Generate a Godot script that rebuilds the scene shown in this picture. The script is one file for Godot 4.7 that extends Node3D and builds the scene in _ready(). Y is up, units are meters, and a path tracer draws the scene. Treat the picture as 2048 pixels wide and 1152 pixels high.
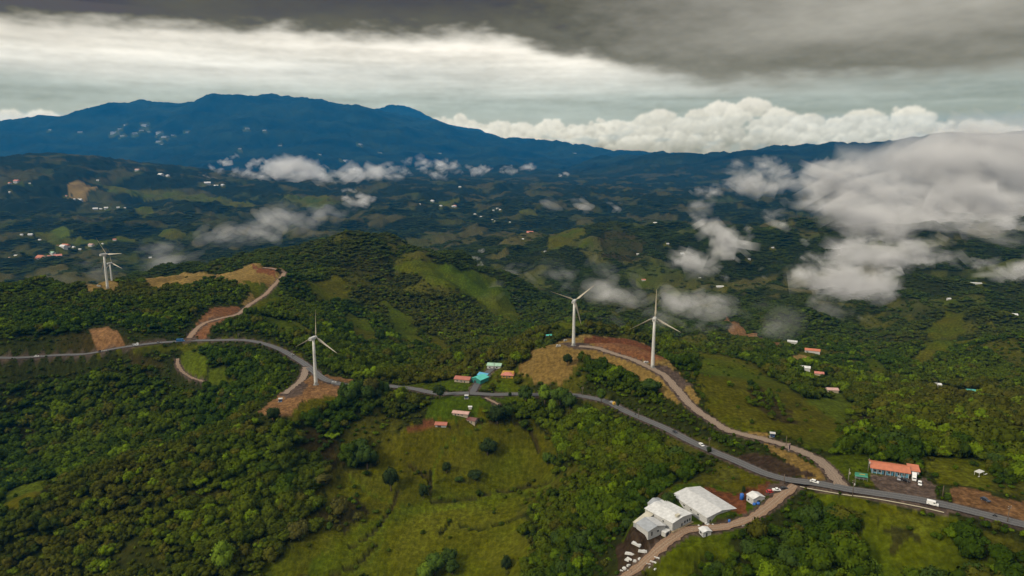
extends Node3D
# A hill road with wind turbines, seen from a drone: y is up, metres, the camera stands 200 m above the datum at x = z = 0 and looks along -z.

const EYE := 200.0
const TH := 0.80                     # half angle of the finely meshed sector round the camera's line of sight
const NI := 780
const NR := 640
const L0 := 5.0106                   # ln 150 m
const L1 := 10.1266                  # ln 25 km
const FOREST := 0
const PASTURE := 1
const DRY := 2
const DIRT := 3
const RED := 4
const GRAVEL := 5
const BRIGHT := 6
const SCRUB := 7
const PAVED := 8
const BARE := 9
const OLIVE := 10

var H := PackedFloat32Array()        # ground heights on the sector's grid
var cover := PackedByteArray()
var rng := RandomNumberGenerator.new()
var na := FastNoiseLite.new()
var nb := FastNoiseLite.new()
var nc := FastNoiseLite.new()
var nd := FastNoiseLite.new()
var ne := FastNoiseLite.new()
var M := {}
var used_names := {}

func _ready() -> void:
	rng.seed = 7
	var cam := Camera3D.new()
	cam.name = "camera"
	cam.position = Vector3(0, EYE, 0)
	cam.rotation = Vector3(-atan(270.0 / 1366.0), 0, 0)
	cam.fov = rad_to_deg(2.0 * atan(576.0 / 1366.0))
	cam.near = 1.0
	cam.far = 60000.0
	add_child(cam)
	cam.current = true
	for n in [[na, 11, 1.0 / 90.0, 4], [nb, 12, 1.0 / 620.0, 5], [nc, 13, 1.0 / 2600.0, 6], [nd, 14, 1.0 / 260.0, 4], [ne, 15, 1.0 / 420.0, 2]]:
		n[0].seed = n[1]
		n[0].frequency = n[2]
		n[0].fractal_type = FastNoiseLite.FRACTAL_FBM
		n[0].fractal_octaves = n[3]
		n[0].noise_type = FastNoiseLite.TYPE_SIMPLEX_SMOOTH
	var env := Environment.new()
	env.background_mode = Environment.BG_SKY
	env.tonemap_mode = Environment.TONE_MAPPER_LINEAR
	env.tonemap_exposure = 1.0
	env.sdfgi_enabled = true
	env.ssao_enabled = true
	env.ssil_enabled = true
	env.fog_enabled = true
	env.fog_density = 0.000024
	env.fog_light_color = Color(0.02, 0.39, 1.0).linear_to_srgb()
	env.volumetric_fog_enabled = true
	env.volumetric_fog_density = 0.0
	var sky := Sky.new()
	var pan := PanoramaSkyMaterial.new()
	pan.panorama = ImageTexture.create_from_image(paint_sky())
	sky.sky_material = pan
	env.sky = sky
	var we := WorldEnvironment.new()
	we.name = "world_environment"
	we.environment = env
	add_child(we)
	var sun := DirectionalLight3D.new()
	sun.name = "sun"
	sun.light_energy = 1.35
	sun.light_color = Color(1.0, 0.95, 0.86)
	sun.light_angular_distance = 12.0
	sun.shadow_enabled = true
	sun.rotation_degrees = Vector3(-34, -58, 0)
	add_child(sun)
	make_materials()
	shape_ground()
	lay_cover()
	build_ground()
	build_roads()
	grow_forest()
	build_objects()
	build_clouds()

# ---------------------------------------------------------------- names and small builders

func numbered(called: String) -> String:
	var n: int = used_names.get(called, 0)
	used_names[called] = n + 1
	return called if n == 0 else "%s_%03d" % [called, n]

func tag(o: Node3D, label: String, category := "", group := "", kind := "") -> Node3D:
	if label: o.set_meta("label", label)
	if category: o.set_meta("category", category)
	if group: o.set_meta("group", group)
	if kind: o.set_meta("kind", kind)
	return o

func thing(called: String, label: String, category: String, at: Vector3, turn := 0.0, group := "") -> Node3D:
	var o := Node3D.new()
	o.name = numbered(called)
	add_child(o, true)
	o.position = at
	o.rotation.y = turn
	tag(o, label, category, group)
	return o

func part(parent: Node, called: String, mesh: Mesh, mat: Material, at := Vector3.ZERO) -> MeshInstance3D:
	var o := MeshInstance3D.new()
	o.name = called if parent != self else numbered(called)
	o.mesh = mesh
	o.material_override = mat
	o.position = at
	parent.add_child(o, true)
	return o

func st() -> SurfaceTool:
	var s := SurfaceTool.new()
	s.begin(Mesh.PRIMITIVE_TRIANGLES)
	s.set_smooth_group(-1)
	return s

func tri(s: SurfaceTool, a: Vector3, b: Vector3, c: Vector3) -> void:      # seen from the side where a, b, c run counter-clockwise
	s.add_vertex(a); s.add_vertex(c); s.add_vertex(b)

func quad(s: SurfaceTool, a: Vector3, b: Vector3, c: Vector3, d: Vector3) -> void:
	tri(s, a, b, c)
	tri(s, a, c, d)

func done(s: SurfaceTool) -> ArrayMesh:
	s.generate_normals()
	return s.commit()

func add_box(s: SurfaceTool, lo: Vector3, hi: Vector3, t := Transform3D.IDENTITY) -> void:
	var p: Array[Vector3] = []
	for k in 8:
		p.append(t * Vector3(hi.x if k & 1 else lo.x, hi.y if k & 2 else lo.y, hi.z if k & 4 else lo.z))
	quad(s, p[4], p[5], p[7], p[6])
	quad(s, p[1], p[0], p[2], p[3])
	quad(s, p[5], p[1], p[3], p[7])
	quad(s, p[0], p[4], p[6], p[2])
	quad(s, p[6], p[7], p[3], p[2])
	quad(s, p[0], p[1], p[5], p[4])

func box(lo: Vector3, hi: Vector3) -> ArrayMesh:
	var s := st()
	add_box(s, lo, hi)
	return done(s)

func add_prism(s: SurfaceTool, pts: Array, z0: float, z1: float, t := Transform3D.IDENTITY) -> void:   # an outline in x, y (counter-clockwise, convex) drawn out along z
	var n := pts.size()
	for k in n:
		var a: Vector2 = pts[k]
		var b: Vector2 = pts[(k + 1) % n]
		quad(s, t * Vector3(a.x, a.y, z1), t * Vector3(a.x, a.y, z0), t * Vector3(b.x, b.y, z0), t * Vector3(b.x, b.y, z1))
	for k in range(1, n - 1):
		var a: Vector2 = pts[0]
		var b: Vector2 = pts[k]
		var c: Vector2 = pts[k + 1]
		tri(s, t * Vector3(a.x, a.y, z1), t * Vector3(b.x, b.y, z1), t * Vector3(c.x, c.y, z1))
		tri(s, t * Vector3(a.x, a.y, z0), t * Vector3(c.x, c.y, z0), t * Vector3(b.x, b.y, z0))

func add_tube(s: SurfaceTool, rings: Array, sides := 10) -> void:          # rings: [centre, radius, radius ...], straight up
	for k in rings.size() - 1:
		for i in sides:
			var q := []
			for e in [[k, i], [k, i + 1], [k + 1, i + 1], [k + 1, i]]:
				var c: Vector3 = rings[e[0]][0]
				var r: float = rings[e[0]][1]
				var w: float = TAU * e[1] / sides
				q.append(c + Vector3(cos(w) * r, 0, -sin(w) * r))
			quad(s, q[0], q[1], q[2], q[3])
	for k in [0, rings.size() - 1]:
		var c: Vector3 = rings[k][0]
		var r: float = rings[k][1]
		for i in sides:
			var w := TAU * i / sides
			var w2 := TAU * (i + 1) / sides
			var a := c + Vector3(cos(w) * r, 0, -sin(w) * r)
			var b := c + Vector3(cos(w2) * r, 0, -sin(w2) * r)
			if k == 0: tri(s, c, b, a)
			else: tri(s, c, a, b)

func lin(r: float, g: float, b: float) -> Color:
	return Color(r, g, b).linear_to_srgb()

func paint(r: float, g: float, b: float, rough := 0.8, metal := 0.0) -> StandardMaterial3D:
	var m := StandardMaterial3D.new()
	m.albedo_color = lin(r, g, b)
	m.roughness = rough
	m.metallic = metal
	return m

func speckle(seed_: int, freq: float, lo: float, hi: float, octaves := 4, size := 256) -> NoiseTexture2D:
	var n := FastNoiseLite.new()
	n.seed = seed_
	n.frequency = freq
	n.fractal_octaves = octaves
	var t := NoiseTexture2D.new()
	t.width = size
	t.height = size
	t.seamless = true
	t.noise = n
	var g := Gradient.new()
	g.set_color(0, Color(lo, lo, lo))
	g.set_color(1, Color(hi, hi, hi))
	t.color_ramp = g
	return t

func worn(m: StandardMaterial3D, tex: Texture2D, per_metre: float) -> StandardMaterial3D:
	m.albedo_texture = tex
	m.uv1_triplanar = true
	m.uv1_world_triplanar = true
	m.uv1_scale = Vector3.ONE * per_metre
	return m

func make_materials() -> void:
	var mottled := speckle(3, 0.02, 0.55, 1.0, 5)
	var fine := speckle(4, 0.06, 0.7, 1.0, 3)
	var bump := speckle(5, 0.05, 0.0, 1.0, 5)
	var g := paint(1, 1, 1, 0.95)
	g.vertex_color_use_as_albedo = true
	g.metallic_specular = 0.1
	worn(g, mottled, 1.0 / 31.0)
	g.detail_enabled = true
	g.detail_albedo = fine
	g.detail_blend_mode = BaseMaterial3D.BLEND_MODE_MUL
	g.uv2_triplanar = true
	g.uv2_world_triplanar = true
	g.uv2_scale = Vector3.ONE / 7.3
	g.heightmap_enabled = true
	g.heightmap_texture = bump
	g.heightmap_scale = 60.0
	M.ground = g
	var leaf := paint(1, 1, 1, 0.85)
	leaf.vertex_color_use_as_albedo = true
	leaf.metallic_specular = 0.08
	M.leaf = leaf
	M.bark = paint(0.09, 0.065, 0.045, 0.95)
	M.asphalt = worn(paint(0.072, 0.07, 0.07, 0.9), speckle(6, 0.03, 0.72, 1.0), 1.0 / 9.0)
	M.gravel = worn(paint(0.225, 0.16, 0.11, 0.95), speckle(7, 0.04, 0.6, 1.0), 1.0 / 11.0)
	M.track = worn(paint(0.235, 0.145, 0.085, 0.95), speckle(8, 0.04, 0.6, 1.0), 1.0 / 9.0)
	M.concrete_strip = paint(0.30, 0.27, 0.18, 0.9)
	M.rut = worn(paint(0.29, 0.215, 0.15, 0.95), speckle(12, 0.04, 0.55, 1.0), 1.0 / 7.0)
	M.line = worn(paint(0.26, 0.25, 0.22, 0.8), speckle(9, 0.05, 0.6, 1.0), 1.0 / 3.0)

# ---------------------------------------------------------------- sky

func near_curve(x: float, pts: Array) -> float:
	for k in range(1, pts.size()):
		if x <= pts[k].x:
			return lerpf(pts[k - 1].y, pts[k].y, smoothstep(0.0, 1.0, (x - pts[k - 1].x) / (pts[k].x - pts[k - 1].x)))
	return pts[-1].y

func sky_colour(a: float, e: float) -> Color:        # a, e: bearing and elevation in degrees
	var wide := nc.get_noise_3d(a * 60.0, e * 260.0, 900.0)
	var streak := nc.get_noise_3d(a * 90.0, e * 1100.0, 100.0)
	var wisp := nb.get_noise_3d(a * 40.0, e * 150.0, 300.0)
	var rag := na.get_noise_3d(a * 28.0, e * 85.0, 50.0)
	var fleck := na.get_noise_3d(a * 75.0, e * 260.0, 20.0)
	var side := smoothstep(2.0, 24.0, a)
	# the clear and thinly clouded band under the deck
	var lo := Color(0.47, 0.48, 0.45)
	var teal := Color(0.42, 0.465, 0.445)
	var pale := Color(0.60, 0.60, 0.56)
	var cream := Color(0.86, 0.81, 0.72)
	var ee := e + streak * 0.55
	var c := lo.lerp(teal, smoothstep(1.2, 3.6, ee))
	c = c.lerp(pale, smoothstep(4.0, 6.3, ee + wide * 0.8))
	c = c.lerp(cream, smoothstep(5.6, 8.4, ee + wide * 1.4) * (1.0 - 0.35 * side))
	var thin := nc.get_noise_3d(a * 220.0, e * 3000.0, 500.0)
	c = c * (1.0 + (0.26 * thin + 0.10 * fleck + 0.10 * rag) * smoothstep(1.5, 4.0, e))
	c = c * (1.0 - 0.16 * side) + Color(1, 0.97, 0.9) * (maxf(streak, 0.0) * 0.30 * smoothstep(2.0, 6.0, e))
	c += Color(1, 0.95, 0.85) * 0.16 * exp(-pow((a - 6.0) / 8.0, 2.0) - pow((e - 6.4) / 1.5, 2.0))
	# the dark deck across the top of the view
	var edge := near_curve(a, [Vector2(-60, 8.0), Vector2(-36, 8.1), Vector2(-14, 9.2), Vector2(-2, 9.3), Vector2(5, 8.0), Vector2(11, 6.2), Vector2(17, 5.3), Vector2(28, 5.0), Vector2(37, 5.6), Vector2(80, 8.0)])
	var deck := smoothstep(-0.9, 1.0, e - edge + wisp * 0.95 + wide * 0.8 + streak * 0.3 + rag * 0.6 + fleck * 0.22)
	var under := 0.098 + 0.07 * wide + 0.06 * wisp + (0.05 * rag + 0.02 * fleck) * smoothstep(-8.0, 8.0, a)
	var lighter := smoothstep(10.0, 30.0, a) * smoothstep(7.4, 9.6, e + wide * 1.2)
	var shade := Color(1.0, 0.95, 0.85) * (under + 0.06 * smoothstep(2.0, 12.0, a) + 0.06 * side + 0.20 * lighter)
	shade = shade.lerp(Color(1.0, 0.97, 0.93) * (1.35 + 0.4 * wide + 0.3 * wisp), smoothstep(19.0, 42.0, e))  # unseen upper sky, raised far brighter to light land and clouds
	c = c.lerp(shade, deck)
	return through_haze(c, e)

func through_haze(c: Color, e: float) -> Color:      # the haze before the sky dims it and tints it; its light is as bright as that much more
	var t := exp(-0.000024 * minf(26000.0, 1302.0 / sin(deg_to_rad(maxf(e, 0.3)))))
	return Color(maxf(c.r - 0.015 * (1.0 - t), c.r * 0.3), maxf(c.g - 0.22 * (1.0 - t), c.g * 0.3), maxf(c.b - 0.60 * (1.0 - t), c.b * 0.05)) * (1.0 / t)

func paint_sky() -> Image:
	var coarse := Image.create_empty(512, 256, false, Image.FORMAT_RGBF)
	for y in 256:
		var e := 90.0 - (y + 0.5) * 180.0 / 256.0
		for x in 512:
			coarse.set_pixel(x, y, sky_colour((x + 0.5) * 360.0 / 512.0 - 180.0, maxf(e, 0.0)))
	coarse.resize(4096, 2048, Image.INTERPOLATE_CUBIC)
	# the strip that is seen in detail, with the cumulus far off over the lowlands
	var x0 := 4096 / 2 - 480
	var y0 := 1024 - 170
	var w := 960
	var h := 180
	var lift := PackedFloat32Array()
	var shade := PackedFloat32Array()
	lift.resize(w * h)
	shade.resize(w * h)
	lift.fill(-1.0)
	var r := RandomNumberGenerator.new()
	r.seed = 41
	var tops := [Vector2(-45, 1.0), Vector2(-37, 2.9), Vector2(-33, 2.6), Vector2(-30.5, 1.4), Vector2(-20, 0.6), Vector2(-8, 0.8), Vector2(-6, 2.9), Vector2(-4.5, 3.2), Vector2(-2.5, 2.5), Vector2(1, 2.4), Vector2(4, 2.5), Vector2(7, 2.9), Vector2(9, 2.6), Vector2(11, 3.0), Vector2(13.5, 3.6), Vector2(15.5, 3.2), Vector2(17, 4.2), Vector2(20.5, 4.1), Vector2(22, 3.2), Vector2(24, 2.5), Vector2(26, 3.0), Vector2(28, 3.8), Vector2(30, 3.0), Vector2(32, 2.2), Vector2(38, 1.7), Vector2(45, 1.5)]
	for layer in 3:
		for k in 420:
			var a := -41.0 + 82.0 * r.randf()
			var top: float = near_curve(a, tops) * [1.0, 0.80, 0.50][layer]
			var big: float = (0.16 + 1.0 * pow(r.randf(), 2.6)) * [1.0, 0.9, 0.75][layer]
			var e := top - big * 0.8 - maxf(top - big, 0.0) * pow(r.randf(), 1.6) * 0.9
			var px := (a + 180.0) / 360.0 * 4096.0 - x0
			var py := (90.0 - e) / 180.0 * 2048.0 - y0
			var rad := big * 2048.0 / 180.0
			var flat := 0.85 + 0.3 * r.randf()
			var tone := 0.93 + 0.14 * r.randf()
			for y in range(maxi(0, int(py - rad)), mini(h, int(py + rad) + 1)):
				for x in range(maxi(0, int(px - rad * 1.3)), mini(w, int(px + rad * 1.3) + 1)):
					var n := na.get_noise_2d(x * 9.0 + layer * 500.0, y * 9.0) * 0.34
					var dx := (x - px) / (rad * 1.25)
					var dy := (y - py) / (rad * flat)
					var q := dx * dx + dy * dy + n
					if q < 1.0:
						var z := sqrt(1.0 - clampf(q, 0.0, 1.0)) * 0.5 + layer * 0.45 + (2.0 - e) * 0.10
						if z > lift[y * w + x]:
							lift[y * w + x] = z
							var low := smoothstep(0.15, 1.0, (e - dy * big) / maxf(top, 0.5))
							shade[y * w + x] = tone * (0.46 + 0.27 * low + 0.13 * clampf(-dy * 0.8 - dx * 0.35, -1.0, 1.0) + n * 0.22 + 0.10 * nd.get_noise_2d(x * 30.0, y * 44.0))
	for y in h:
		var e := 90.0 - (y + y0 + 0.5) * 180.0 / 2048.0
		for x in w:
			var a := (x + x0 + 0.5) * 360.0 / 4096.0 - 180.0
			var c := sky_colour(a, maxf(e, 0.0))
			var cov := 0.0
			var sh := 0.0
			for j in 9:
				var q := clampi(y + j / 3 - 1, 0, h - 1) * w + clampi(x + j % 3 - 1, 0, w - 1)
				if lift[q] > -0.5:
					var wt: float = [1, 2, 1, 2, 8, 2, 1, 2, 1][j]
					cov += wt
					sh += shade[q] * wt
			if cov > 0.0:
				sh /= cov
				var gap := smoothstep(0.1, 0.5, nb.get_noise_2d(a * 130.0, e * 500.0)) * smoothstep(2.4, 1.0, e) * 0.45
				var cc := Color(0.98, 0.93, 0.835) * sh
				cc = cc.lerp(Color(0.30, 0.38, 0.43), gap)
				cc = through_haze(cc, e)
				c = c.lerp(cc, cov / 20.0)
			coarse.set_pixel(x + x0, y + y0, c)
	# a panorama's first column is straight ahead
	var turned := Image.create_empty(4096, 2048, false, Image.FORMAT_RGBF)
	turned.blit_rect(coarse, Rect2i(2048, 0, 2048, 2048), Vector2i.ZERO)
	turned.blit_rect(coarse, Rect2i(0, 0, 2048, 2048), Vector2i(2048, 0))
	return turned

# ---------------------------------------------------------------- ground

func control_points() -> PackedVector3Array:
	var out := PackedVector3Array()
	for p in [[-364, -95, -436.6], [-265.8, -85, -421.8], [-193.7, -80, -414.4], [-126.2, -80, -414.4], [-58.3, -78, -411.5], [-7.8, -70, -399.6], [22.7, -48, -367.1], [56.1, -6, -304.9], [90.6, 0, -296], [127.4, 11.3, -300], [169, 17.6, -312], [156.8, 7.4, -285], [196.1, 14.2, -275], [223.4, 18.9, -268], [-172.4, -160, -250], [-79.1, -150, -250], [-4.5, -130, -250], [56.1, -60, -200], [117.7, -40, -180], [-250.5, -30, -513.5], [-200.5, -15, -534.4], [-302.5, -45, -495.8], [-352.9, -60, -480.4], [-384, -70, -468.7], [-248.3, -58, -461.9], [-203.2, -45, -491.6], [-309, -78, -454.8], [-402.8, -85, -560], [-342, -72, -570], [-278.7, -58, -580], [-518.1, -70, -651.1], [-447.2, -58, -661.4], [-366, -45, -655.5], [-287.6, -33, -651.7], [-489.6, -36, -691.2], [-380.9, -24, -688.3], [-273.2, -22, -682.2], [-129.2, -52, -505.6], [-171, -35, -515.1], [-92.3, -40, -526], [-39.8, -26, -545], [-40.3, -14, -554.4], [10.9, -35, -534.7], [-9.1, -58, -476.7], [-82.2, -68, -458.3], [-136.3, -66, -454.9], [21.8, -50, -493.2], [-136, -24, -540.2], [-108.6, -20, -576.1], [48, -22, -486.6], [27, -42, -447.1], [37.8, -28, -373], [72.6, -6, -406.4], [52.8, -10, -376], [82.3, -5, -466.4], [109.1, 5, -427.4], [116.7, 10, -394.6], [79.5, 4, -362.1], [78.5, 4, -318.4], [102.2, 12, -331.4], [56.8, -3, -309.5], [154.7, 22, -345.3], [129.8, 17, -343.6], [212.9, 24, -347.2], [242.7, 28, -298.6], [170.4, 24, -344.3], [219.4, 27, -314.6], [177.6, 25, -331.2], [2.7, -14, -589.2], [33.8, -11, -577.1], [71, -8, -554.1], [90.6, -4, -517.6], [112.4, 1, -472.4], [126.7, 7, -430.9], [138, 13, -393.9], [152.4, 19, -360.1], [124.2, 14, -578.6], [59.7, 20, -640.3], [7.7, 2, -631.6], [16.9, -2, -613.2], [49.6, 10, -613.8], [85, 18, -636.7], [115.8, 18, -647.4], [140.8, 14, -604], [131.9, 10, -543.7], [141.7, 10, -487.1], [147.4, 12, -444.5], [167.7, 17, -416.3], [177.4, 19, -393.1], [175.4, 23, -355.1], [79.1, 2, -586.8], [112.2, 3, -527.1], [51.6, -22, -720], [105.3, -22, -720], [159.8, -25, -700], [189.1, -20, -640], [207.3, -12, -635.8], [214.9, 2, -529.8], [212.7, 12, -436], [223, 21, -392.3], [276.6, 16, -403.3], [333.9, 10, -416.5], [278.9, -38, -768.9], [307.8, -38, -697], [292.3, -18, -558.9], [373.5, -28, -584.5], [413.9, -18, -547.4], [423.8, -60, -761.5], [486, -58, -721.6], [581.7, -55, -746.8], [422.3, -65, -902.3], [572.2, -85, -970.4], [668.6, -72, -951.6], [739.8, -85, -1119.6], [843, -80, -1100], [709, -120, -1296.6], [545, -110, -1256.1], [396.5, -105, -1235.8], [267.5, -75, -936.3], [67.8, -16, -848.5], [130.5, -28, -882.2], [16.4, -38, -832.7], [-54.5, -70, -971.3], [-96.7, -55, -823.8], [-17.2, -8, -663.5], [-40.4, -13, -628.2], [-5.3, -11, -629.8], [-83.3, -18, -623.8], [-141, -30, -698.2], [-191.1, -28, -776.3], [-248.8, -18, -883.3], [-253.7, -6, -720.7], [-198.3, -9, -642.2], [-180.8, -8, -597.9], [-151.4, -9, -609.2], [-328.6, -3, -730.3], [-395.2, -4, -719.7], [-441.3, -7, -704.8], [-489.7, -9, -696.6], [-539.9, -10, -692.6], [-472.8, 12, -761.8], [-561.1, 15, -773.9], [-382.9, 11, -817], [-659.3, 28, -880.4], [-586.1, 27, -868.6], [-525.5, 25.2, -871], [-745.1, -37.6, -1250], [-489.2, 23, -905.9], [-465.2, 28, -927.1], [-406.8, 21, -1005.9], [-347.6, 17, -1007], [-313.5, -6, -988.8], [-363, 9, -799], [-365.7, 0, -751.2], [-733.8, -15, -1020], [-664.1, -25, -1030], [-675.3, -30, -1250], [-1079, -130, -1500], [-864.4, -110, -1600], [-445.5, 12.5, -1300], [-401.6, 27.4, -1350], [-333, 41.7, -1400], [-271.6, 36.5, -1400], [-210.4, 15.8, -1400], [-148.9, 0.2, -1400], [-76.7, -19.7, -1400], [-24.1, -47.4, -1350], [18.2, -83.8, -1150], [-203.5, -26.3, -1220], [-113.7, -37.5, -1230], [-288.6, -4.5, -1200], [-141.1, -49.8, -1080], [-62.8, -61.4, -1130], [-742.9, -120, -1900], [-459.4, -130, -1900], [-175.8, -140, -1900], [-30.4, -140, -1700], [-1529.5, -180, -2229.8], [-1893.5, -190, -2776.3], [-1445.6, -180, -2705.1], [-1146.1, -180, -2705.1], [-2140.6, -150, -3156.7], [-1742.5, -140, -3284.1], [-1298.3, -150, -3380.7], [-2905.8, -90, -4321.6], [-2433.9, -110, -4619.6], [-1761.5, -110, -4619.6], [-3210.9, 50, -4809.1], [-4121.7, 176.3, -5600], [-3798.1, 188.2, -5600], [-3399.6, 156.5, -5600], [-3123.3, 105, -5600], [-2614.1, 31.5, -5800], [-1993.7, -39.9, -6500], [-1053.6, -49.2, -6500], [-118.1, -70.4, -6800], [385.2, -93.4, -7000], [-5731, 20, -7500], [-4322.2, -50, -8000], [-2055.1, -50, -8500], [482.1, -50, -8500], [-82.5, -117, -4723.9], [-770, -117, -4723.9], [-887.3, -160, -3742.1], [-324.8, -170, -3573.9], [-56.7, -180, -3213.7], [-366.3, -180, -2856.2], [397.8, -59, -2400], [212.9, -65.2, -2300], [44.1, -107.7, -2300], [-74.7, -124.8, -2300], [635.6, -72, -2300], [886.6, -38.1, -2300], [1137.8, -21.3, -2300], [1410.4, -11.6, -2200], [1646.3, 4.4, -2200], [173, -115.3, -1850], [379, -115.3, -1850], [299.7, -113.2, -1450], [85.4, -124, -1500], [602.5, -115.4, -1700], [805.3, -96.8, -1600], [978.3, -78.3, -1500], [1096.8, -69, -1450], [708.7, -102.4, -1400], [854, -90.7, -1300], [394, -150, -3000], [1065.6, -140, -3000], [1961.1, -130, -3000], [513.7, -126.5, -4000], [1151, -115.3, -4200], [2067.5, -97, -4200], [3105.2, -81.8, -4200], [702.4, -89.7, -5500], [2004.8, -126.4, -5800], [1593.7, -3.9, -8000], [2044.5, 155.6, -9000], [2431.3, 181, -9000], [3076.2, 206.3, -9000], [3557.9, 244.3, -9000], [3973.2, 294.9, -9000], [4355.4, 345.4, -9000], [5125, 376.9, -9000], [5955.4, 427.1, -9000], [6578.3, 477.3, -9000], [2486.4, -60, -7000], [4053.5, -40, -7000], [4084.9, 100, -11500], [8375.7, 100, -11500], [-11296.5, 903.5, -15500], [-10627.3, 957, -15500], [-9846.1, 1031.9, -15500], [-8499.9, 1255.8, -15500], [-7617.2, 1298.3, -15500], [-7237, 1255.8, -15500], [-6626.6, 1330.1, -15500], [-6232.4, 1457.2, -15500], [-5738.7, 1467.8, -15500], [-5087.2, 1383.1, -15500], [-4434.2, 1298.3, -15500], [-3780.8, 1192, -15500], [-2905.2, 1096, -15500], [-2140.2, 903.5, -15500], [-1371.3, 709.9, -15500], [-709, 580.4, -15500], [64.5, 410.8, -15000], [601.7, 400.3, -15000], [1139.5, 358.2, -15000], [1786.3, 284.5, -15000], [2541.3, 231.7, -15000], [-8287.9, 252.8, -12500], [-6485, 340.6, -12500], [-4690.3, 384.4, -12500], [-2904.1, 296.7, -12500], [-1113.8, 164.8, -12500], [683.8, 58.8, -12500], [-8023.4, -20, -10500], [-5672.8, -20, -10500], [-2538.7, -20, -10500], [595.5, -20, -10500], [-14518.6, 700, -19000], [-7625, 800, -19500], [-3693.7, 1469.7, -20500], [-3183.9, 1497.9, -20500], [-2679.1, 1342.7, -20500], [-2402.1, 900, -18500], [2495.4, 50, -19000], [6877.2, 50, -16000], [11653.1, 50, -16000], [-19103.4, 0, -25000], [-9775.6, 0, -25000], [-447.7, 0, -25000], [8880.1, 0, -25000], [19103.4, 0, -25000]]:
		out.append(Vector3(p[0], p[1], p[2]))
	return out

func shape_ground() -> void:
	# survey points, joined by a multiquadric surface over bearing and log distance
	var c := control_points()
	var n := c.size()
	var wt := PackedFloat64Array()
	var lt := PackedFloat64Array()
	var A: Array[PackedFloat64Array] = []
	for i in n:
		wt.append(atan2(c[i].x, -c[i].z))
		lt.append(log(Vector2(c[i].x, c[i].z).length()))
	for i in n + 1:
		var row := PackedFloat64Array()
		row.resize(n + 2)
		for j in n:
			if i < n:
				var dx := wt[i] - wt[j]
				var dy := lt[i] - lt[j]
				row[j] = sqrt(dx * dx + dy * dy + 0.0025) - (0.002 if i == j else 0.0)
			else:
				row[j] = 1.0
		row[n] = 1.0 if i < n else 0.0
		row[n + 1] = (EYE - c[i].y) / exp(lt[i]) if i < n else 0.0
		A.append(row)
	for i in n + 1:
		var best := i
		for k in range(i + 1, n + 1):
			if absf(A[k][i]) > absf(A[best][i]): best = k
		var swap := A[i]
		A[i] = A[best]
		A[best] = swap
		var pr := A[i]
		for k in range(i + 1, n + 1):
			var row := A[k]
			var f := row[i] / pr[i]
			if f != 0.0:
				for j in range(i, n + 2):
					row[j] -= f * pr[j]
			A[k] = row
	var s := PackedFloat64Array()
	s.resize(n + 1)
	for i in range(n, -1, -1):
		var v := A[i][n + 1]
		for j in range(i + 1, n + 1):
			v -= A[i][j] * s[j]
		s[i] = v / A[i][i]
	var cw := 156
	var ch := 128
	var grid := Image.create_empty(cw, ch, false, Image.FORMAT_RF)
	for j in ch:
		var lr := L0 + (L1 - L0) * (j + 0.5) / ch
		for i in cw:
			var th := -TH + 2.0 * TH * (i + 0.5) / cw
			var v := s[n]
			for k in n:
				var dx := wt[k] - th
				var dy := lt[k] - lr
				v += s[k] * sqrt(dx * dx + dy * dy + 0.0025)
			grid.set_pixel(i, j, Color(v, 0, 0))
	grid.resize(NI, NR, Image.INTERPOLATE_CUBIC)
	H.resize(NI * NR)
	for j in NR:
		var r := exp(L0 + (L1 - L0) * (j + 0.5) / NR)
		var near_amp := 1.6 * smoothstep(250.0, 420.0, r) + 3.0 * smoothstep(900.0, 1600.0, r)
		var mid_amp := 48.0 * smoothstep(1500.0, 3200.0, r) * (1.0 - 0.5 * smoothstep(9000.0, 12000.0, r))
		var far_amp := 95.0 * smoothstep(6500.0, 10500.0, r)
		var gully_amp := (4.0 * smoothstep(430.0, 600.0, r) + 16.0 * smoothstep(880.0, 1250.0, r)) * (1.0 - smoothstep(5000.0, 9000.0, r))
		for i in NI:
			var th := -TH + 2.0 * TH * (i + 0.5) / NI
			var x := sin(th) * r
			var z := -cos(th) * r
			var y := EYE - grid.get_pixel(i, j).r * r + na.get_noise_2d(x, z) * near_amp
			if r < 1000.0: y += na.get_noise_2d(x * 3.1 + 40.0, z * 3.1) * 1.2 + na.get_noise_2d(x * 1.5 - 70.0, z * 1.5) * 1.8
			if gully_amp > 0.05: y += (absf(nd.get_noise_2d(x, z)) - 0.25) * gully_amp * 2.0
			var fold := lerpf(15.0, 23.0, smoothstep(2200.0, 3500.0, r)) * maxf(smoothstep(1050.0, 1500.0, r), smoothstep(930.0, 1150.0, r) * smoothstep(150.0, 330.0, x)) * (1.0 - smoothstep(4500.0, 8000.0, r))
			if fold > 0.1: y += lerpf((absf(ne.get_noise_2d(x, z)) - 0.3) * 3.0, (ne.get_noise_2d(x * 0.7, z * 0.7) + 0.5 * nd.get_noise_2d(x * 0.6, z * 0.6)) * 1.3, smoothstep(1800.0, 3000.0, r)) * fold
			if mid_amp > 0.1: y -= (absf(nb.get_noise_2d(x, z)) - 0.2) * mid_amp * 1.5
			if r > 8000.0: y += nd.get_noise_2d(x * 0.45, z * 0.45) * 22.0 + na.get_noise_2d(x * 0.4, z * 0.4) * 9.0
			if far_amp > 0.1: y -= (0.22 - absf(nc.get_noise_2d(x, z))) * far_amp * 3.0
			H[j * NI + i] = y

func column(x: float, z: float) -> float:
	return (atan2(x, -z) + TH) / (2.0 * TH) * NI - 0.5

func row(x: float, z: float) -> float:
	return (0.5 * log(x * x + z * z) - L0) / (L1 - L0) * NR - 0.5

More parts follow.
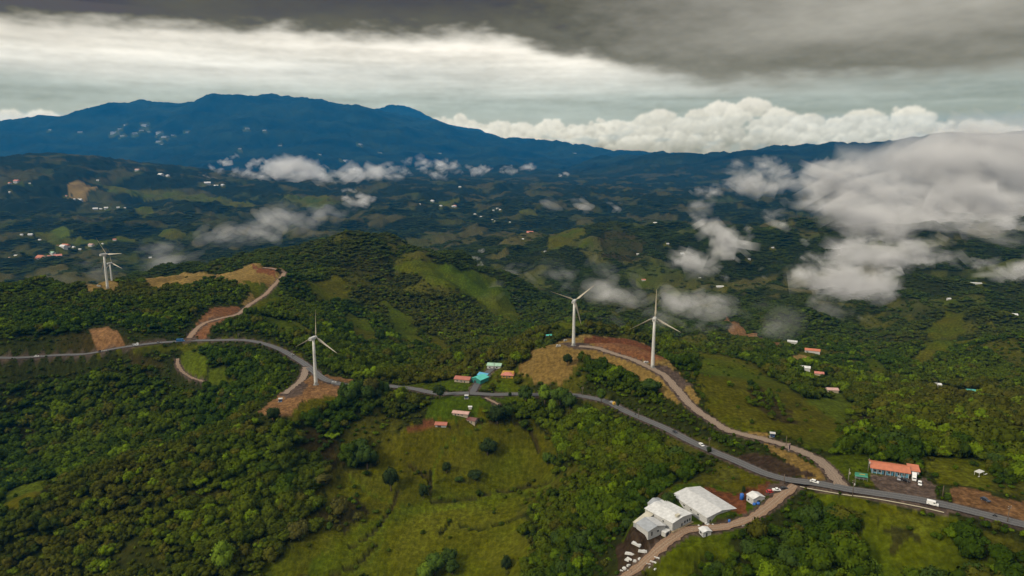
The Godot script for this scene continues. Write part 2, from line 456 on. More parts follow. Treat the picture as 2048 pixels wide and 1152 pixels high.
func ground(x: float, z: float) -> float:
	var fi := clampf(column(x, z), 0.0, NI - 1.001)
	var fj := clampf(row(x, z), 0.0, NR - 1.001)
	var i := int(fi)
	var j := int(fj)
	var k := j * NI + i
	return lerpf(lerpf(H[k], H[k + 1], fi - i), lerpf(H[k + NI], H[k + NI + 1], fi - i), fj - j)

func on_ground(x: float, z: float, up := 0.0) -> Vector3:
	return Vector3(x, ground(x, z) + up, z)

func grid_place(i: int, j: int) -> Vector2:
	var th := -TH + 2.0 * TH * (i + 0.5) / NI
	var r := exp(L0 + (L1 - L0) * (j + 0.5) / NR)
	return Vector2(sin(th) * r, -cos(th) * r)

func cells_round(at: Vector2, reach: float) -> Rect2i:
	var r := at.length()
	var di := reach / r / (2.0 * TH) * NI + 1.0
	var dj := reach / r / (L1 - L0) * NR + 1.0
	var i := column(at.x, at.y)
	var j := row(at.x, at.y)
	var lo := Vector2i(clampi(int(i - di), 0, NI - 1), clampi(int(j - dj), 0, NR - 1))
	var hi := Vector2i(clampi(int(i + di) + 1, 0, NI - 1), clampi(int(j + dj) + 1, 0, NR - 1))
	return Rect2i(lo, hi - lo + Vector2i.ONE)

func level_spot(x: float, z: float, radius: float, feather: float, up := 0.0) -> void:
	var y := ground(x, z) + up
	var b := cells_round(Vector2(x, z), radius + feather)
	for j in range(b.position.y, b.end.y):
		for i in range(b.position.x, b.end.x):
			var d := grid_place(i, j).distance_to(Vector2(x, z))
			var k := j * NI + i
			H[k] = lerpf(y, H[k], smoothstep(radius, radius + feather, d))

func dense(pts: Array, step: float) -> PackedVector2Array:       # a smooth line through the given x, z pairs
	var c := Curve2D.new()
	var n := pts.size()
	for k in n:
		var a := Vector2(pts[maxi(k - 1, 0)][0], pts[maxi(k - 1, 0)][1])
		var b := Vector2(pts[mini(k + 1, n - 1)][0], pts[mini(k + 1, n - 1)][1])
		var p := Vector2(pts[k][0], pts[k][1])
		var t := (b - a) / 6.0
		var before := p.distance_to(a) / maxf(a.distance_to(b), 0.1) * 2.0
		var after := p.distance_to(b) / maxf(a.distance_to(b), 0.1) * 2.0
		c.add_point(p, -t * minf(before, 1.0), t * minf(after, 1.0))
	var out := PackedVector2Array()
	var length := c.get_baked_length()
	var m := maxi(2, int(length / step))
	for k in m + 1:
		out.append(c.sample_baked(length * k / m, true))
	return out

var roads := []                      # [name, line, heights, half width, material]

func road(called: String, pts: Array, half: float, mat: String, bank := 8.0, code := PAVED) -> void:
	var line := dense(pts, 1.6)
	var raw := PackedFloat32Array()
	for p in line: raw.append(ground(p.x, p.y))
	var hs := PackedFloat32Array()
	for k in line.size():
		var s := 0.0
		var w := 0.0
		for d in range(-16, 17):
			var q := clampi(k + d, 0, line.size() - 1)
			s += raw[q] * (17 - absi(d))
			w += 17 - absi(d)
		hs.append(s / w)
	var near := {}
	for k in line.size():
		var b := cells_round(line[k], half + bank)
		for j in range(b.position.y, b.end.y):
			for i in range(b.position.x, b.end.x):
				var d := grid_place(i, j).distance_to(line[k])
				var id := j * NI + i
				if d < half + bank and (not near.has(id) or near[id].x > d):
					near[id] = Vector2(d, hs[k])
	for id in near:
		var q: Vector2 = near[id]
		H[id] = lerpf(q.y - 0.3, H[id], smoothstep(half + 2.4, half + bank + 1.0, q.x))
		if q.x < half + 2.0 and cover.size():
			cover[id] = code
	roads.append([called, line, hs, half, mat])

func ditch(pts: Array, deep: float, half: float, code := SCRUB) -> void:          # a worn gully with rank growth, its dark colour also standing for shade
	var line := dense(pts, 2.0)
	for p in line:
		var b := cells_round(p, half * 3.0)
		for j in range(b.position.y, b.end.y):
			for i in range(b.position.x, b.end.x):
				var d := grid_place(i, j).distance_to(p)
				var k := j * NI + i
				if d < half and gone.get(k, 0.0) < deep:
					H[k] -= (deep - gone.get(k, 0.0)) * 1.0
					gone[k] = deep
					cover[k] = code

func yard(x: float, z: float, radius: float, code: int) -> void:   # open ground round a house
	var b := cells_round(Vector2(x, z), radius)
	for j in range(b.position.y, b.end.y):
		for i in range(b.position.x, b.end.x):
			var p := grid_place(i, j)
			var k := j * NI + i
			if p.distance_to(Vector2(x, z)) < radius * (1.0 + 0.5 * na.get_noise_2d(p.x * 5.0, p.y * 5.0)) and cover[k] == FOREST:
				cover[k] = code

var gone := {}

func lay(code: int, flat: Array, rough := 2.5) -> void:            # cover inside an outline of x, z pairs, its edge made uneven
	var poly := PackedVector2Array()
	var lo := Vector2(1e9, 1e9)
	var hi := Vector2(-1e9, -1e9)
	for k in flat.size() / 2:
		var p := Vector2(flat[k * 2], flat[k * 2 + 1])
		poly.append(p)
		var w := Vector2(column(p.x, p.y), row(p.x, p.y))
		lo = lo.min(w)
		hi = hi.max(w)
	for j in range(clampi(int(lo.y) - 3, 0, NR), clampi(int(hi.y) + 4, 0, NR)):
		for i in range(clampi(int(lo.x) - 3, 0, NI), clampi(int(hi.x) + 4, 0, NI)):
			var p := grid_place(i, j)
			var q := p + Vector2(na.get_noise_2d(p.x * 6.0, p.y * 6.0), na.get_noise_2d(p.y * 6.0 + 900.0, p.x * 6.0)) * rough * 2.0
			if Geometry2D.is_point_in_polygon(q, poly):
				cover[j * NI + i] = code

func cover_at(x: float, z: float) -> int:
	return cover[clampi(roundi(row(x, z)), 0, NR - 1) * NI + clampi(roundi(column(x, z)), 0, NI - 1)]

func lay_cover() -> void:
	cover.resize(NI * NR)
	cover.fill(FOREST)
	lay(DRY, [-3039.8, -4722, -2962.3, -4761, -2831.6, -4708.4, -2788.4, -4463.3, -2875.4, -4464.8], 15)
	lay(OLIVE, [-2879.7, -4824.1, -2581.6, -4915.2, -2140.5, -4876.8, -1644.1, -4479.6, -1485.6, -4209.1, -1849.9, -4346.8, -2361, -4676.3, -2714.5, -4647.5], 20)
	lay(BRIGHT, [-2146.8, -3158.9, -2098.6, -3181.6, -2010.6, -3133.7, -1947.3, -2994.7, -2045.5, -3010.3], 8)
	lay(OLIVE, [-2249.4, -4077.2, -2222.4, -4208.8, -1943.1, -3734.5, -1852.2, -3423.8], 10)
	lay(OLIVE, [-2159.7, -3048.2, -2094.5, -3068.6, -1957.6, -2976, -1792.6, -2955.8, -1713.6, -3051.8, -1613.4, -2946.3, -1721, -2832.9, -1941.5, -2849.9], 10)
	lay(OLIVE, [-1635.5, -3142.1, -1558.5, -3125.8, -1461.4, -3039.6, -1471.8, -2945.1, -1563.2, -3011], 6)
	lay(OLIVE, [-1563, -4629, -1343.4, -4811, -1041.7, -4411.9, -1158.3, -4133.6], 20)
	lay(OLIVE, [32.3, -4014.9, 137.7, -4102.5, 168.9, -3785.7, 70.7, -3714.6], 15)
	lay(OLIVE, [-547.9, -4588, -354.1, -4677.1, -390.1, -4314.3], 15)
	lay(OLIVE, [107, -2198.6, 278.1, -3265.9, 258.6, -2333.1, 204.1, -2201.2, 135.2, -2130.1], 10)
	lay(SCRUB, [267.2, -2187.9, 362.6, -2399.9, 428.1, -2187.3, 366.6, -1974.6, 254.1, -1950.6, 293.8, -2085.6], 10)
	lay(OLIVE, [119.4, -2128, 265.9, -2176.2, 244.2, -2124.2, 128.7, -2022.8], 8)
	lay(OLIVE, [373.2, -1634.4, 421.1, -1681.3, 456.1, -1648.3, 419.9, -1556.7, 368, -1558.3], 6)
	lay(OLIVE, [803.5, -2350.9, 899.6, -2290.1, 931.2, -2204.3, 836.7, -2208.7], 10)
	lay(OLIVE, [692.2, -1123.7, 795.6, -1220.5, 805.9, -1174.5, 733.5, -1084.4, 683.4, -1068.8], 5)
	lay(OLIVE, [504.2, -857.8, 615.3, -981.5, 691, -1043.1, 769.6, -1054.6, 793.4, -1017.6, 710.1, -906.4, 699.5, -965.3, 624.4, -938.1], 5)
	lay(DRY, [727, -1027, 772.1, -1036, 781.5, -1001.6, 759, -971.6, 725.6, -992], 4)
	lay(DIRT, [426.8, -1327.4, 423.4, -1238.2, 418.2, -1092.5, 420.2, -1015.2, 390.4, -959.7, 384, -1065.6, 389.3, -1178.1], 4)
	lay(BRIGHT, [246.1, -554, 281.2, -592.4, 313.8, -616.1, 301.2, -559.3, 249.6, -482.8, 222.1, -480.5], 3)
	lay(SCRUB, [251.7, -487, 315.4, -569.5, 273.4, -478.1, 229.4, -422.3, 227.3, -437.8], 3)
	lay(OLIVE, [351.7, -467.3, 407.6, -508.8, 349.9, -434.1, 327, -424.1], 3)
	lay(DRY, [359.6, -857.4, 387.4, -884.6, 390.2, -852.6, 360.5, -806.3, 338.5, -798.1], 2)
	lay(PASTURE, [-229.2, -1267, -186.1, -1294.6, -121.5, -1321.4, -39.6, -1368.5, -13.8, -1318.3, 14.4, -1197.3, 18.9, -1141.1, -21, -1166.7, -83.9, -1193.1, -127.4, -1183.6, -177, -1225.5], 6)
	lay(OLIVE, [-75.7, -1204.4, -21.4, -1185.8, 15.5, -1145.6, -3.4, -1127, -56, -1166.5], 4)
	lay(DRY, [-685.1, -1211.3, -666.7, -1292.2, -531.8, -1165.4, -482.4, -1121.5, -453.1, -1165.7, -379.1, -1100.5, -350.2, -1037.7, -344.1, -962.5, -342.2, -880, -351.2, -864.6, -363, -936.9, -416.3, -958, -434.3, -904.3, -486.4, -900.6], 4)
	lay(RED, [-436.7, -1133.9, -363.4, -1054.4, -351.6, -996.3, -382.7, -1011.8], 3)
	lay(DRY, [-561.9, -876.5, -1124.1, -1818.9, -543.1, -923.3, -514.8, -883, -511.5, -856.6, -534.5, -847], 2)
	lay(SCRUB, [-504.3, -721.7, -461.2, -732, -420, -726.4, -415.8, -712.4, -485, -705.8], 3)
	lay(DIRT, [-467.7, -736.7, -456, -744.5, -431.4, -727.6, -420.8, -712.9, -448, -707.2], 2)
	lay(RED, [-365.6, -743.5, -369.5, -779.7, -369.3, -828.4, -350.6, -853.3, -330.3, -826.3, -340.3, -790.1, -347.4, -767.3, -342.2, -738.7], 2)
	lay(OLIVE, [-339.1, -863, -339, -898.3, -319.6, -880.3, -321.4, -815.4], 3)
	lay(OLIVE, [-452.3, -705, -393.4, -715.9, -353.7, -724, -333.1, -727.5, -335.7, -720.4, -389.6, -707.6, -444, -699], 2)
	lay(OLIVE, [-327.9, -742.2, -268.7, -732.8, -228.7, -709.2, -191.8, -654, -206.2, -668.9, -253.5, -720, -291.6, -734.8, -337.5, -738.3], 2)
	lay(BRIGHT, [-359.8, -702.9, -352.4, -714.6, -336.4, -711.5, -322.3, -695.1, -315.8, -673.3, -328.6, -676.7, -344.9, -685.6], 2)
	lay(BRIGHT, [-317.7, -683.4, -301.3, -687.3, -285.9, -663.1, -294.7, -646.3, -309.4, -662.6], 3)
	lay(SCRUB, [-412.4, -705.2, -382.9, -704.5, -366.3, -691, -379.6, -685.5, -398.8, -693], 3)
	lay(BRIGHT, [-455.3, -560.5, -437.1, -573.5, -411.9, -581.3, -355.6, -510.4, -365.8, -491.1, -402.7, -493.7], 3)
	lay(OLIVE, [-446.3, -531.8, -365.8, -491.1, -367.2, -478.4, -388.3, -474.8], 3)
	lay(BRIGHT, [-348.9, -448.8, -337.9, -450.6, -328.5, -444.9, -339.3, -440.4], 2)
	lay(OLIVE, [-247.6, -986.9, -206.9, -967.1, -173.8, -869.2, -183.4, -822.2, -213.3, -871.6], 4)
	lay(OLIVE, [-136.2, -979.5, -106.3, -975.5, -80.1, -886.1, -95.1, -868.1], 4)
	lay(PASTURE, [-98.4, -628.1, -59.9, -630.2, -34.4, -604.9, -38.1, -590.3, -105.4, -612], 2)
	lay(PASTURE, [-18.5, -617.4, 7.4, -602.2, 25.2, -585.1, -15.5, -592.6], 2)
	lay(PASTURE, [-69.3, -584.7, 7.2, -584.5, 27, -575, 2.7, -573.6, -14.9, -565.5, -54.3, -567.5], 1)
	lay(OLIVE, [30.3, -1115.4, 94, -1176.6, 98.7, -838, 71.7, -817.8, 30.2, -868.8], 4)
	lay(OLIVE, [107.8, -860.6, 198.9, -1166.9, 212.3, -1097.2, 115.4, -820.6], 4)
	lay(DRY, [6.8, -635.3, 16.7, -645.1, 52.4, -804.4, 77.1, -808.4, 108.3, -813.5, 145.8, -815.7, 170.1, -806.6, 141.2, -601.7, 145.4, -562, 147.8, -527.8, 142.7, -485.2, 134.5, -488, 126.5, -515.7, 119.4, -538.8, 105.9, -560.9, 93.6, -588.6, 76.9, -599.2, 64.1, -619.2, 49, -604.6, 40.2, -596.7, 26, -607.1, 12.3, -618.7], 2)
	lay(DRY, [4.8, -627.6, 16.9, -653.8, 58.7, -806.7, 71.2, -634.5, 59.1, -604.8, 44.2, -587.3, 21.1, -598.2], 2)
	lay(RED, [87.7, -804.5, 117.6, -813.2, 147.2, -816.5, 169.6, -804.1, 140.1, -596.8, 123.5, -586.5, 109.3, -602.9, 94.5, -618.2, 79.9, -634.7], 1.5)
	lay(GRAVEL, [47.2, -648.5, 76.4, -800.6, 76.3, -645, 79.4, -630.1, 60.3, -630.7], 1)
	lay(GRAVEL, [117.6, -578.7, 132.3, -585.7, 143.1, -570.7, 149.3, -538.4, 142.6, -533, 132.9, -548.2, 123.4, -563.4], 1.5)
	lay(OLIVE, [148.6, -507.1, 145.5, -467.8, 153.9, -443.5, 171.2, -434.7, 169.6, -459.3, 166.2, -505.7, 160.5, -541.7], 2)
	lay(DRY, [148.7, -443.2, 161.7, -436.5, 172.1, -432.4, 170.7, -420, 155.8, -428.9], 1.5)
	lay(OLIVE, [218.3, -795.3, 254.2, -783.9, 278.3, -734.6, 261.2, -609.3, 248.4, -502.6, 216.4, -402.2, 191.4, -396.9, 178.8, -428, 156.9, -442.2, 150.2, -465.5, 151.6, -512.3, 157.6, -565.7], 5)
	lay(OLIVE, [-327.9, -1038.9, -291.1, -1137.3, -248.7, -1041, -279.9, -971.6], 6)
	lay(OLIVE, [-306.9, -808.9, -269.2, -842.9, -222, -773, -262.4, -747.3], 5)
	lay(OLIVE, [-213.2, -1078.6, -149.4, -1022.7, -118.9, -900.3, -150.7, -887.6], 6)
	lay(OLIVE, [-390.2, -963.4, -333.3, -961.2, -303.6, -871.2, -339, -898.3], 4)
	lay(OLIVE, [479.8, -934.1, 481.6, -858.6, 456.2, -766.8, 429.4, -783.4], 5)
	lay(OLIVE, [317.2, -494.3, 323.3, -474.2, 287.1, -424.4, 273.1, -428.8], 4)
	lay(SCRUB, [220, -603, 220.6, -533.7, 204.6, -457, 193.1, -464.4, 188.3, -512.8], 4)
	lay(DRY, [162.3, -414.9, 174.3, -393, 174.6, -359.6, 171.6, -343.9, 162.5, -357.5, 164.7, -380.4, 162.2, -401.5], 1.5)
	lay(SCRUB, [133.9, -410.8, 159.5, -378.3, 161.5, -355.2, 151.1, -371.6, 133.4, -399], 2)
	lay(BARE, [144.8, -405.2, 162.8, -386.8, 171.1, -351.8, 156.1, -362.4, 142.6, -389.3], 2)
	lay(DIRT, [-214.9, -548.9, -212.4, -594.7, -198.4, -610.1, -194.4, -632.2, -171.8, -625.2, -152, -622, -144.8, -604.5, -150.5, -586, -167.7, -566.5, -183.2, -560.1, -185.4, -538.9, -199, -536], 1.5)
	lay(OLIVE, [-186.9, -537, -182.1, -559.3, -150.3, -585, -143, -602.8, -137.1, -577.7, -161.6, -559.8, -174, -542.4, -181.3, -531.4], 2)
	lay(GRAVEL, [-209.4, -592.8, -198.4, -610.1, -185.1, -593.6, -186.6, -571.5, -199, -568.6], 1)
	lay(SCRUB, [-177.9, -523.5, -160, -536.2, -134.2, -514.6, -151.8, -501.3, -164.5, -505.3], 4)
	lay(OLIVE, [-182.7, -412, -159.9, -425.4, -151, -442.9, -144.8, -473.4, -147.5, -499.5, -134.4, -511.7, -116.2, -510.7, -107.6, -531.7, -92.5, -542.6, -73.8, -546.2, -61.5, -550.6, -1.7, -558.2, 17.4, -546.4, 34.2, -527.7, 37.2, -493.6, 29.9, -472.9, 9, -472.9, 6, -437, 14.8, -408.9, 9.6, -380.9], 7)
	lay(PASTURE, [-142.4, -412.1, -120, -447, -88.4, -474, -47.3, -479.4, -9.3, -487.4, 8.3, -473.5, 6, -437, 14.8, -408.9, 9.6, -380.9], 5)
	lay(PASTURE, [-72.6, -574.2, -15.1, -577.9, -9.6, -564.6, -52.7, -548.1, -74, -554.9], 1.5)
	lay(RED, [-88.2, -542.4, -74.5, -552, -60.6, -550, -64.3, -544.7, -77.5, -541.3], 2)
	lay(SCRUB, [-59, -547.2, -27.3, -549.3, -6, -551.6, -27.1, -544.7, -52.4, -543.5], 2)
	lay(OLIVE, [136.6, -382.2, 152.2, -359.6, 157.2, -350.1, 146.2, -344.2, 131.3, -348, 126.9, -359.7], 2)
	lay(RED, [109.7, -363.7, 124.8, -353.2, 144.9, -355.3, 145.7, -345.7, 130.1, -344.5, 121.7, -328.7, 115.5, -336.6], 1.5)
	lay(GRAVEL, [142.7, -353.1, 157, -351, 154.2, -342.8, 141.5, -338.9, 137.8, -343.4], 1)
	lay(BARE, [56.6, -331.4, 71.7, -322.8, 81.8, -316, 71.4, -308.6, 61, -305.1, 52.5, -310.8], 1.5)
	lay(BARE, [82.9, -326.8, 98.8, -328.5, 124.1, -326.6, 119.8, -321.3, 96.7, -320.5], 1)
	lay(PASTURE, [55.9, -303.6, 77.4, -313.3, 95.6, -316.2, 119.2, -319.5, 106.2, -309.5, 81.1, -296.3], 2)
	lay(OLIVE, [187.5, -385, 212.1, -380.2, 197.2, -344.6, 184.4, -344.1, 182.8, -363.9], 2)
	lay(PASTURE, [245.9, -385.3, 278.4, -378.5, 273.1, -359.4, 250.1, -331.9, 232.8, -342, 234.9, -361.1], 3)
	lay(GRAVEL, [199.9, -355, 227.7, -349.2, 229.1, -341.7, 217.8, -322.9, 203.6, -330.8, 193.1, -335.9], 1)
	lay(DIRT, [229.2, -330.9, 238.5, -334.3, 247.9, -325.1, 262.2, -318.1, 245, -295.2, 234, -303.2, 221.1, -315.3], 1.5)
	lay(PASTURE, [157.1, -336.9, 173.9, -328.7, 188.5, -321.9, 209.8, -306.6, 228.9, -292.2, 238.1, -285.5, 224.6, -266, 166.5, -281.3, 155.5, -309.5], 3)
	lay(FOREST, [203, -292.9, 218.5, -301.4, 231, -295.3, 238.1, -285.5, 226.1, -268.1, 215.8, -277.2, 205, -282.9], 3)
	lay(FOREST, [164.5, -324.9, 169, -317.7, 172.1, -308.1, 161.6, -300.9, 153.4, -310.2], 3)
	lay(SCRUB, [-246.3, -475, -226.5, -482.2, -204.6, -475.5, -214.7, -465.6, -235.1, -465.8], 4)
	lay(SCRUB, [-505.6, -646.6, -490, -654.2, -468.7, -643.9, -484.1, -635.8], 4)
	lay(SCRUB, [-283.8, -442.6, -255.8, -438, -239.2, -424.8, -264, -425.2], 4)
	lay(SCRUB, [75.8, -358.1, 86.9, -357, 87.8, -348.8, 76.7, -348.4], 2)
	lay(SCRUB, [182, -308.7, 195.1, -301.7, 194.7, -292.4, 179.6, -294.2], 4)
	lay(SCRUB, [-143.8, -469.4, -125.4, -487.6, -108.1, -478.2, -117.5, -452, -135.1, -450.3], 5)
	level_spot(59.7, -640.5, 13, 10, 0)
	level_spot(123.9, -577.3, 12, 10, 0)
	level_spot(-179, -594.7, 16, 12, 0)
	level_spot(-525, -870, 10, 8, 0)
	level_spot(215.7, -357.2, 24, 10, 0)
	level_spot(105.5, -343.4, 24, 6, 0)
	level_spot(83.9, -325.6, 20, 6, 0)
	level_spot(132.6, -342.4, 8, 5, 0)
	level_spot(235.2, -317.7, 14, 10, 0)
	level_spot(98.5, -317.6, 4, 3, 0)
	level_spot(-37.8, -624.9, 16, 8, 0)
	level_spot(-5.7, -623, 10, 6, 0)
	level_spot(-17.1, -661.1, 10, 6, 0)
	road("main_road", [[-571.8, -692.7], [-541.1, -694.1], [-513.3, -699.7], [-478.7, -704], [-441.9, -705.6], [-408.7, -714.3], [-382.2, -726.6], [-360.8, -733.8], [-329.9, -733.3], [-295.5, -730.3], [-264.9, -721.5], [-241.7, -707.9], [-219, -685.6], [-193.9, -640.5], [-175.4, -611.9], [-153.9, -600.3], [-132, -605.2], [-114.2, -609.2], [-90.5, -606.5], [-60.6, -587.4], [-28.7, -582.6], [2.7, -588.5], [25, -580.7], [46.7, -571.3], [67.1, -557.2], [79.8, -540.9], [90.7, -518.4], [101.8, -493.2], [112.1, -470.8], [120.5, -446.5], [126.6, -424.8], [132.4, -405.8], [141.3, -385.6], [149.1, -366.4], [155.6, -354.3], [165.6, -345.5], [179.3, -334.8], [192.2, -329.1], [206.6, -322.5], [219.2, -314.2], [230.3, -305], [242.9, -296.2], [260.1, -290]], 3.7, "asphalt", 9, PAVED)
	road("hill_track", [[176.8, -338.4], [180.2, -358.3], [181.8, -383.6], [177.1, -399.9], [167.8, -416.7], [157, -432.3], [148, -446.5], [143, -465.3], [139.1, -484.2], [136.6, -512], [134.8, -538.2], [131.4, -560.9], [121.7, -577.1], [107.9, -599.8], [92.3, -619.6], [79.8, -633.4], [64.9, -638.3]], 3.4, "gravel", 5, PAVED)
	road("side_street", [[-36.4, -583.8], [-31.8, -619.1], [-25, -641.4], [-17, -656.3]], 3.0, "asphalt", 4, PAVED)
	road("warehouse_track", [[155.9, -348.3], [145, -339.8], [133.4, -331.2], [123.7, -325.4], [109.9, -322.2], [99.8, -322.7], [89.4, -321.8], [80.4, -315.6], [71.7, -310.1], [61.1, -305.9], [53.8, -305.7], [44.4, -308.1]], 2.8, "track", 5, PAVED)
	road("ridge_track", [[-361.5, -739.2], [-363.8, -762.5], [-360.1, -780.9], [-348.3, -792.2], [-334.7, -810.6], [-342.7, -872.7], [-343.6, -940.3], [-343.2, -992.6], [-345.5, -1020.8], [-360.9, -1028.8], [-386.7, -1049.8]], 3.0, "track", 6, PAVED)
	road("turbine_track", [[-208.6, -662.9], [-200.9, -629.4], [-202.7, -605.7], [-206.6, -588.6]], 3.2, "gravel", 4, PAVED)
	road("farm_track", [[-24, -576.6], [-17.2, -570.9], [-11.8, -565.2]], 1.3, "track", 2, PAVED)
	road("field_track", [[-358.8, -704.3], [-350.9, -689.7], [-335.2, -677.4], [-316, -668.8]], 1.6, "track", 3, PAVED)
	road("road_gutter", [[157.2, -344.9], [164.9, -337.8], [174.7, -330.6], [185.4, -325.8], [197.3, -319.4], [206.7, -313.8], [213.1, -309]], 0.45, "concrete_strip", 1.5, PAVED)
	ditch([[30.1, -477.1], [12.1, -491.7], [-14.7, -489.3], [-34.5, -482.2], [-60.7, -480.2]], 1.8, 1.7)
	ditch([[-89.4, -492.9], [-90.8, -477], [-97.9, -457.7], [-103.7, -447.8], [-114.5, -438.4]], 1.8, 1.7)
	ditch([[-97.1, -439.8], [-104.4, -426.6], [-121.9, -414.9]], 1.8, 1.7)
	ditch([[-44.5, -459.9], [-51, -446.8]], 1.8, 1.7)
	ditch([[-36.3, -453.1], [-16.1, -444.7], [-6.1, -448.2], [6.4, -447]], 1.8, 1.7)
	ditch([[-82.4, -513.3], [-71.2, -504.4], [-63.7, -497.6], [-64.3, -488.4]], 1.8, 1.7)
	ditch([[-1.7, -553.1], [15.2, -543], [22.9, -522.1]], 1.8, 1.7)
	ditch([[29.7, -469.6], [11.9, -484.1], [-14.6, -482.7], [-34.1, -475.8], [-60, -473.4], [-83.6, -467], [-95.7, -451.5], [-113.2, -432.6]], 0.35, 1.2, BRIGHT)
	ditch([[-92.7, -444.9], [-97.8, -424.8], [-112.9, -415.5]], 0.35, 1.2, BRIGHT)
	ditch([[-19, -559.4], [-27.1, -544.7], [-51.5, -532.5], [-62.1, -512.7], [-61.7, -493]], 0.35, 1.2, BRIGHT)
	ditch([[-128.7, -503.1], [-110.5, -490.6], [-93.7, -482.9]], 0.35, 1.2, BRIGHT)
	yard(211.8, -356.9, 13.7, PASTURE)
	yard(203.4, -342.7, 13.0, PASTURE)
	yard(105.1, -345.4, 20.7, PASTURE)
	yard(97.9, -321.6, 19.7, PASTURE)
	yard(83.2, -333.6, 15.6, PASTURE)
	yard(78.7, -315.4, 14.8, PASTURE)
	yard(71.9, -323.3, 10.8, PASTURE)
	yard(69.1, -310.7, 10.3, PASTURE)
	yard(69.0, -328.9, 9.6, PASTURE)
	yard(66.6, -317.7, 9.1, PASTURE)
	yard(79.4, -344.0, 8.8, PASTURE)
	yard(77.0, -333.7, 8.3, PASTURE)
	yard(132.1, -341.0, 8.1, PASTURE)
	yard(128.5, -331.9, 7.7, PASTURE)
	yard(98.7, -318.3, 6.5, PASTURE)
	yard(96.3, -310.8, 6.2, PASTURE)
	yard(79.2, -320.7, 5.9, PASTURE)
	yard(77.5, -313.9, 5.6, PASTURE)
	yard(39.0, -300.3, 9.9, PASTURE)
	yard(37.5, -288.6, 9.4, PASTURE)
	yard(-30.4, -621.3, 11.8, PASTURE)
	yard(-29.7, -607.1, 11.2, PASTURE)
	yard(-46.5, -622.3, 12.1, PASTURE)
	yard(-45.4, -607.7, 11.5, PASTURE)
	yard(-27.1, -632.8, 9.9, PASTURE)
	yard(-26.6, -620.9, 9.4, PASTURE)
	yard(-17.4, -656.7, 11.7, PASTURE)
	yard(-17.0, -642.7, 11.1, PASTURE)
	yard(-3.9, -624.6, 10.6, PASTURE)
	yard(-3.8, -611.9, 10.1, PASTURE)
	yard(45.8, -824.4, 7.7, PASTURE)
	yard(45.3, -815.2, 7.3, PASTURE)
	yard(-43.6, -554.7, 10.9, PASTURE)
	yard(-42.6, -541.7, 10.3, PASTURE)
	yard(-33.6, -549.6, 8.7, PASTURE)
	yard(-33.0, -539.2, 8.3, PASTURE)
	yard(-59.9, -545.9, 9.1, PASTURE)
	yard(-58.7, -535.1, 8.6, PASTURE)
	yard(-36.3, -559.8, 5.3, PASTURE)
	yard(-35.8, -553.4, 5.0, PASTURE)
	yard(430.8, -1013.4, 19.9, OLIVE)
	yard(421.4, -991.5, 18.9, OLIVE)
	yard(409.7, -897.2, 22.4, OLIVE)
	yard(398.5, -872.8, 21.3, OLIVE)
	yard(341.8, -762.8, 18.5, OLIVE)
	yard(332.7, -742.5, 17.5, OLIVE)
	yard(346.8, -738.0, 17.8, OLIVE)
	yard(337.7, -718.6, 16.9, OLIVE)
	yard(317.1, -644.3, 18.2, OLIVE)
	yard(307.4, -624.7, 17.3, OLIVE)
	yard(482.4, -737.7, 16.2, OLIVE)
	yard(471.7, -721.4, 15.4, OLIVE)
	yard(495.0, -699.5, 19.0, OLIVE)
	yard(481.9, -680.8, 18.0, OLIVE)
	yard(486.5, -697.0, 15.9, OLIVE)
	yard(475.5, -681.3, 15.1, OLIVE)
	yard(501.4, -686.6, 15.7, OLIVE)
	yard(490.3, -671.3, 14.9, OLIVE)
	yard(880.7, -1187.3, 31.0, OLIVE)
	yard(858.5, -1157.4, 29.4, OLIVE)
	yard(1043.6, -1512.0, 25.0, OLIVE)
	yard(1026.6, -1487.3, 23.7, OLIVE)
	yard(483.2, -1558.6, 21.1, OLIVE)
	yard(475.7, -1534.5, 20.0, OLIVE)
	yard(346.2, -1766.0, 18.3, OLIVE)
	yard(342.0, -1744.4, 17.4, OLIVE)
	yard(825.7, -1262.5, 15.8, OLIVE)
	yard(815.3, -1246.7, 15.0, OLIVE)
	yard(-1872.4, -2503.0, 15.4, OLIVE)
	yard(-1864.6, -2492.6, 16.4, OLIVE)
	yard(-1865.7, -2524.8, 22.9, OLIVE)
	yard(-1852.4, -2506.7, 23.9, OLIVE)
	yard(-1846.5, -2556.2, 26.2, OLIVE)
	yard(-1831.0, -2534.8, 27.2, OLIVE)
	yard(-1819.2, -2480.6, 13.8, OLIVE)
	yard(-1812.6, -2471.7, 14.8, OLIVE)
	yard(-1848.9, -2603.7, 23.5, OLIVE)
	yard(-1835.5, -2584.9, 24.5, OLIVE)
	yard(-1827.4, -2623.4, 29.8, OLIVE)
	yard(-1809.7, -2597.9, 30.8, OLIVE)
	yard(-1767.5, -2563.0, 18.7, OLIVE)
	yard(-1757.8, -2549.0, 19.7, OLIVE)
	yard(-1811.4, -2666.9, 20.8, OLIVE)
	yard(-1800.3, -2650.6, 21.8, OLIVE)
	yard(-1759.5, -2620.8, 25.2, OLIVE)
	yard(-1745.5, -2599.9, 26.2, OLIVE)
	yard(-1800.6, -2721.1, 24.3, OLIVE)
	yard(-1787.3, -2701.0, 25.3, OLIVE)
	yard(-1855.4, -2781.1, 23.1, OLIVE)
	yard(-1842.9, -2762.3, 24.1, OLIVE)
	yard(-1849.0, -2809.9, 28.2, OLIVE)
	yard(-1833.0, -2785.6, 29.2, OLIVE)
	yard(-1806.6, -2795.2, 14.9, OLIVE)
	yard(-1799.9, -2784.8, 15.9, OLIVE)
	yard(-1765.1, -2768.1, 13.2, OLIVE)
	yard(-1759.6, -2759.5, 14.2, OLIVE)
	yard(-1746.8, -2816.5, 21.6, OLIVE)
	yard(-1735.9, -2798.8, 22.6, OLIVE)
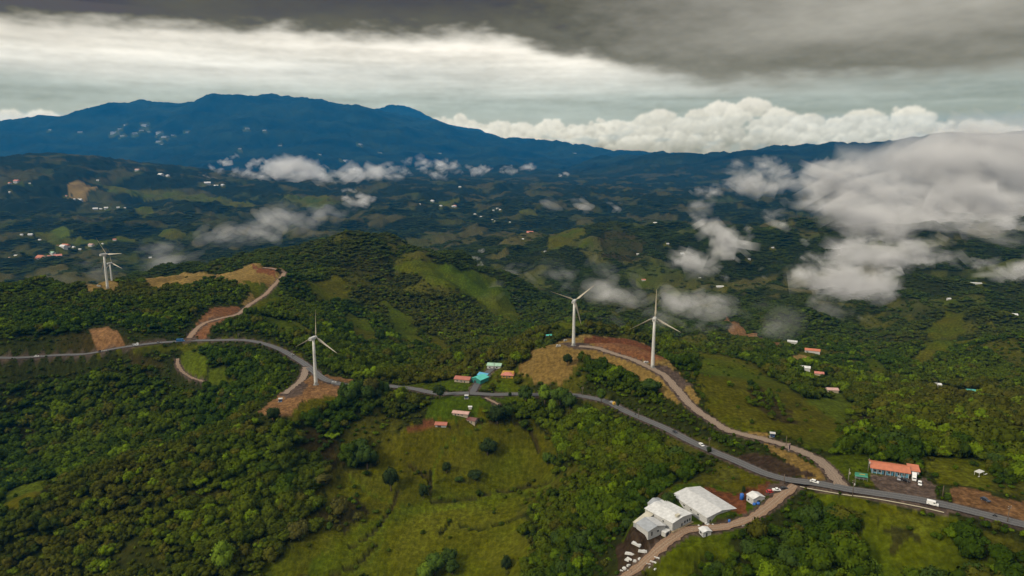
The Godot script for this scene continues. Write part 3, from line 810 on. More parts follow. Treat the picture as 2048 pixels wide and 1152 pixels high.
	yard(-1707.3, -2830.9, 11.7, OLIVE)
	yard(-1703.0, -2823.8, 12.7, OLIVE)
	yard(-1702.1, -2911.0, 15.3, OLIVE)
	yard(-1695.6, -2899.9, 16.3, OLIVE)
	yard(-1670.6, -2877.6, 11.8, OLIVE)
	yard(-1666.3, -2870.2, 12.8, OLIVE)
	yard(-1767.2, -2515.3, 16.9, OLIVE)
	yard(-1758.6, -2503.1, 17.9, OLIVE)
	yard(-1758.8, -2573.0, 18.7, OLIVE)
	yard(-1749.2, -2558.8, 19.7, OLIVE)
	yard(-534.5, -4617.2, 22.2, OLIVE)
	yard(-532.1, -4595.9, 23.2, OLIVE)
	yard(-489.6, -4449.0, 19.5, OLIVE)
	yard(-487.6, -4430.9, 20.5, OLIVE)
	yard(-444.5, -4291.7, 17.0, OLIVE)
	yard(-442.9, -4276.7, 18.0, OLIVE)
	yard(-372.3, -4365.0, 21.3, OLIVE)
	yard(-370.6, -4344.7, 22.3, OLIVE)
	yard(-296.4, -3937.5, 14.2, OLIVE)
	yard(-295.6, -3926.1, 15.2, OLIVE)
	yard(-238.1, -3973.7, 19.9, OLIVE)
	yard(-237.0, -3955.2, 20.9, OLIVE)
	yard(-218.2, -4036.3, 16.3, OLIVE)
	yard(-217.4, -4022.2, 17.3, OLIVE)
	yard(-176.0, -3883.6, 14.1, OLIVE)
	yard(-175.5, -3872.2, 15.1, OLIVE)
	yard(-111.6, -4134.2, 14.7, OLIVE)
	yard(-111.3, -4122.1, 15.7, OLIVE)
	yard(-88.4, -4178.0, 16.7, OLIVE)
	yard(-88.1, -4163.3, 17.7, OLIVE)
	yard(-70.7, -4035.6, 14.4, OLIVE)
	yard(-70.5, -4023.9, 15.4, OLIVE)
	yard(-104.3, -3650.6, 11.8, OLIVE)
	yard(-104.0, -3642.1, 12.8, OLIVE)
	yard(-89.6, -3597.3, 11.7, OLIVE)
	yard(-89.4, -3588.8, 12.7, OLIVE)
	yard(-160.1, -3302.4, 14.3, OLIVE)
	yard(-159.5, -3290.8, 15.3, OLIVE)
	yard(40.5, -2503.8, 10.9, OLIVE)
	yard(40.4, -2496.4, 11.9, OLIVE)
	yard(-10.3, -3503.8, 11.6, OLIVE)
	yard(-10.3, -3495.6, 12.6, OLIVE)
	yard(-430.6, -5710.0, 20.9, OLIVE)
	yard(-429.1, -5690.2, 21.9, OLIVE)
	yard(-103.4, -5941.8, 21.5, OLIVE)
	yard(-103.0, -5921.1, 22.5, OLIVE)
	yard(-579.5, -4318.9, 13.1, OLIVE)
	yard(-578.2, -4308.9, 14.1, OLIVE)
	yard(85.3, -3226.3, 27.8, OLIVE)
	yard(84.6, -3197.8, 28.8, OLIVE)
	yard(57.7, -3018.6, 13.9, OLIVE)
	yard(57.5, -3007.5, 14.9, OLIVE)
	yard(-364.9, -4391.0, 20.4, OLIVE)
	yard(-363.3, -4371.9, 21.4, OLIVE)
	yard(-2102.6, -2970.4, 18.4, OLIVE)
	yard(-2092.9, -2956.8, 19.4, OLIVE)
	yard(-2040.5, -2936.1, 13.8, OLIVE)
	yard(-2034.2, -2927.0, 14.8, OLIVE)
	yard(-2119.9, -2941.6, 13.8, OLIVE)
	yard(-2113.4, -2932.6, 14.8, OLIVE)
	yard(-2761.6, -4339.7, 15.7, OLIVE)
	yard(-2754.4, -4328.3, 16.7, OLIVE)
	yard(-2778.4, -4419.7, 26.9, OLIVE)
	yard(-2763.8, -4396.5, 27.9, OLIVE)
	yard(-2587.3, -4256.0, 26.1, OLIVE)
	yard(-2573.6, -4233.4, 27.1, OLIVE)
	yard(-2560.4, -4267.9, 17.7, OLIVE)
	yard(-2552.2, -4254.3, 18.7, OLIVE)
	yard(-2520.0, -4256.9, 21.9, OLIVE)
	yard(-2509.2, -4238.8, 22.9, OLIVE)
	yard(-2443.3, -4252.5, 17.7, OLIVE)
	yard(-2435.4, -4238.8, 18.7, OLIVE)
	yard(-2373.1, -4203.9, 13.3, OLIVE)
	yard(-2368.0, -4194.8, 14.3, OLIVE)
	yard(-1360.9, -2542.3, 12.7, OLIVE)
	yard(-1356.4, -2533.9, 13.7, OLIVE)
	yard(-3285.1, -4516.6, 22.8, OLIVE)
	yard(-3272.0, -4498.6, 23.8, OLIVE)
	yard(-3258.4, -4544.0, 31.9, OLIVE)
	yard(-3238.9, -4516.7, 32.9, OLIVE)
	yard(-3155.3, -4326.1, 15.7, OLIVE)
	yard(-3147.4, -4315.3, 16.7, OLIVE)
	yard(-3179.5, -4551.6, 14.0, OLIVE)
	yard(-3173.1, -4542.4, 15.0, OLIVE)
	yard(-2954.0, -4925.8, 17.1, OLIVE)
	yard(-2946.2, -4912.8, 18.1, OLIVE)
	yard(-2905.0, -5371.9, 28.7, OLIVE)
	yard(-2890.9, -5345.8, 29.7, OLIVE)
	yard(-2725.2, -5370.8, 36.7, OLIVE)
	yard(-2707.3, -5335.5, 37.7, OLIVE)
	yard(-2664.1, -5355.0, 26.1, OLIVE)
	yard(-2652.3, -5331.4, 27.1, OLIVE)
	yard(-2330.3, -5281.3, 38.8, OLIVE)
	yard(-2313.2, -5242.6, 39.8, OLIVE)
	yard(-2262.7, -5273.8, 28.4, OLIVE)
	yard(-2251.1, -5246.9, 29.4, OLIVE)
	yard(-2193.6, -5234.3, 25.6, OLIVE)
	yard(-2183.6, -5210.5, 26.6, OLIVE)
	yard(-2925.5, -4515.9, 13.9, OLIVE)
	yard(-2919.5, -4506.6, 14.9, OLIVE)
	yard(105.6, -2168.5, 10.6, OLIVE)
	yard(105.2, -2161.5, 11.6, OLIVE)
	yard(382.8, -2058.5, 11.2, OLIVE)
	yard(381.4, -2050.9, 12.2, OLIVE)
	yard(518.6, -2061.0, 14.3, OLIVE)
	yard(515.8, -2049.8, 15.3, OLIVE)
	yard(480.1, -2093.4, 11.3, OLIVE)
	yard(478.3, -2085.7, 12.3, OLIVE)
	yard(765.6, -2236.7, 10.6, OLIVE)
	yard(763.3, -2230.1, 11.6, OLIVE)
	yard(659.4, -1878.2, 10.6, OLIVE)
	yard(657.1, -1871.6, 11.6, OLIVE)
	yard(759.5, -1975.1, 10.6, OLIVE)
	yard(757.0, -1968.6, 11.6, OLIVE)
	yard(493.6, -1764.9, 10.6, OLIVE)
	yard(491.7, -1758.2, 11.6, OLIVE)
	yard(695.2, -3314.3, 18.2, OLIVE)
	yard(691.8, -3298.1, 19.2, OLIVE)
	yard(-7593.4, -13767.1, 39.5, OLIVE)
	yard(-7572.6, -13729.3, 40.5, OLIVE)
	yard(-7165.0, -13698.4, 99.5, OLIVE)
	yard(-7110.3, -13593.7, 100.5, OLIVE)
	yard(-6987.8, -13454.6, 55.7, OLIVE)
	yard(-6958.6, -13398.4, 56.7, OLIVE)
	yard(-7054.6, -13335.8, 63.6, OLIVE)
	yard(-7020.3, -13271.0, 64.6, OLIVE)
	yard(-7581.1, -13554.4, 64.6, OLIVE)
	yard(-7544.7, -13489.4, 65.6, OLIVE)
	yard(-7618.3, -13404.5, 89.2, OLIVE)
	yard(-7566.3, -13313.0, 90.2, OLIVE)
	yard(-8380.8, -13593.1, 64.8, OLIVE)
	yard(-8341.6, -13529.5, 65.8, OLIVE)
	yard(-9068.1, -13760.4, 43.9, OLIVE)
	yard(-9041.4, -13719.8, 44.9, OLIVE)
	yard(-6688.7, -13271.1, 80.0, OLIVE)
	yard(-6646.5, -13187.3, 81.0, OLIVE)
	yard(-6472.6, -13051.6, 95.3, OLIVE)
	yard(-6422.5, -12950.5, 96.3, OLIVE)
	yard(-6385.1, -13168.8, 46.4, OLIVE)
	yard(-6362.6, -13122.3, 47.4, OLIVE)
	yard(-6176.7, -13320.2, 55.2, OLIVE)
	yard(-6150.3, -13263.3, 56.2, OLIVE)
	yard(-6456.0, -12779.2, 77.4, OLIVE)
	yard(-6415.2, -12698.4, 78.4, OLIVE)
	yard(-6289.0, -12580.7, 60.5, OLIVE)
	yard(-6257.9, -12518.6, 61.5, OLIVE)
	yard(-7119.1, -13216.5, 71.5, OLIVE)
	yard(-7079.7, -13143.3, 72.5, OLIVE)
	yard(-7350.8, -13205.2, 63.1, OLIVE)
	yard(-7315.5, -13141.7, 64.1, OLIVE)
	yard(1269.7, -14038.9, 49.3, OLIVE)
	yard(1264.7, -13983.7, 50.3, OLIVE)
	yard(-4970.5, -13163.5, 62.9, OLIVE)
	yard(-4945.0, -13095.8, 63.9, OLIVE)
	yard(-4596.2, -13023.8, 54.1, OLIVE)
	yard(-4575.8, -12965.9, 55.1, OLIVE)
	yard(-4682.6, -11995.7, 42.9, OLIVE)
	yard(-4665.4, -11951.6, 43.9, OLIVE)
	yard(-4169.7, -12549.4, 44.5, OLIVE)
	yard(-4154.1, -12502.5, 45.5, OLIVE)
	yard(-2766.3, -11513.2, 99.7, OLIVE)
	yard(-2738.6, -11398.0, 100.7, OLIVE)
	yard(-3227.8, -11694.7, 42.0, OLIVE)
	yard(-3215.5, -11650.2, 43.0, OLIVE)
	yard(-2773.0, -12729.8, 61.2, OLIVE)
	yard(-2758.1, -12661.2, 62.2, OLIVE)
	yard(-2361.5, -12465.6, 52.2, OLIVE)
	yard(-2350.5, -12407.6, 53.2, OLIVE)
	yard(-1334.6, -12915.6, 45.8, OLIVE)
	yard(-1329.3, -12864.9, 46.8, OLIVE)

func earth(code: int, x: float, z: float, r: float) -> Color:
	var a := na.get_noise_2d(x * 2.0, z * 2.0)
	var b := nd.get_noise_2d(x * 1.3 + 400.0, z * 1.3)
	var v := 0.65 * (1.0 + 0.30 * a + 0.22 * b)
	match code:
		PASTURE: return Color(0.118, 0.182, 0.009).lerp(Color(0.172, 0.178, 0.011), clampf(0.35 + b * 1.5, 0, 1)) * v
		OLIVE: return Color(0.18, 0.172, 0.012).lerp(Color(0.118, 0.158, 0.009), clampf(0.4 + b * 1.6, 0, 1)) * v
		DRY: return Color(0.54, 0.36, 0.11).lerp(Color(0.36, 0.23, 0.065), clampf(0.3 + b * 1.6 + a * 0.5, 0, 1)) * v
		DIRT: return Color(0.50, 0.27, 0.115).lerp(Color(0.30, 0.16, 0.07), clampf(0.4 + b * 1.7, 0, 1)) * v
		RED: return Color(0.33, 0.125, 0.055).lerp(Color(0.44, 0.23, 0.105), clampf(0.25 + b * 1.7, 0, 1)) * v
		GRAVEL, PAVED: return Color(0.21, 0.15, 0.115) * v
		BRIGHT: return Color(0.17, 0.22, 0.014) * v
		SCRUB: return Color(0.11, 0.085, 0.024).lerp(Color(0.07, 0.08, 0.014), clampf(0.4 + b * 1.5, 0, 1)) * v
		BARE: return Color(0.10, 0.066, 0.04) * v
	var c := Color(0.06, 0.072, 0.015) * v
	if r < 1600.0 and (x > -150.0 or z < -950.0):
		var open_ := na.get_noise_2d(x * 0.8 + 77.0, z * 0.8) + 0.5 * nd.get_noise_2d(x * 0.6, z * 0.6)
		c = c.lerp(Color(0.15, 0.15, 0.018) * v, smoothstep(0.27, 0.4, open_))
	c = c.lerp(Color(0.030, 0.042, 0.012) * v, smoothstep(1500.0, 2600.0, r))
	if r > 8500.0: c = c * (1.0 + 1.1 * nb.get_noise_2d(x * 0.35, z * 0.9) + 0.5 * nd.get_noise_2d(x * 0.3, z * 0.3))
	if r > 900.0:
		# farther off, woods give way to a patchwork of small fields
		var f := nb.get_noise_2d(x * 1.6 + 3000.0, z * 1.6)
		var g := nd.get_noise_2d(x * 0.45, z * 0.45 + 700.0)
		var open := smoothstep(0.14, 0.22, f + 0.4 * g) * smoothstep(900.0, 1800.0, r) * (1.0 - smoothstep(7000.0, 9500.0, r))
		var field := Color(0.15, 0.18, 0.03).lerp(Color(0.22, 0.19, 0.05), clampf(0.5 + g * 2.0, 0, 1))
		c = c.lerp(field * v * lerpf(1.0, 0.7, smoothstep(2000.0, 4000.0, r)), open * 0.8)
	return c

func build_ground() -> void:
	# the sheet of ground: fine in the sector, coarse all round, out to 25 km
	var v := PackedVector3Array()
	var nrm := PackedVector3Array()
	var col := PackedColorArray()
	var idx := PackedInt32Array()
	var side := 14
	var wide := NI + 2 * side
	v.resize(wide * NR)
	nrm.resize(wide * NR)
	col.resize(wide * NR)
	for j in NR:
		var r := exp(L0 + (L1 - L0) * (j + 0.5) / NR)
		for q in wide:
			var i := clampi(q - side, 0, NI - 1)
			var th := -TH + 2.0 * TH * (i + 0.5) / NI
			if q < side: th = lerpf(-PI, th, float(q) / side)
			elif q >= NI + side: th = lerpf(th, PI, float(q - NI - side + 1) / side)
			v[j * wide + q] = Vector3(sin(th) * r, H[j * NI + i], -cos(th) * r)
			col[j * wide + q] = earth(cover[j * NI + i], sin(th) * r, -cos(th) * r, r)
	for j in NR:
		for q in wide:
			var a := v[j * wide + maxi(q - 1, 0)]
			var b := v[j * wide + mini(q + 1, wide - 1)]
			var c := v[maxi(j - 1, 0) * wide + q]
			var d := v[mini(j + 1, NR - 1) * wide + q]
			nrm[j * wide + q] = (b - a).cross(d - c).normalized()
	for k in nrm.size():
		if nrm[k].y < 0.0: nrm[k] = -nrm[k]
	idx.resize((wide - 1) * (NR - 1) * 6)
	var n := 0
	for j in NR - 1:
		for q in wide - 1:
			var k := j * wide + q
			idx[n] = k
			idx[n + 1] = k + wide
			idx[n + 2] = k + 1
			idx[n + 3] = k + 1
			idx[n + 4] = k + wide
			idx[n + 5] = k + wide + 1
			n += 6
	# the patch right below the camera
	var base := v.size()
	v.append(Vector3(0, H[NI / 2] - 10.0, 0))
	nrm.append(Vector3.UP)
	col.append(col[wide / 2])
	for q in wide - 1:
		idx.append_array([base, q, q + 1])
	var arr := []
	arr.resize(Mesh.ARRAY_MAX)
	arr[Mesh.ARRAY_VERTEX] = v
	arr[Mesh.ARRAY_NORMAL] = nrm
	arr[Mesh.ARRAY_COLOR] = col
	arr[Mesh.ARRAY_INDEX] = idx
	var m := ArrayMesh.new()
	m.add_surface_from_arrays(Mesh.PRIMITIVE_TRIANGLES, arr)
	tag(part(self, "terrain", m, M.ground), "", "", "", "structure")

func ribbon(line: PackedVector2Array, hs: PackedFloat32Array, lo: float, hi: float, up: float, ragged := 0.0) -> ArrayMesh:
	var s := st()
	s.set_smooth_group(0)
	for k in line.size() - 1:
		var e := []
		for q in [k, k + 1]:
			var t := (line[mini(q + 1, line.size() - 1)] - line[maxi(q - 1, 0)]).normalized()
			var right := Vector2(-t.y, t.x)
			for d in [lo, hi]:
				var p: Vector2 = line[q] + right * (d + signf(d) * ragged * (na.get_noise_2d(q * 31.0, d * 900.0) + 0.6 * na.get_noise_2d(q * 9.0, d * 700.0)))
				e.append(Vector3(p.x, hs[q] + up, p.y))
		quad(s, e[0], e[2], e[3], e[1])
	var m := done(s)
	return m

func build_roads() -> void:
	for r in roads:
		var o := part(self, r[0], ribbon(r[1], r[2], -r[3], r[3], 0.16, 0.45 if r[4] == "asphalt" else (0.0 if r[4] == "concrete_strip" else 1.5)), M[r[4]])
		tag(o, "", "", "", "structure")
		if r[0] == "main_road":
			for e in [-1.0, 1.0]:
				part(o, "edge_line", ribbon(r[1], r[2], e * (r[3] - 1.0) - 0.09, e * (r[3] - 1.0) + 0.09, 0.168), M.line)
			pass
		elif r[4] == "gravel" or r[4] == "track":
			for e in [-0.85, 0.85]:              # wheel ruts, packed paler than the middle
				part(o, "wheel_rut", ribbon(r[1], r[2], e - 0.32, e + 0.32, 0.166, 0.25), M.rut)
		if r[0] == "main_road":
			part(o, "centre_line", ribbon(r[1], r[2], -0.1, 0.1, 0.168), M.line)

# ---------------------------------------------------------------- woods

func crown(seed_: int, lobes: int, leaves: int, leaf: float, spread := 1.0) -> ArrayMesh:       # unit tree crown: stands on y = 0, about 1 high and 1 wide
	var r := RandomNumberGenerator.new()
	r.seed = seed_
	var v := PackedVector3Array()
	var nrm := PackedVector3Array()
	var col := PackedColorArray()
	for l in lobes:
		var w := TAU * (l + r.randf() * 0.6) / lobes
		var far := 0.0 if l == 0 else r.randf_range(0.16, 0.30) * spread
		var c := Vector3(cos(w) * far, r.randf_range(0.40, 0.66) if l else 0.68, sin(w) * far)
		var size := Vector3(r.randf_range(0.19, 0.28), r.randf_range(0.17, 0.27), r.randf_range(0.19, 0.28))
		var tone := r.randf_range(0.72, 1.22)
		var rows := 5
		var cols := 8
		var bumps := PackedFloat32Array()
		for k in (rows + 1) * cols: bumps.append(r.randf_range(0.68, 0.98))
		for a in rows:
			for b in cols:
				var q := []
				for e in [[a, b], [a, b + 1], [a + 1, b + 1], [a + 1, b]]:
					var lat: float = PI * (e[0] / float(rows) - 0.5)
					var lon: float = TAU * (e[1] % cols) / cols
					var k: float = bumps[e[0] * cols + e[1] % cols] if e[0] > 0 and e[0] < rows else 0.85
					q.append(Vector3(cos(lat) * cos(lon), sin(lat), -cos(lat) * sin(lon)) * k)
				for e in [q[0], q[2], q[1], q[0], q[3], q[2]]:
					v.append(c + e * size)
					nrm.append(e.normalized())
					var t: float = tone * 0.8
					col.append(Color(t, t, t))
		for k in leaves:
			var d := Vector3(r.randfn(), r.randfn() + 0.35, r.randfn()).normalized()
			var p := c + d * size * r.randf_range(0.85, 1.16)
			var n := (d + Vector3(r.randfn(), r.randfn() + 0.5, r.randfn()) * 0.5).normalized()
			var t := n.cross(Vector3(r.randfn(), r.randfn(), r.randfn())).normalized()
			var u := n.cross(t)
			var s := leaf * r.randf_range(0.6, 1.35)
			var shade := tone * r.randf_range(0.75, 1.3)
			var tint := Color(shade * r.randf_range(0.92, 1.1), shade, shade * 0.9)
			var q := [p - t * s, p - u * s * 0.6 - n * s * 0.2, p + t * s, p + u * s * 0.6 + n * s * 0.1]
			for e in [0, 2, 1, 0, 3, 2]:
				v.append(q[e])
				nrm.append((d * 0.7 + n * 0.5).normalized())
				col.append(tint)
	var arr := []
	arr.resize(Mesh.ARRAY_MAX)
	arr[Mesh.ARRAY_VERTEX] = v
	arr[Mesh.ARRAY_NORMAL] = nrm
	arr[Mesh.ARRAY_COLOR] = col
	var m := ArrayMesh.new()
	m.add_surface_from_arrays(Mesh.PRIMITIVE_TRIANGLES, arr)
	return m

func foliage_colour(x: float, z: float, r: RandomNumberGenerator) -> Color:
	var a := nd.get_noise_2d(x * 1.1 + 50.0, z * 1.1)
	var b := nd.get_noise_2d(x * 0.5 - 900.0, z * 0.5)
	var c := Color(0.05, 0.085, 0.013).lerp(Color(0.095, 0.12, 0.014), clampf(0.35 + a * 1.6, 0, 1))
	c = c.lerp(Color(0.11, 0.098, 0.024), clampf(b * 2.2 - 0.05, 0, 0.8))
	var q := r.randf()
	if q < 0.12: c = c.lerp(Color(0.17, 0.24, 0.018), r.randf_range(0.3, 1.0))
	elif q < 0.22: c = c.lerp(Color(0.035, 0.06, 0.016), 0.7)
	elif q < 0.30: c = c.lerp(Color(0.13, 0.11, 0.034), 0.7)
	c = c * r.randf_range(0.78, 1.22)
	return c * Color(0.50, 0.535, 0.22)

var near_trees := []                 # the trees that become things of their own: [distance, place, width, height, colour]

func in_view(p: Vector3, margin := 0.0) -> bool:
	var s := sin(atan(270.0 / 1366.0))
	var c := cos(atan(270.0 / 1366.0))
	var d := p - Vector3(0, EYE, 0)
	var f := -s * d.y - c * d.z
	var up := c * d.y - s * d.z
	return f > 1.0 and absf(d.x / f) < 1024.0 / 1366.0 + margin and absf(up / f) < 576.0 / 1366.0 + margin

func kept_low(x: float, z: float) -> float:                  # verges, yards and the ground round buildings carry only low growth
	var worst := 1.0
	for k in 12:
		var w := TAU * k / 12.0
		for d in [5.0, 11.0, 17.0]:
			var q := cover_at(x + cos(w) * d, z + sin(w) * d)
			if q == PAVED or q == GRAVEL or q == DIRT or q == RED or q == BARE:
				worst = minf(worst, [0.25, 0.42, 0.7][int(d / 6.0)])
	return worst

func grow_forest() -> void:
	var r := RandomNumberGenerator.new()
	r.seed = 23
	var kinds: Array[ArrayMesh] = []
	for k in 6: kinds.append(crown(100 + k, [4, 6, 7, 8, 10, 12][k], [70, 54, 46, 42, 34, 30][k], [0.085, 0.05, 0.062, 0.055, 0.07, 0.05][k], [0.8, 1.0, 1.1, 0.9, 1.3, 1.45][k]))
	for k in 4: kinds.append(crown(200 + k, 5, 16, 0.10, 1.15))
	for k in 4: kinds.append(crown(300 + k, 9, 12, 0.09, 1.9))
	var places: Array[Array] = []
	var tints: Array[PackedColorArray] = []
	for k in kinds.size():
		places.append([])
		tints.append(PackedColorArray())
	var dist := 190.0
	while dist < 5200.0:
		var gap := 4.6
		if dist > 700.0: gap = lerpf(4.6, 7.0, smoothstep(700.0, 1600.0, dist))
		if dist > 1600.0: gap = 7.0 + (dist - 1600.0) * 0.0035
		var half := 0.70
		var count := int(2.0 * half * dist / gap)
		for k in count:
			var th := -half + 2.0 * half * (k + r.randf()) / count
			var rr := dist + gap * r.randf_range(-0.5, 0.5)
			var x := sin(th) * rr
			var z := -cos(th) * rr
			var code := cover_at(x, z)
			var size := r.randf_range(0.75, 1.25) * (1.0 + 0.5 * nd.get_noise_2d(x * 2.0, z * 2.0))
			var keep := 1.0
			match code:
				FOREST:
					var bare := na.get_noise_2d(x * 0.8 + 77.0, z * 0.8) + 0.5 * nd.get_noise_2d(x * 0.6, z * 0.6)
					if bare > 0.33 and (x > -150.0 or z < -950.0):
						size *= 0.5
						keep = 0.5
					if rr > 900.0:
						var f := nb.get_noise_2d(x * 1.6 + 3000.0, z * 1.6) + 0.4 * nd.get_noise_2d(x * 0.45, z * 0.45 + 700.0)
						if f > 0.13 and r.randf() < 0.9 * smoothstep(900.0, 1800.0, rr): keep = 0.0
				SCRUB:
					keep = 0.45
					size *= 0.5
				OLIVE:
					keep = 0.035
					size *= 0.45
				PASTURE:
					keep = 0.022
					size *= 0.4
				BRIGHT, DRY:
					keep = 0.006
					size *= 0.4
				_:
					keep = 0.0
			if r.randf() > keep: continue
			if rr < 1000.0: size *= kept_low(x, z)
			var width := 0.0
			var kind := 0
			if rr < 900.0:
				width = 8.6 * size
				if r.randf() < 0.16 and code == FOREST and size > 0.7: width *= 1.5
				kind = r.randi() % 6
			elif rr < 2200.0:
				width = gap * 1.4 * size
				kind = 6 + r.randi() % 4
			else:
				width = gap * 1.25 * size
				kind = 10 + r.randi() % 4
			var tall := width * r.randf_range(0.6, 1.25)
			if rr > 750.0: tall *= lerpf(1.0, 0.6, smoothstep(750.0, 1500.0, rr))
			if rr > 1500.0: tall = minf(tall, r.randf_range(4.0, 8.0)) * (1.0 - 0.3 * smoothstep(2200.0, 3500.0, rr))
			if r.randf() < 0.55 * smoothstep(2300.0, 3500.0, rr) + 0.45 * smoothstep(4000.0, 5200.0, rr): continue
			var p := on_ground(x, z, -tall * 0.12)
			var c := foliage_colour(x, z, r)
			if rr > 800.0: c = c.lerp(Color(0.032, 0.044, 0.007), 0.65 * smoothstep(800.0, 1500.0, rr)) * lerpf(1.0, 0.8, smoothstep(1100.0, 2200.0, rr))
			if rr < 520.0 and width > 6.0 and in_view(p + Vector3(0, tall * 0.6, 0)):
				near_trees.append([rr, p, width, tall, c])
				continue
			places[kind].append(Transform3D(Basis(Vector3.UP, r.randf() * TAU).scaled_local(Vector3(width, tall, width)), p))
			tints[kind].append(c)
		dist += gap * (1.0 if dist < 1600.0 else 1.15)
	near_trees.sort_custom(func(a, b): return a[2] / a[0] > b[2] / b[0])
	for t in near_trees.slice(260):
		var kind := r.randi() % 6
		places[kind].append(Transform3D(Basis(Vector3.UP, r.randf() * TAU).scaled_local(Vector3(t[2], t[3], t[2])), t[1]))
		tints[kind].append(t[4])
	near_trees = near_trees.slice(0, 260)
	var wood := thing("forest", "dense green forest and bush covering the hills and valleys", "forest", Vector3.ZERO)
	wood.set_meta("kind", "stuff")
	var total := 0
	for k in kinds.size():
		var mm := MultiMesh.new()
		mm.transform_format = MultiMesh.TRANSFORM_3D
		mm.use_colors = true
		mm.mesh = kinds[k]
		mm.instance_count = places[k].size()
		for i in places[k].size():
			mm.set_instance_transform(i, places[k][i])
			mm.set_instance_color(i, tints[k][i])
		total += places[k].size()
		var o := MultiMeshInstance3D.new()
		o.name = "tree_canopy"
		o.multimesh = mm
		o.material_override = M.leaf
		o.set_meta("kind", "stuff")
		wood.add_child(o, true)
	print("trees ", total)

# ---------------------------------------------------------------- low clouds

func build_clouds() -> void:
	bank("cloud_bank", "upper right part of the great pale cloud spilling over the right hand ridge", "", [[1994.8, 202.1, -3000, 193.9, 34.5, 300, 19, 262.8, 0.001902], [1549.7, 144.6, -2700, 214.2, 42.8, 300, 24, 218.1, 0.002293], [1758.5, 118.9, -2600, 131.5, 60.1, 300, 17, 229.2, 0.002181]])
	bank("cloud_bank", "upper left arm of the great pale cloud reaching over the dark ridge", "", [[1123, 125.4, -2700, 156, 23.4, 250, 22, 120.9, 0.003723], [1225, 82.7, -2500, 163.1, 43.5, 250, 22, 145, 0.003104], [880.6, 88.5, -2450, 106.5, 28.4, 220, 14, 95.9, 0.003651]])
	bank("cloud_bank", "right middle part of the great pale cloud at the edge of the view", "", [[1418.9, 40.9, -2250, 196.6, 45.9, 250, 28, 183.5, 0.002725], [1395.2, -42.4, -2050, 113, 42.2, 200, 16, 138.6, 0.003030], [1513.2, 13.3, -2100, 69.1, 46, 220, 12, 159.6, 0.002819]])
	bank("cloud_bank", "left middle part of the great pale cloud with dark hills showing through gaps", "", [[1165.8, -12.2, -2050, 127.7, 39.1, 200, 20, 132.2, 0.003479], [988.3, 28.4, -2200, 96.3, 32.1, 200, 12, 105.9, 0.002833], [1078.8, -7.1, -2000, 102.6, 35.2, 200, 18, 123.1, 0.002599]])
	bank("cloud_bank", "lowest tongue of the great pale cloud hanging into the right valley", "", [[926.8, -65.4, -1750, 103.6, 31.1, 180, 30, 88, 0.005226], [1031, -52.9, -1800, 79.7, 23.9, 180, 14, 82.4, 0.004249]])
	bank("cloud_bank", "ragged foot of the lowest cloud tongue over the right valley woods", "", [[761.6, -89.6, -1500, 73.8, 19, 150, 28, 67.1, 0.006557], [577.4, -79.6, -1250, 56.2, 13.1, 100, 8, 46.9, 0.002987], [620.9, -78.3, -1500, 33.5, 20.1, 100, 5, 51.4, 0.003504]])
	bank("cloud_patch", "torn cloud patch left of the great bank, over the brown fields", "", [[551.2, -5.1, -1850, 38, 38, 140, 11, 70.6, 0.005666], [452.8, -50.2, -1650, 43.9, 24.4, 120, 10, 63.5, 0.004727], [549.5, -32.8, -1750, 31, 28.4, 120, 7, 59.3, 0.006742], [620.9, 45.7, -2300, 36.8, 30.1, 150, 9, 66.9, 0.004481], [733.5, -10.7, -1900, 25.1, 22.3, 100, 4, 50.2, 0.004980]])
	bank("cloud_strip", "long white strip of cloud lying before the foot of the mountain", "", [[-2008.1, 68.4, -6000, 259.7, 43.3, 500, 30, 164.5, 0.003344], [-2352.6, 89.7, -6000, 77.8, 51.9, 300, 9, 147, 0.003400], [-1447.3, 30, -6000, 346.7, 39, 500, 30, 156, 0.003077], [-753, 68.4, -6000, 259.7, 47.6, 500, 24, 147.1, 0.003126], [-1665.3, 4.3, -6000, 477, 17.3, 400, 16, 147.5, 0.002848], [-320.5, 42.8, -6000, 95.3, 26, 300, 6, 104, 0.002886], [-2535, -22.3, -5800, 104.9, 21, 300, 4, 100.7, 0.001986]])
	bank("cloud_puff", "small white puff right of the long cloud strip", "", [[71.6, 59.6, -6200, 116.3, 26.8, 250, 10, 98.4, 0.004065]])
	bank("cloud_puff", "tiny white puff under the right end of the cloud strip", "", [[484, -2.2, -6200, 31.4, 17.9, 120, 4, 58.3, 0.006866]])
	bank("cloud_puff", "curl of white cloud above the wooded hilltop", "", [[-742.2, -26.2, -3300, 57.6, 21.6, 200, 11, 52.8, 0.006623], [-796.4, -2.4, -3300, 24, 24, 120, 5, 38.4, 0.009120]])
	bank("mist_cloud", "thin rising mist cloud behind the left wooded hill", "", [[-867.7, -30.9, -2400, 63.2, 38.6, 200, 14, 94.8, 0.002320], [-1012.2, -80.2, -2400, 63.5, 28.2, 180, 8, 84.6, 0.001772], [-744.7, -30.9, -2400, 87.8, 28.1, 180, 9, 91.3, 0.001533], [-711.4, -36.5, -2000, 88.2, 16.2, 150, 10, 73.5, 0.002041], [-717.7, -30.2, -2700, 78.9, 19.7, 150, 6, 78.9, 0.001522]])
	bank("mist_cloud", "faint mist cloud around the leaning pair of turbines", "", [[-1044.6, -78.2, -1900, 63.2, 16.8, 200, 8, 75.8, 0.001583], [-873.4, -74.6, -1750, 58.3, 13, 160, 6, 70, 0.001429], [-963.2, -64.7, -1500, 61.3, 8.9, 120, 4, 60.2, 0.001329]])
	bank("cloud_puff", "small round white puff over the saddle right of the hill", "", [[-73.2, -24.1, -1500, 6.7, 7.8, 60, 6, 18.9, 0.021215], [-68.9, -44.3, -1500, 5.6, 7.8, 40, 3, 15.6, 0.009636]])
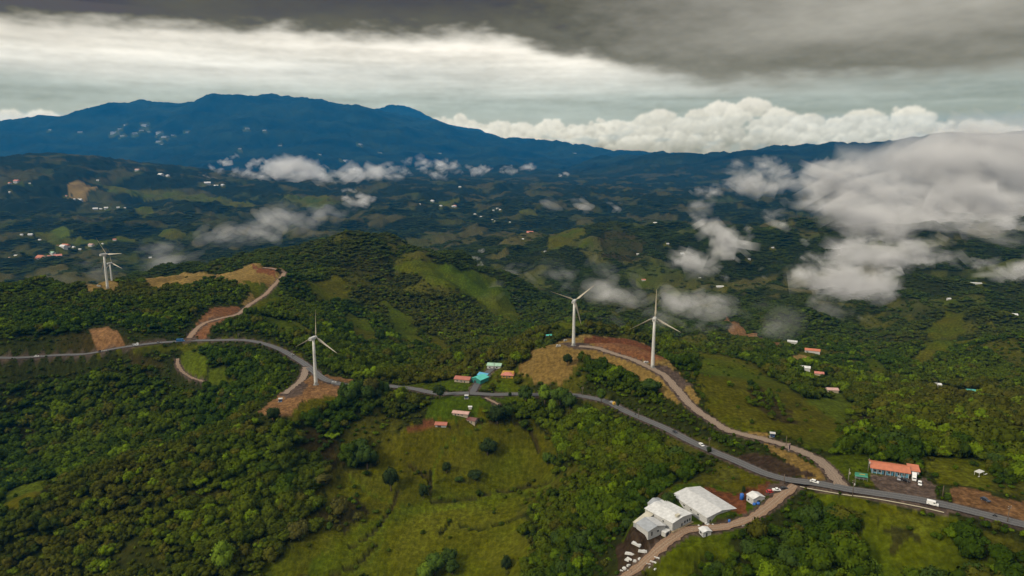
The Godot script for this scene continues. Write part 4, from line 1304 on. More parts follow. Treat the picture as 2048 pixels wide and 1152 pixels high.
	bank("mist_cloud", "low mist cloud between the two hilltop turbines", "", [[201.6, -50.9, -1250, 39.2, 11.2, 110, 11, 56, 0.004286], [270.6, -59.4, -1180, 48.6, 13.3, 110, 14, 51.3, 0.005070], [332.8, -54.8, -1120, 43.7, 12.6, 100, 12, 47.1, 0.005524], [165.9, -56, -1300, 25.2, 10.7, 80, 6, 44.6, 0.004034], [210.4, -59.1, -1050, 43.5, 6.3, 60, 5, 47.5, 0.002107], [419.2, -71.5, -1100, 45.6, 11.6, 80, 6, 54.7, 0.001646]])
	bank("mist_cloud", "thin mist cloud drifting across the saddle in the middle", "", [[90.4, -82.3, -1600, 71.3, 8.3, 150, 7, 52.3, 0.002485], [-15.6, -57.9, -1500, 22.3, 6.7, 80, 4, 40.1, 0.003242], [185, -60.6, -1600, 47.4, 7.1, 120, 4, 52.2, 0.001916], [-22.4, -60.4, -1250, 33.6, 10.3, 80, 4, 41.1, 0.001702]])
	bank("cloud_puff", "white cloud at the right edge of the view", "", [[1099.8, -52.6, -1450, 19.4, 23.7, 120, 9, 56, 0.008926]])
	bank("mist_cloud", "pale wisps of mist over the blue middle valley", "", [[390.5, -82.5, -3800, 36, 30.5, 200, 5, 72, 0.002778], [556.8, -88, -3800, 33.2, 16.6, 150, 4, 55.4, 0.003971], [210.5, -82.5, -3800, 83.1, 19.4, 200, 4, 83.1, 0.001204]])

	pass

func bank(called: String, label: String, group: String, parts: Array) -> void:
	# vapour: many thin, flattened volumes whose overlap makes the soft body and the torn edges
	var o := thing(called, label, "cloud", Vector3.ZERO, 0.0, group)
	var r := RandomNumberGenerator.new()
	r.seed = 900 + label.length() * 7
	var thin := called == "mist_cloud"
	for b in parts:
		var here: Array[FogMaterial] = []
		for k in 4:
			var m := FogMaterial.new()
			m.density = b[8] * [1.0, 0.7, 0.4, 0.7][k] * (0.72 if thin else 1.0)
			m.albedo = Color(1, 1, 1)
			here.append(m)
		var wave: float = 120.0 / (b[3] + b[4] * 2.0 + b[7])
		var made := 0
		var want := int(b[6]) * (3 if thin else 1)
		for k in want * 14:
			if made >= want: break
			var d := Vector3(r.randfn(), r.randfn(), r.randfn())
			d = d.limit_length(2.3)
			var p := Vector3(b[0] + d.x * b[3] * 0.75, b[1] + d.y * b[4] * 0.75, b[2] + d.z * b[5] * 0.7)
			var n := na.get_noise_3d(p.x * wave, p.y * wave * 1.5, p.z * wave * 0.4)
			if n < r.randf_range(-0.16, 0.14): continue
			made += 1
			var out := clampf(d.length() / 2.3, 0.0, 1.0)
			var s: float = b[7] * lerpf(1.0, 0.32, out) * r.randf_range(0.6, 1.25)
			var q := p
			for j in (1 if thin else 5):
				var f := FogVolume.new()
				f.shape = RenderingServer.FOG_VOLUME_SHAPE_ELLIPSOID if thin else RenderingServer.FOG_VOLUME_SHAPE_BOX
				f.size = Vector3(s * r.randf_range(0.9, 1.5), s * r.randf_range(0.40, 0.62), s * r.randf_range(1.2, 2.4))
				f.position = q
				f.rotation = Vector3(r.randf_range(-0.5, 0.5), r.randf_range(-0.9, 0.9), r.randf_range(-0.75, 0.75))
				f.material = here[3] if j else here[clampi(int(out * 3.0), 0, 2)]
				f.name = "puff"
				o.add_child(f, true)
				if j == 0: s *= 0.5
				q = p + Vector3(r.randfn() * 0.75, r.randfn() * 0.42 + 0.25, r.randfn() * 0.8) * s

# ---------------------------------------------------------------- wind turbines

func blade_mesh() -> ArrayMesh:                       # along +y from the hub, 25 m, twisted and tapered
	var s := st()
	s.set_smooth_group(0)
	var spans := [[0.8, 0.9, 0.9, 0.0], [2.2, 1.0, 0.8, 0.25], [4.6, 2.3, 0.55, 0.30], [8.0, 1.95, 0.42, 0.20], [13.0, 1.45, 0.30, 0.12], [18.0, 1.05, 0.2, 0.07], [22.5, 0.7, 0.12, 0.03], [25.6, 0.22, 0.05, 0.0]]
	var rings := []
	for q in spans:
		var ring := []
		for k in 8:
			var w := TAU * k / 8.0
			var p := Vector2(cos(w) * q[1] * 0.5 + (q[1] - 0.9) * 0.22, sin(w) * q[2] * 0.5).rotated(q[3] + 0.18)
			ring.append(Vector3(p.x, q[0], -p.y))
		rings.append(ring)
	for k in rings.size() - 1:
		for i in 8:
			quad(s, rings[k][i], rings[k][(i + 1) % 8], rings[k + 1][(i + 1) % 8], rings[k + 1][i])
	for i in range(1, 7): tri(s, rings[-1][0], rings[-1][i], rings[-1][i + 1])
	return done(s)

const PITCH := -60.0                    # the blades stand feathered
var blade_shape: ArrayMesh

func turbine(x: float, z: float, bearing: float, spin: Array, label: String) -> void:
	if blade_shape == null: blade_shape = blade_mesh()
	var o := thing("wind_turbine", label, "wind turbine", on_ground(x, z), 0.0, "white three-bladed turbines along the ridge")
	var s := st()
	add_tube(s, [[Vector3(0, -1.5, 0), 2.6], [Vector3(0, 0.35, 0), 2.6], [Vector3(0, 0.4, 0), 2.4]], 16)
	part(o, "foundation", done(s), M.concrete)
	s = st()
	s.set_smooth_group(0)
	add_tube(s, [[Vector3(0, 0.3, 0), 1.75], [Vector3(0, 3.0, 0), 1.62], [Vector3(0, 15.0, 0), 1.45], [Vector3(0, 29.0, 0), 1.25], [Vector3(0, 43.0, 0), 1.02]], 20)
	var tower := part(o, "tower", done(s), M.tower)
	for y in [[15.0, 1.47], [29.0, 1.27]]:
		s = st()
		add_tube(s, [[Vector3(0, y[0] - 0.12, 0), y[1] + 0.05], [Vector3(0, y[0] + 0.12, 0), y[1] + 0.05]], 20)
		part(tower, "flange", done(s), M.white)
	part(tower, "door", box(Vector3(-0.45, 0.5, 1.55), Vector3(0.45, 2.7, 1.74)), M.grey)
	var head := Node3D.new()
	head.name = "nacelle"
	o.add_child(head, true)
	head.position = Vector3(0, 44.2, 0)
	head.rotation.y = -deg_to_rad(bearing)
	s = st()
	add_prism(s, [Vector2(-1.2, -1.2), Vector2(1.2, -1.2), Vector2(1.45, -0.7), Vector2(1.45, 0.9), Vector2(1.0, 1.4), Vector2(-1.0, 1.4), Vector2(-1.45, 0.9), Vector2(-1.45, -0.7)], -2.6, 5.4)
	part(head, "housing", done(s), M.white)
	part(head, "rear_emblem", box(Vector3(-0.55, -0.55, 5.4), Vector3(0.5, 0.6, 5.46)), M.grey)  # plain grey plate standing for the emblem on the rear
	s = st()
	add_box(s, Vector3(-0.05, 1.4, 4.2), Vector3(0.05, 2.6, 4.3))
	add_box(s, Vector3(-0.6, 2.3, 4.2), Vector3(0.6, 2.38, 4.3))
	part(head, "wind_vane", done(s), M.grey)
	var hub := Node3D.new()
	hub.name = "rotor"
	o.add_child(hub, true)
	hub.position = head.position + head.basis * Vector3(0, 0.1, -3.9)
	hub.rotation.y = head.rotation.y
	var ball := SphereMesh.new()
	ball.radius = 1.25
	ball.height = 3.0
	ball.radial_segments = 16
	ball.rings = 8
	part(hub, "hub", ball, M.white).rotation.x = PI / 2.0
	for a in spin:
		part(hub, "blade", blade_shape, M.blade).transform.basis = Basis(Vector3(0, 0, 1), -deg_to_rad(a)) * Basis(Vector3.UP, deg_to_rad(PITCH))

func equipment(x: float, z: float, turn: float, label: String) -> void:        # switch cabinets on a slab beside a turbine
	var o := thing("transformer_cabinet", label, "transformer", on_ground(x, z), turn, "cabinets beside the turbines")
	part(o, "slab", box(Vector3(-2.4, -0.6, -1.2), Vector3(2.4, 0.15, 1.2)), M.concrete)
	for k in 2:
		var c := part(o, "cabinet", box(Vector3(-0.9, 0.15, -0.7), Vector3(0.9, 1.75 - 0.4 * k, 0.7)), M.white, Vector3(-1.2 + 2.4 * k, 0, 0))
		part(c, "door", box(Vector3(-0.6, 0.3, 0.7), Vector3(0.6, 1.3 - 0.3 * k, 0.74)), M.grey)

# ---------------------------------------------------------------- buildings

func building(called: String, label: String, category: String, at: Vector3, turn: float, size: Array, looks: Array, opt := {}) -> Node3D:
	# size: length along x, depth towards -z, wall height, rise of the roof; the front wall stands on z = 0
	var l: float = size[0]
	var w: float = size[1]
	var h: float = size[2]
	var rise: float = size[3]
	var over: float = opt.get("over", 0.5)
	var o := thing(called, label, category, at, turn, opt.get("group", ""))
	var s := st()
	var kind: String = opt.get("roof", "along")
	var deep := -1.6
	if kind == "along":
		add_prism(s, [Vector2(0, deep), Vector2(w, deep), Vector2(w, h), Vector2(w / 2, h + rise - 0.06), Vector2(0, h)], 0, l, Transform3D(Basis(Vector3(0, 0, -1), Vector3.UP, Vector3(1, 0, 0)), Vector3.ZERO))
	elif kind == "across":
		add_prism(s, [Vector2(0, deep), Vector2(l, deep), Vector2(l, h), Vector2(l / 2, h + rise - 0.06), Vector2(0, h)], -w, 0)
	else:
		add_prism(s, [Vector2(0, deep), Vector2(w, deep), Vector2(w, h + rise - 0.06), Vector2(0, h)], 0, l, Transform3D(Basis(Vector3(0, 0, -1), Vector3.UP, Vector3(1, 0, 0)), Vector3.ZERO))
	var wall := part(o, "wall", done(s), looks[0])
	# each slope of the roof is a sheet of its own
	var slopes := []
	var t := 0.14
	if kind == "along":
		slopes = [[Vector3(-over, h, over), Vector3(l + over, h, over), Vector3(l + over, h + rise, -w / 2), Vector3(-over, h + rise, -w / 2)], [Vector3(l + over, h, -w - over), Vector3(-over, h, -w - over), Vector3(-over, h + rise, -w / 2), Vector3(l + over, h + rise, -w / 2)]]
	elif kind == "across":
		slopes = [[Vector3(l + over, h, over), Vector3(l + over, h, -w - over), Vector3(l / 2, h + rise, -w - over), Vector3(l / 2, h + rise, over)], [Vector3(-over, h, -w - over), Vector3(-over, h, over), Vector3(l / 2, h + rise, over), Vector3(l / 2, h + rise, -w - over)]]
	elif kind == "hip":
		var e := minf(w / 2, l / 2 - 0.1)
		slopes = [[Vector3(-over, h, over), Vector3(l + over, h, over), Vector3(l - e, h + rise, -w / 2), Vector3(e, h + rise, -w / 2)], [Vector3(l + over, h, -w - over), Vector3(-over, h, -w - over), Vector3(e, h + rise, -w / 2), Vector3(l - e, h + rise, -w / 2)], [Vector3(l + over, h, over), Vector3(l + over, h, -w - over), Vector3(l - e, h + rise, -w / 2), Vector3(l - e, h + rise, -w / 2 + 0.01)], [Vector3(-over, h, -w - over), Vector3(-over, h, over), Vector3(e, h + rise, -w / 2 + 0.01), Vector3(e, h + rise, -w / 2)]]
	else:
		slopes = [[Vector3(-over, h - rise * over / w, over), Vector3(l + over, h - rise * over / w, over), Vector3(l + over, h + rise * (1.0 + over / w), -w - over), Vector3(-over, h + rise * (1.0 + over / w), -w - over)]]
	var n := 0
	for q in slopes:
		s = st()
		var up := Vector3(0, t, 0)
		quad(s, q[0] + up, q[1] + up, q[2] + up, q[3] + up)
		quad(s, q[3], q[2], q[1], q[0])
		for k in 4:
			var a: Vector3 = q[k]
			var b: Vector3 = q[(k + 1) % 4]
			if a.distance_to(b) > 0.05: quad(s, a, b, b + up, a + up)
		part(o, "roof", done(s), looks[2] if n == 1 and looks.size() > 2 else looks[1])
		n += 1
	if opt.has("seams"):                              # standing seams between the roof sheets
		for q in slopes:
			var m := int(q[0].distance_to(q[1]) / opt.seams)
			for k in range(1, m):
				var a: Vector3 = q[0].lerp(q[1], float(k) / m) + Vector3(0, t, 0)
				var b: Vector3 = q[3].lerp(q[2], float(k) / m) + Vector3(0, t, 0)
				var e: Vector3 = (q[1] - q[0]).normalized() * 0.05
				var up := Vector3(0, 0.045, 0)
				s = st()
				quad(s, a - e + up, a + e + up, b + e + up, b - e + up)
				quad(s, a - e, a - e + up, b - e + up, b - e)
				quad(s, a + e, b + e, b + e + up, a + e + up)
				part(o, "roof_seam", done(s), looks[1])
	if kind == "along" and l > 6.0:
		part(o, "ridge_cap", box(Vector3(-over, h + rise + t - 0.05, -w / 2 - 0.2), Vector3(l + over, h + rise + t + 0.06, -w / 2 + 0.2)), looks[1])
	for q in opt.get("openings", []):                 # [what, side, from the left, sill, wide, tall, frame]
		var f: Material = q[6] if q.size() > 6 else M.white
		var piece := Node3D.new()
		piece.name = q[0]
		o.add_child(piece, true)
		match q[1]:
			"front": piece.position = Vector3(q[2], q[3], 0)
			"right":
				piece.position = Vector3(l, q[3], -q[2])
				piece.rotation.y = PI / 2
			"left":
				piece.position = Vector3(0, q[3], -w + q[2])
				piece.rotation.y = -PI / 2
		s = st()
		for e in [[-0.09, -0.09, 0.0, q[5] + 0.09], [q[4], -0.09, q[4] + 0.09, q[5] + 0.09], [0.0, -0.09, q[4], 0.0], [0.0, q[5], q[4], q[5] + 0.09]]:
			add_box(s, Vector3(e[0], e[1], -0.02), Vector3(e[2], e[3], 0.09))
		part(piece, "frame", done(s), f)
		part(piece, "door_panel" if q[0] == "door" else "pane", box(Vector3(0, 0, -0.02), Vector3(q[4], q[5], 0.04)), M.dark_door if q[0] == "door" else M.glass)
	return o

# ---------------------------------------------------------------- vehicles

var wheel_shape: ArrayMesh

func wheels(o: Node3D, spots: Array, r: float) -> void:
	if wheel_shape == null:
		var s := st()
		add_tube(s, [[Vector3(0, -0.5, 0), 0.86], [Vector3(0, -0.38, 0), 1.0], [Vector3(0, 0.38, 0), 1.0], [Vector3(0, 0.5, 0), 0.86]], 12)
		wheel_shape = done(s)
	for p in spots:
		var w := part(o, "wheel", wheel_shape, M.tyre, Vector3(p[0], r, p[1]))
		w.transform.basis = Basis(Vector3(1, 0, 0), PI / 2).scaled(Vector3(r, r, 0.24))
		var hub := part(o, "hub_cap", wheel_shape, M.metal, Vector3(p[0], r, p[1] + signf(p[1]) * 0.05))
		hub.transform.basis = Basis(Vector3(1, 0, 0), PI / 2).scaled(Vector3(r * 0.55, r * 0.55, 0.2))

func vehicle(kind: String, label: String, x: float, z: float, turn: float, coat: Material, up := 0.0, group := "") -> Node3D:       # front towards +x
	var o := thing(kind, label, {"parked_car": "car", "moving_car": "car", "delivery_van": "van", "box_truck": "truck", "pickup_truck": "pickup truck", "motorcycle": "motorcycle", "bus": "bus", "cargo_truck": "truck"}[kind], on_ground(x, z, up), turn, group)
	var s := st()
	match kind:
		"motorcycle":
			add_prism(s, [Vector2(-0.7, 0.55), Vector2(0.3, 0.45), Vector2(0.6, 0.75), Vector2(0.5, 0.95), Vector2(-0.1, 0.8), Vector2(-0.8, 0.85)], -0.14, 0.14)
			part(o, "body", done(s), coat)
			wheels(o, [[0.72, 0.0], [-0.68, 0.0]], 0.32)
			s = st()
			s.set_smooth_group(0)
			add_tube(s, [[Vector3(-0.3, 0.8, 0), 0.2], [Vector3(-0.2, 1.1, 0), 0.26], [Vector3(-0.1, 1.38, 0), 0.24], [Vector3(-0.08, 1.45, 0), 0.08], [Vector3(-0.05, 1.55, 0), 0.15], [Vector3(-0.04, 1.72, 0), 0.13], [Vector3(-0.04, 1.78, 0), 0.03]], 8)
			for e in [-1.0, 1.0]:
				add_box(s, Vector3(-0.2, 0.5, e * 0.24 - 0.08), Vector3(0.25, 0.82, e * 0.24 + 0.08))
				add_box(s, Vector3(0.0, 1.05, e * 0.3 - 0.05), Vector3(0.5, 1.2, e * 0.3 + 0.05))
			part(o, "rider", done(s), M.dark_door)
			return o
		"delivery_van", "bus":
			var l := 5.2 if kind == "delivery_van" else 8.5
			var t := 2.25 if kind == "delivery_van" else 2.9
			add_prism(s, [Vector2(-l / 2, 0.35), Vector2(l / 2, 0.35), Vector2(l / 2, 0.95), Vector2(l / 2 - 0.75, 1.2), Vector2(l / 2 - 1.3, t - 0.12), Vector2(l / 2 - 1.6, t), Vector2(-l / 2 + 0.15, t), Vector2(-l / 2, t - 0.2)], -0.95, 0.95)
			part(o, "body", done(s), coat)
			s = st()
			add_prism(s, [Vector2(l / 2 - 0.78, 1.23), Vector2(l / 2 - 0.72, 1.26), Vector2(l / 2 - 1.24, t - 0.16), Vector2(l / 2 - 1.3, t - 0.2)], -0.82, 0.82)
			part(o, "windscreen", done(s), M.glass)
			for e in [-1.0, 1.0]:
				part(o, "side_window", box(Vector3(l / 2 - 2.3, 1.3, e * 0.955 - 0.01), Vector3(l / 2 - 1.35, t - 0.4, e * 0.955 + 0.01)), M.glass)
			if kind == "bus":
				for k in 4:
					for e in [-1.0, 1.0]:
						part(o, "side_window", box(Vector3(-3.9 + k * 1.3, 1.4, e * 0.955 - 0.01), Vector3(-2.8 + k * 1.3, 2.3, e * 0.955 + 0.01)), M.glass)
			wheels(o, [[l * 0.3, 0.85], [l * 0.3, -0.85], [-l * 0.3, 0.85], [-l * 0.3, -0.85]], 0.36)
			for e in [-0.65, 0.65]: part(o, "headlight", box(Vector3(l / 2, 0.7, e - 0.18), Vector3(l / 2 + 0.03, 0.92, e + 0.18)), M.metal)
		"box_truck", "cargo_truck":
			add_prism(s, [Vector2(1.2, 0.5), Vector2(3.1, 0.5), Vector2(3.1, 1.4), Vector2(2.7, 2.3), Vector2(1.2, 2.35)], -1.0, 1.0)
			part(o, "cab", done(s), coat)
			part(o, "windscreen", box(Vector3(2.72, 1.45, -0.85), Vector3(3.03, 2.1, 0.85)), M.glass)
			part(o, "cargo_box", box(Vector3(-3.1, 0.75, -1.1), Vector3(1.1, 2.9 if kind == "box_truck" else 1.6, 1.1)), coat if kind == "box_truck" else M.grey)
			part(o, "chassis", box(Vector3(-3.0, 0.45, -0.5), Vector3(2.9, 0.75, 0.5)), M.tyre)
			wheels(o, [[2.1, 0.9], [2.1, -0.9], [-1.9, 0.9], [-1.9, -0.9]], 0.42)
			return o
		_:
			var l := 4.5
			var p := [Vector2(-l / 2, 0.4), Vector2(l / 2, 0.4), Vector2(l / 2, 0.75), Vector2(l / 2 - 0.15, 0.92), Vector2(-l / 2 + 0.05, 1.0), Vector2(-l / 2, 0.85)]
			add_prism(s, p, -0.88, 0.88)
			part(o, "body", done(s), coat)
			var cabin := [Vector2(-1.9, 0.98), Vector2(1.1, 0.93), Vector2(0.45, 1.46), Vector2(-1.45, 1.5)]
			if kind == "pickup_truck": cabin = [Vector2(-0.5, 0.98), Vector2(1.25, 0.93), Vector2(0.7, 1.6), Vector2(-0.4, 1.6)]
			s = st()
			add_prism(s, cabin, -0.76, 0.76)
			part(o, "window_band", done(s), M.glass)
			part(o, "roof", box(Vector3(cabin[3].x - 0.05, cabin[3].y - 0.05, -0.78), Vector3(cabin[2].x + 0.05, cabin[3].y + 0.05, 0.78)), coat)
			for e in [-1.0, 1.0]:
				part(o, "pillar", box(Vector3(-0.35, 0.95, e * 0.77 - 0.03), Vector3(-0.2, 1.5, e * 0.77 + 0.03)), coat)
			if kind == "pickup_truck":
				s = st()
				for e in [-0.84, 0.78]: add_box(s, Vector3(-2.2, 0.95, e), Vector3(-0.5, 1.2, e + 0.06))
				add_box(s, Vector3(-2.24, 0.95, -0.78), Vector3(-2.16, 1.2, 0.78))
				part(o, "cargo_bed", done(s), coat)
			wheels(o, [[1.4, 0.8], [1.4, -0.8], [-1.35, 0.8], [-1.35, -0.8]], 0.34)
			for e in [-0.6, 0.6]:
				part(o, "headlight", box(Vector3(l / 2, 0.62, e - 0.2), Vector3(l / 2 + 0.03, 0.78, e + 0.2)), M.metal)
				part(o, "tail_light", box(Vector3(-l / 2 - 0.03, 0.66, e - 0.2), Vector3(-l / 2, 0.82, e + 0.2)), M.red_paint)
	return o

# ---------------------------------------------------------------- poles, kiosks, tanks

func power_pole(x: float, z: float, tall: float, label: String, arms := true, can := false, turn := 0.3, mat := "bark") -> void:
	var o := thing("utility_pole", label, "utility pole", on_ground(x, z), turn, "poles along the road")
	var s := st()
	s.set_smooth_group(0)
	add_tube(s, [[Vector3(0, -1, 0), 0.24], [Vector3(0, tall * 0.5, 0), 0.2], [Vector3(0, tall, 0), 0.15]], 8)
	part(o, "pole", done(s), M[mat])
	if arms:
		for k in 2:
			var arm := part(o, "crossarm", box(Vector3(-1.1, tall - 0.6 - k * 1.1, -0.1), Vector3(1.1, tall - 0.42 - k * 1.1, 0.1)), M[mat])
			for e in [-0.9, 0.9]:
				s = st()
				add_tube(s, [[Vector3(e, tall - 0.42 - k * 1.1, 0), 0.09], [Vector3(e, tall - 0.12 - k * 1.1, 0), 0.06]], 6)
				part(arm, "insulator", done(s), M.white)
	if can:
		s = st()
		s.set_smooth_group(0)
		add_tube(s, [[Vector3(0.45, tall - 3.4, 0.1), 0.34], [Vector3(0.45, tall - 2.2, 0.1), 0.34]], 10)
		part(o, "transformer", done(s), M.white)

func kiosk(x: float, z: float, turn: float, label: String, body: Material, tall := 2.6) -> void:       # small booth under a wide flat white roof
	var o := thing("kiosk", label, "kiosk", on_ground(x, z), turn, "small booths with flat white roofs")
	part(o, "slab", box(Vector3(-2.0, -0.8, -1.7), Vector3(2.0, 0.12, 1.9)), M.concrete)
	part(o, "wall", box(Vector3(-1.25, 0.12, -1.1), Vector3(1.25, tall, 1.1)), body)
	part(o, "roof", box(Vector3(-1.8, tall, -1.6), Vector3(1.8, tall + 0.22, 1.6)), M.white)
	part(o, "door", box(Vector3(-0.9, 0.15, 1.1), Vector3(-0.1, 2.1, 1.14)), M.dark_door)
	part(o, "window", box(Vector3(0.2, 1.1, 1.1), Vector3(1.05, 1.9, 1.14)), M.glass)

func barrel(called: String, label: String, x: float, z: float, r: float, tall: float, mat: Material, group := "") -> void:
	var o := thing(called, label, "tank", on_ground(x, z), 0.0, group)
	var s := st()
	s.set_smooth_group(0)
	add_tube(s, [[Vector3(0, -0.3, 0), r], [Vector3(0, tall * 0.85, 0), r], [Vector3(0, tall * 0.97, 0), r * 0.8]], 14)
	part(o, "shell", done(s), mat)
	s = st()
	add_tube(s, [[Vector3(0, tall * 0.95, 0), r * 0.35], [Vector3(0, tall * 1.04, 0), r * 0.35]], 10)
	part(o, "lid", done(s), mat)

var crowns: Array[ArrayMesh] = []
var leaf_paints: Array[StandardMaterial3D] = []

func lone_tree(label: String, at: Vector3, wide: float, tall: float, tone: Color, group := "", kind := "tree", bare := 0.2) -> void:
	if crowns.is_empty():
		for k in 6: crowns.append(crown(400 + k, 9, 85, 0.052))
	var o := thing(kind, label, "bush" if kind == "bush" else "tree", at, rng.randf() * TAU, group)
	var best: StandardMaterial3D = null
	for m in leaf_paints:
		var c := m.albedo_color.srgb_to_linear()
		if absf(c.r - tone.r) + absf(c.g - tone.g) * 0.8 < 0.008: best = m
	if best == null:
		best = M.leaf.duplicate()
		best.albedo_color = tone.linear_to_srgb()
		leaf_paints.append(best)
	var c := part(o, "crown", crowns[rng.randi() % 6], best)
	c.scale = Vector3(wide, tall, wide)
	c.position.y = -tall * 0.12 + bare * tall
	var s := st()
	s.set_smooth_group(0)
	var r := clampf(wide * 0.035, 0.12, 0.45)
	add_tube(s, [[Vector3(0, -1.2, 0), r * 1.3], [Vector3(0, tall * 0.25, 0), r], [Vector3(wide * 0.02, tall * (0.5 + bare), 0), r * 0.5]], 7)
	part(o, "trunk", done(s), M.bark)

func object_materials() -> void:
	var smudge := speckle(30, 0.03, 0.72, 1.0, 4)
	var stains := speckle(33, 0.016, 0.8, 1.0, 4)
	var dirty := speckle(31, 0.02, 0.55, 1.0, 5)
	M.white = worn(paint(0.516, 0.509, 0.484, 0.55), smudge, 1.0 / 6.0)
	M.tower = worn(paint(0.516, 0.509, 0.477, 0.5), speckle(32, 0.02, 0.82, 1.0), 1.0 / 14.0)
	M.blade = worn(paint(0.423, 0.376, 0.289, 0.5), smudge, 1.0 / 9.0)
	M.grey = paint(0.167, 0.173, 0.173, 0.6)
	M.concrete = worn(paint(0.269, 0.25, 0.218, 0.9), dirty, 1.0 / 5.0)
	M.cream_wall = worn(paint(0.333, 0.257, 0.154, 0.9), dirty, 1.0 / 7.0)
	M.glass = paint(0.0128, 0.016, 0.0192, 0.12)
	M.dark_door = paint(0.0192, 0.0192, 0.0224, 0.6)
	M.tyre = paint(0.0128, 0.0128, 0.0128, 0.9)
	M.metal = paint(0.32, 0.32, 0.32, 0.35, 0.6)
	M.red_paint = paint(0.289, 0.0192, 0.0192, 0.4)
	for q in [["roof_red", 0.410, 0.117, 0.047], ["roof_rust", 0.314, 0.0938, 0.0548], ["roof_maroon", 0.118, 0.039, 0.0273], ["roof_coral", 0.429, 0.142, 0.0938], ["roof_turquoise", 0.0548, 0.429, 0.353], ["roof_blue", 0.0626, 0.282, 0.47], ["roof_mint", 0.266, 0.423, 0.298], ["roof_teal", 0.039, 0.259, 0.22], ["roof_white", 0.542, 0.542, 0.526], ["roof_zinc", 0.266, 0.282, 0.298], ["roof_pale", 0.467, 0.467, 0.459], ["roof_cream", 0.438, 0.406, 0.314], ["roof_pink", 0.429, 0.259, 0.211]]:
		var m := worn(paint(q[1], q[2], q[3], 0.5), stains, 1.0 / 11.0)
		M[q[0]] = m
	M.wall_white = worn(paint(0.47, 0.47, 0.461, 0.8), smudge, 1.0 / 5.0)
	M.wall_blue = worn(paint(0.09, 0.269, 0.385, 0.8), smudge, 1.0 / 5.0)
	M.wall_teal = worn(paint(0.0192, 0.18, 0.148, 0.8), smudge, 1.0 / 5.0)
	M.wall_yellow = worn(paint(0.397, 0.231, 0.0192, 0.8), smudge, 1.0 / 5.0)
	M.wall_beige = worn(paint(0.352, 0.294, 0.218, 0.85), smudge, 1.0 / 5.0)
	M.wall_grey = worn(paint(0.32, 0.333, 0.347, 0.8), smudge, 1.0 / 5.0)
	M.booth_blue = paint(0.032, 0.0769, 0.192, 0.7)
	M.tank_blue = paint(0.0128, 0.0836, 0.32, 0.4)
	M.car_white = paint(0.595, 0.595, 0.58, 0.25)
	M.car_silver = paint(0.289, 0.294, 0.308, 0.3, 0.4)
	M.car_black = paint(0.0128, 0.0128, 0.0154, 0.25)
	M.car_navy = paint(0.0192, 0.0289, 0.0481, 0.25)
	M.car_red = paint(0.32, 0.0192, 0.0192, 0.25)
	M.car_blue = paint(0.0385, 0.128, 0.289, 0.3)
	M.car_yellow = paint(0.481, 0.289, 0.032, 0.35)
	M.green_board = paint(0.0385, 0.192, 0.128, 0.7)
	M.sign_pink = paint(0.32, 0.218, 0.212, 0.7)
	M.gold = paint(0.417, 0.308, 0.0641, 0.7)

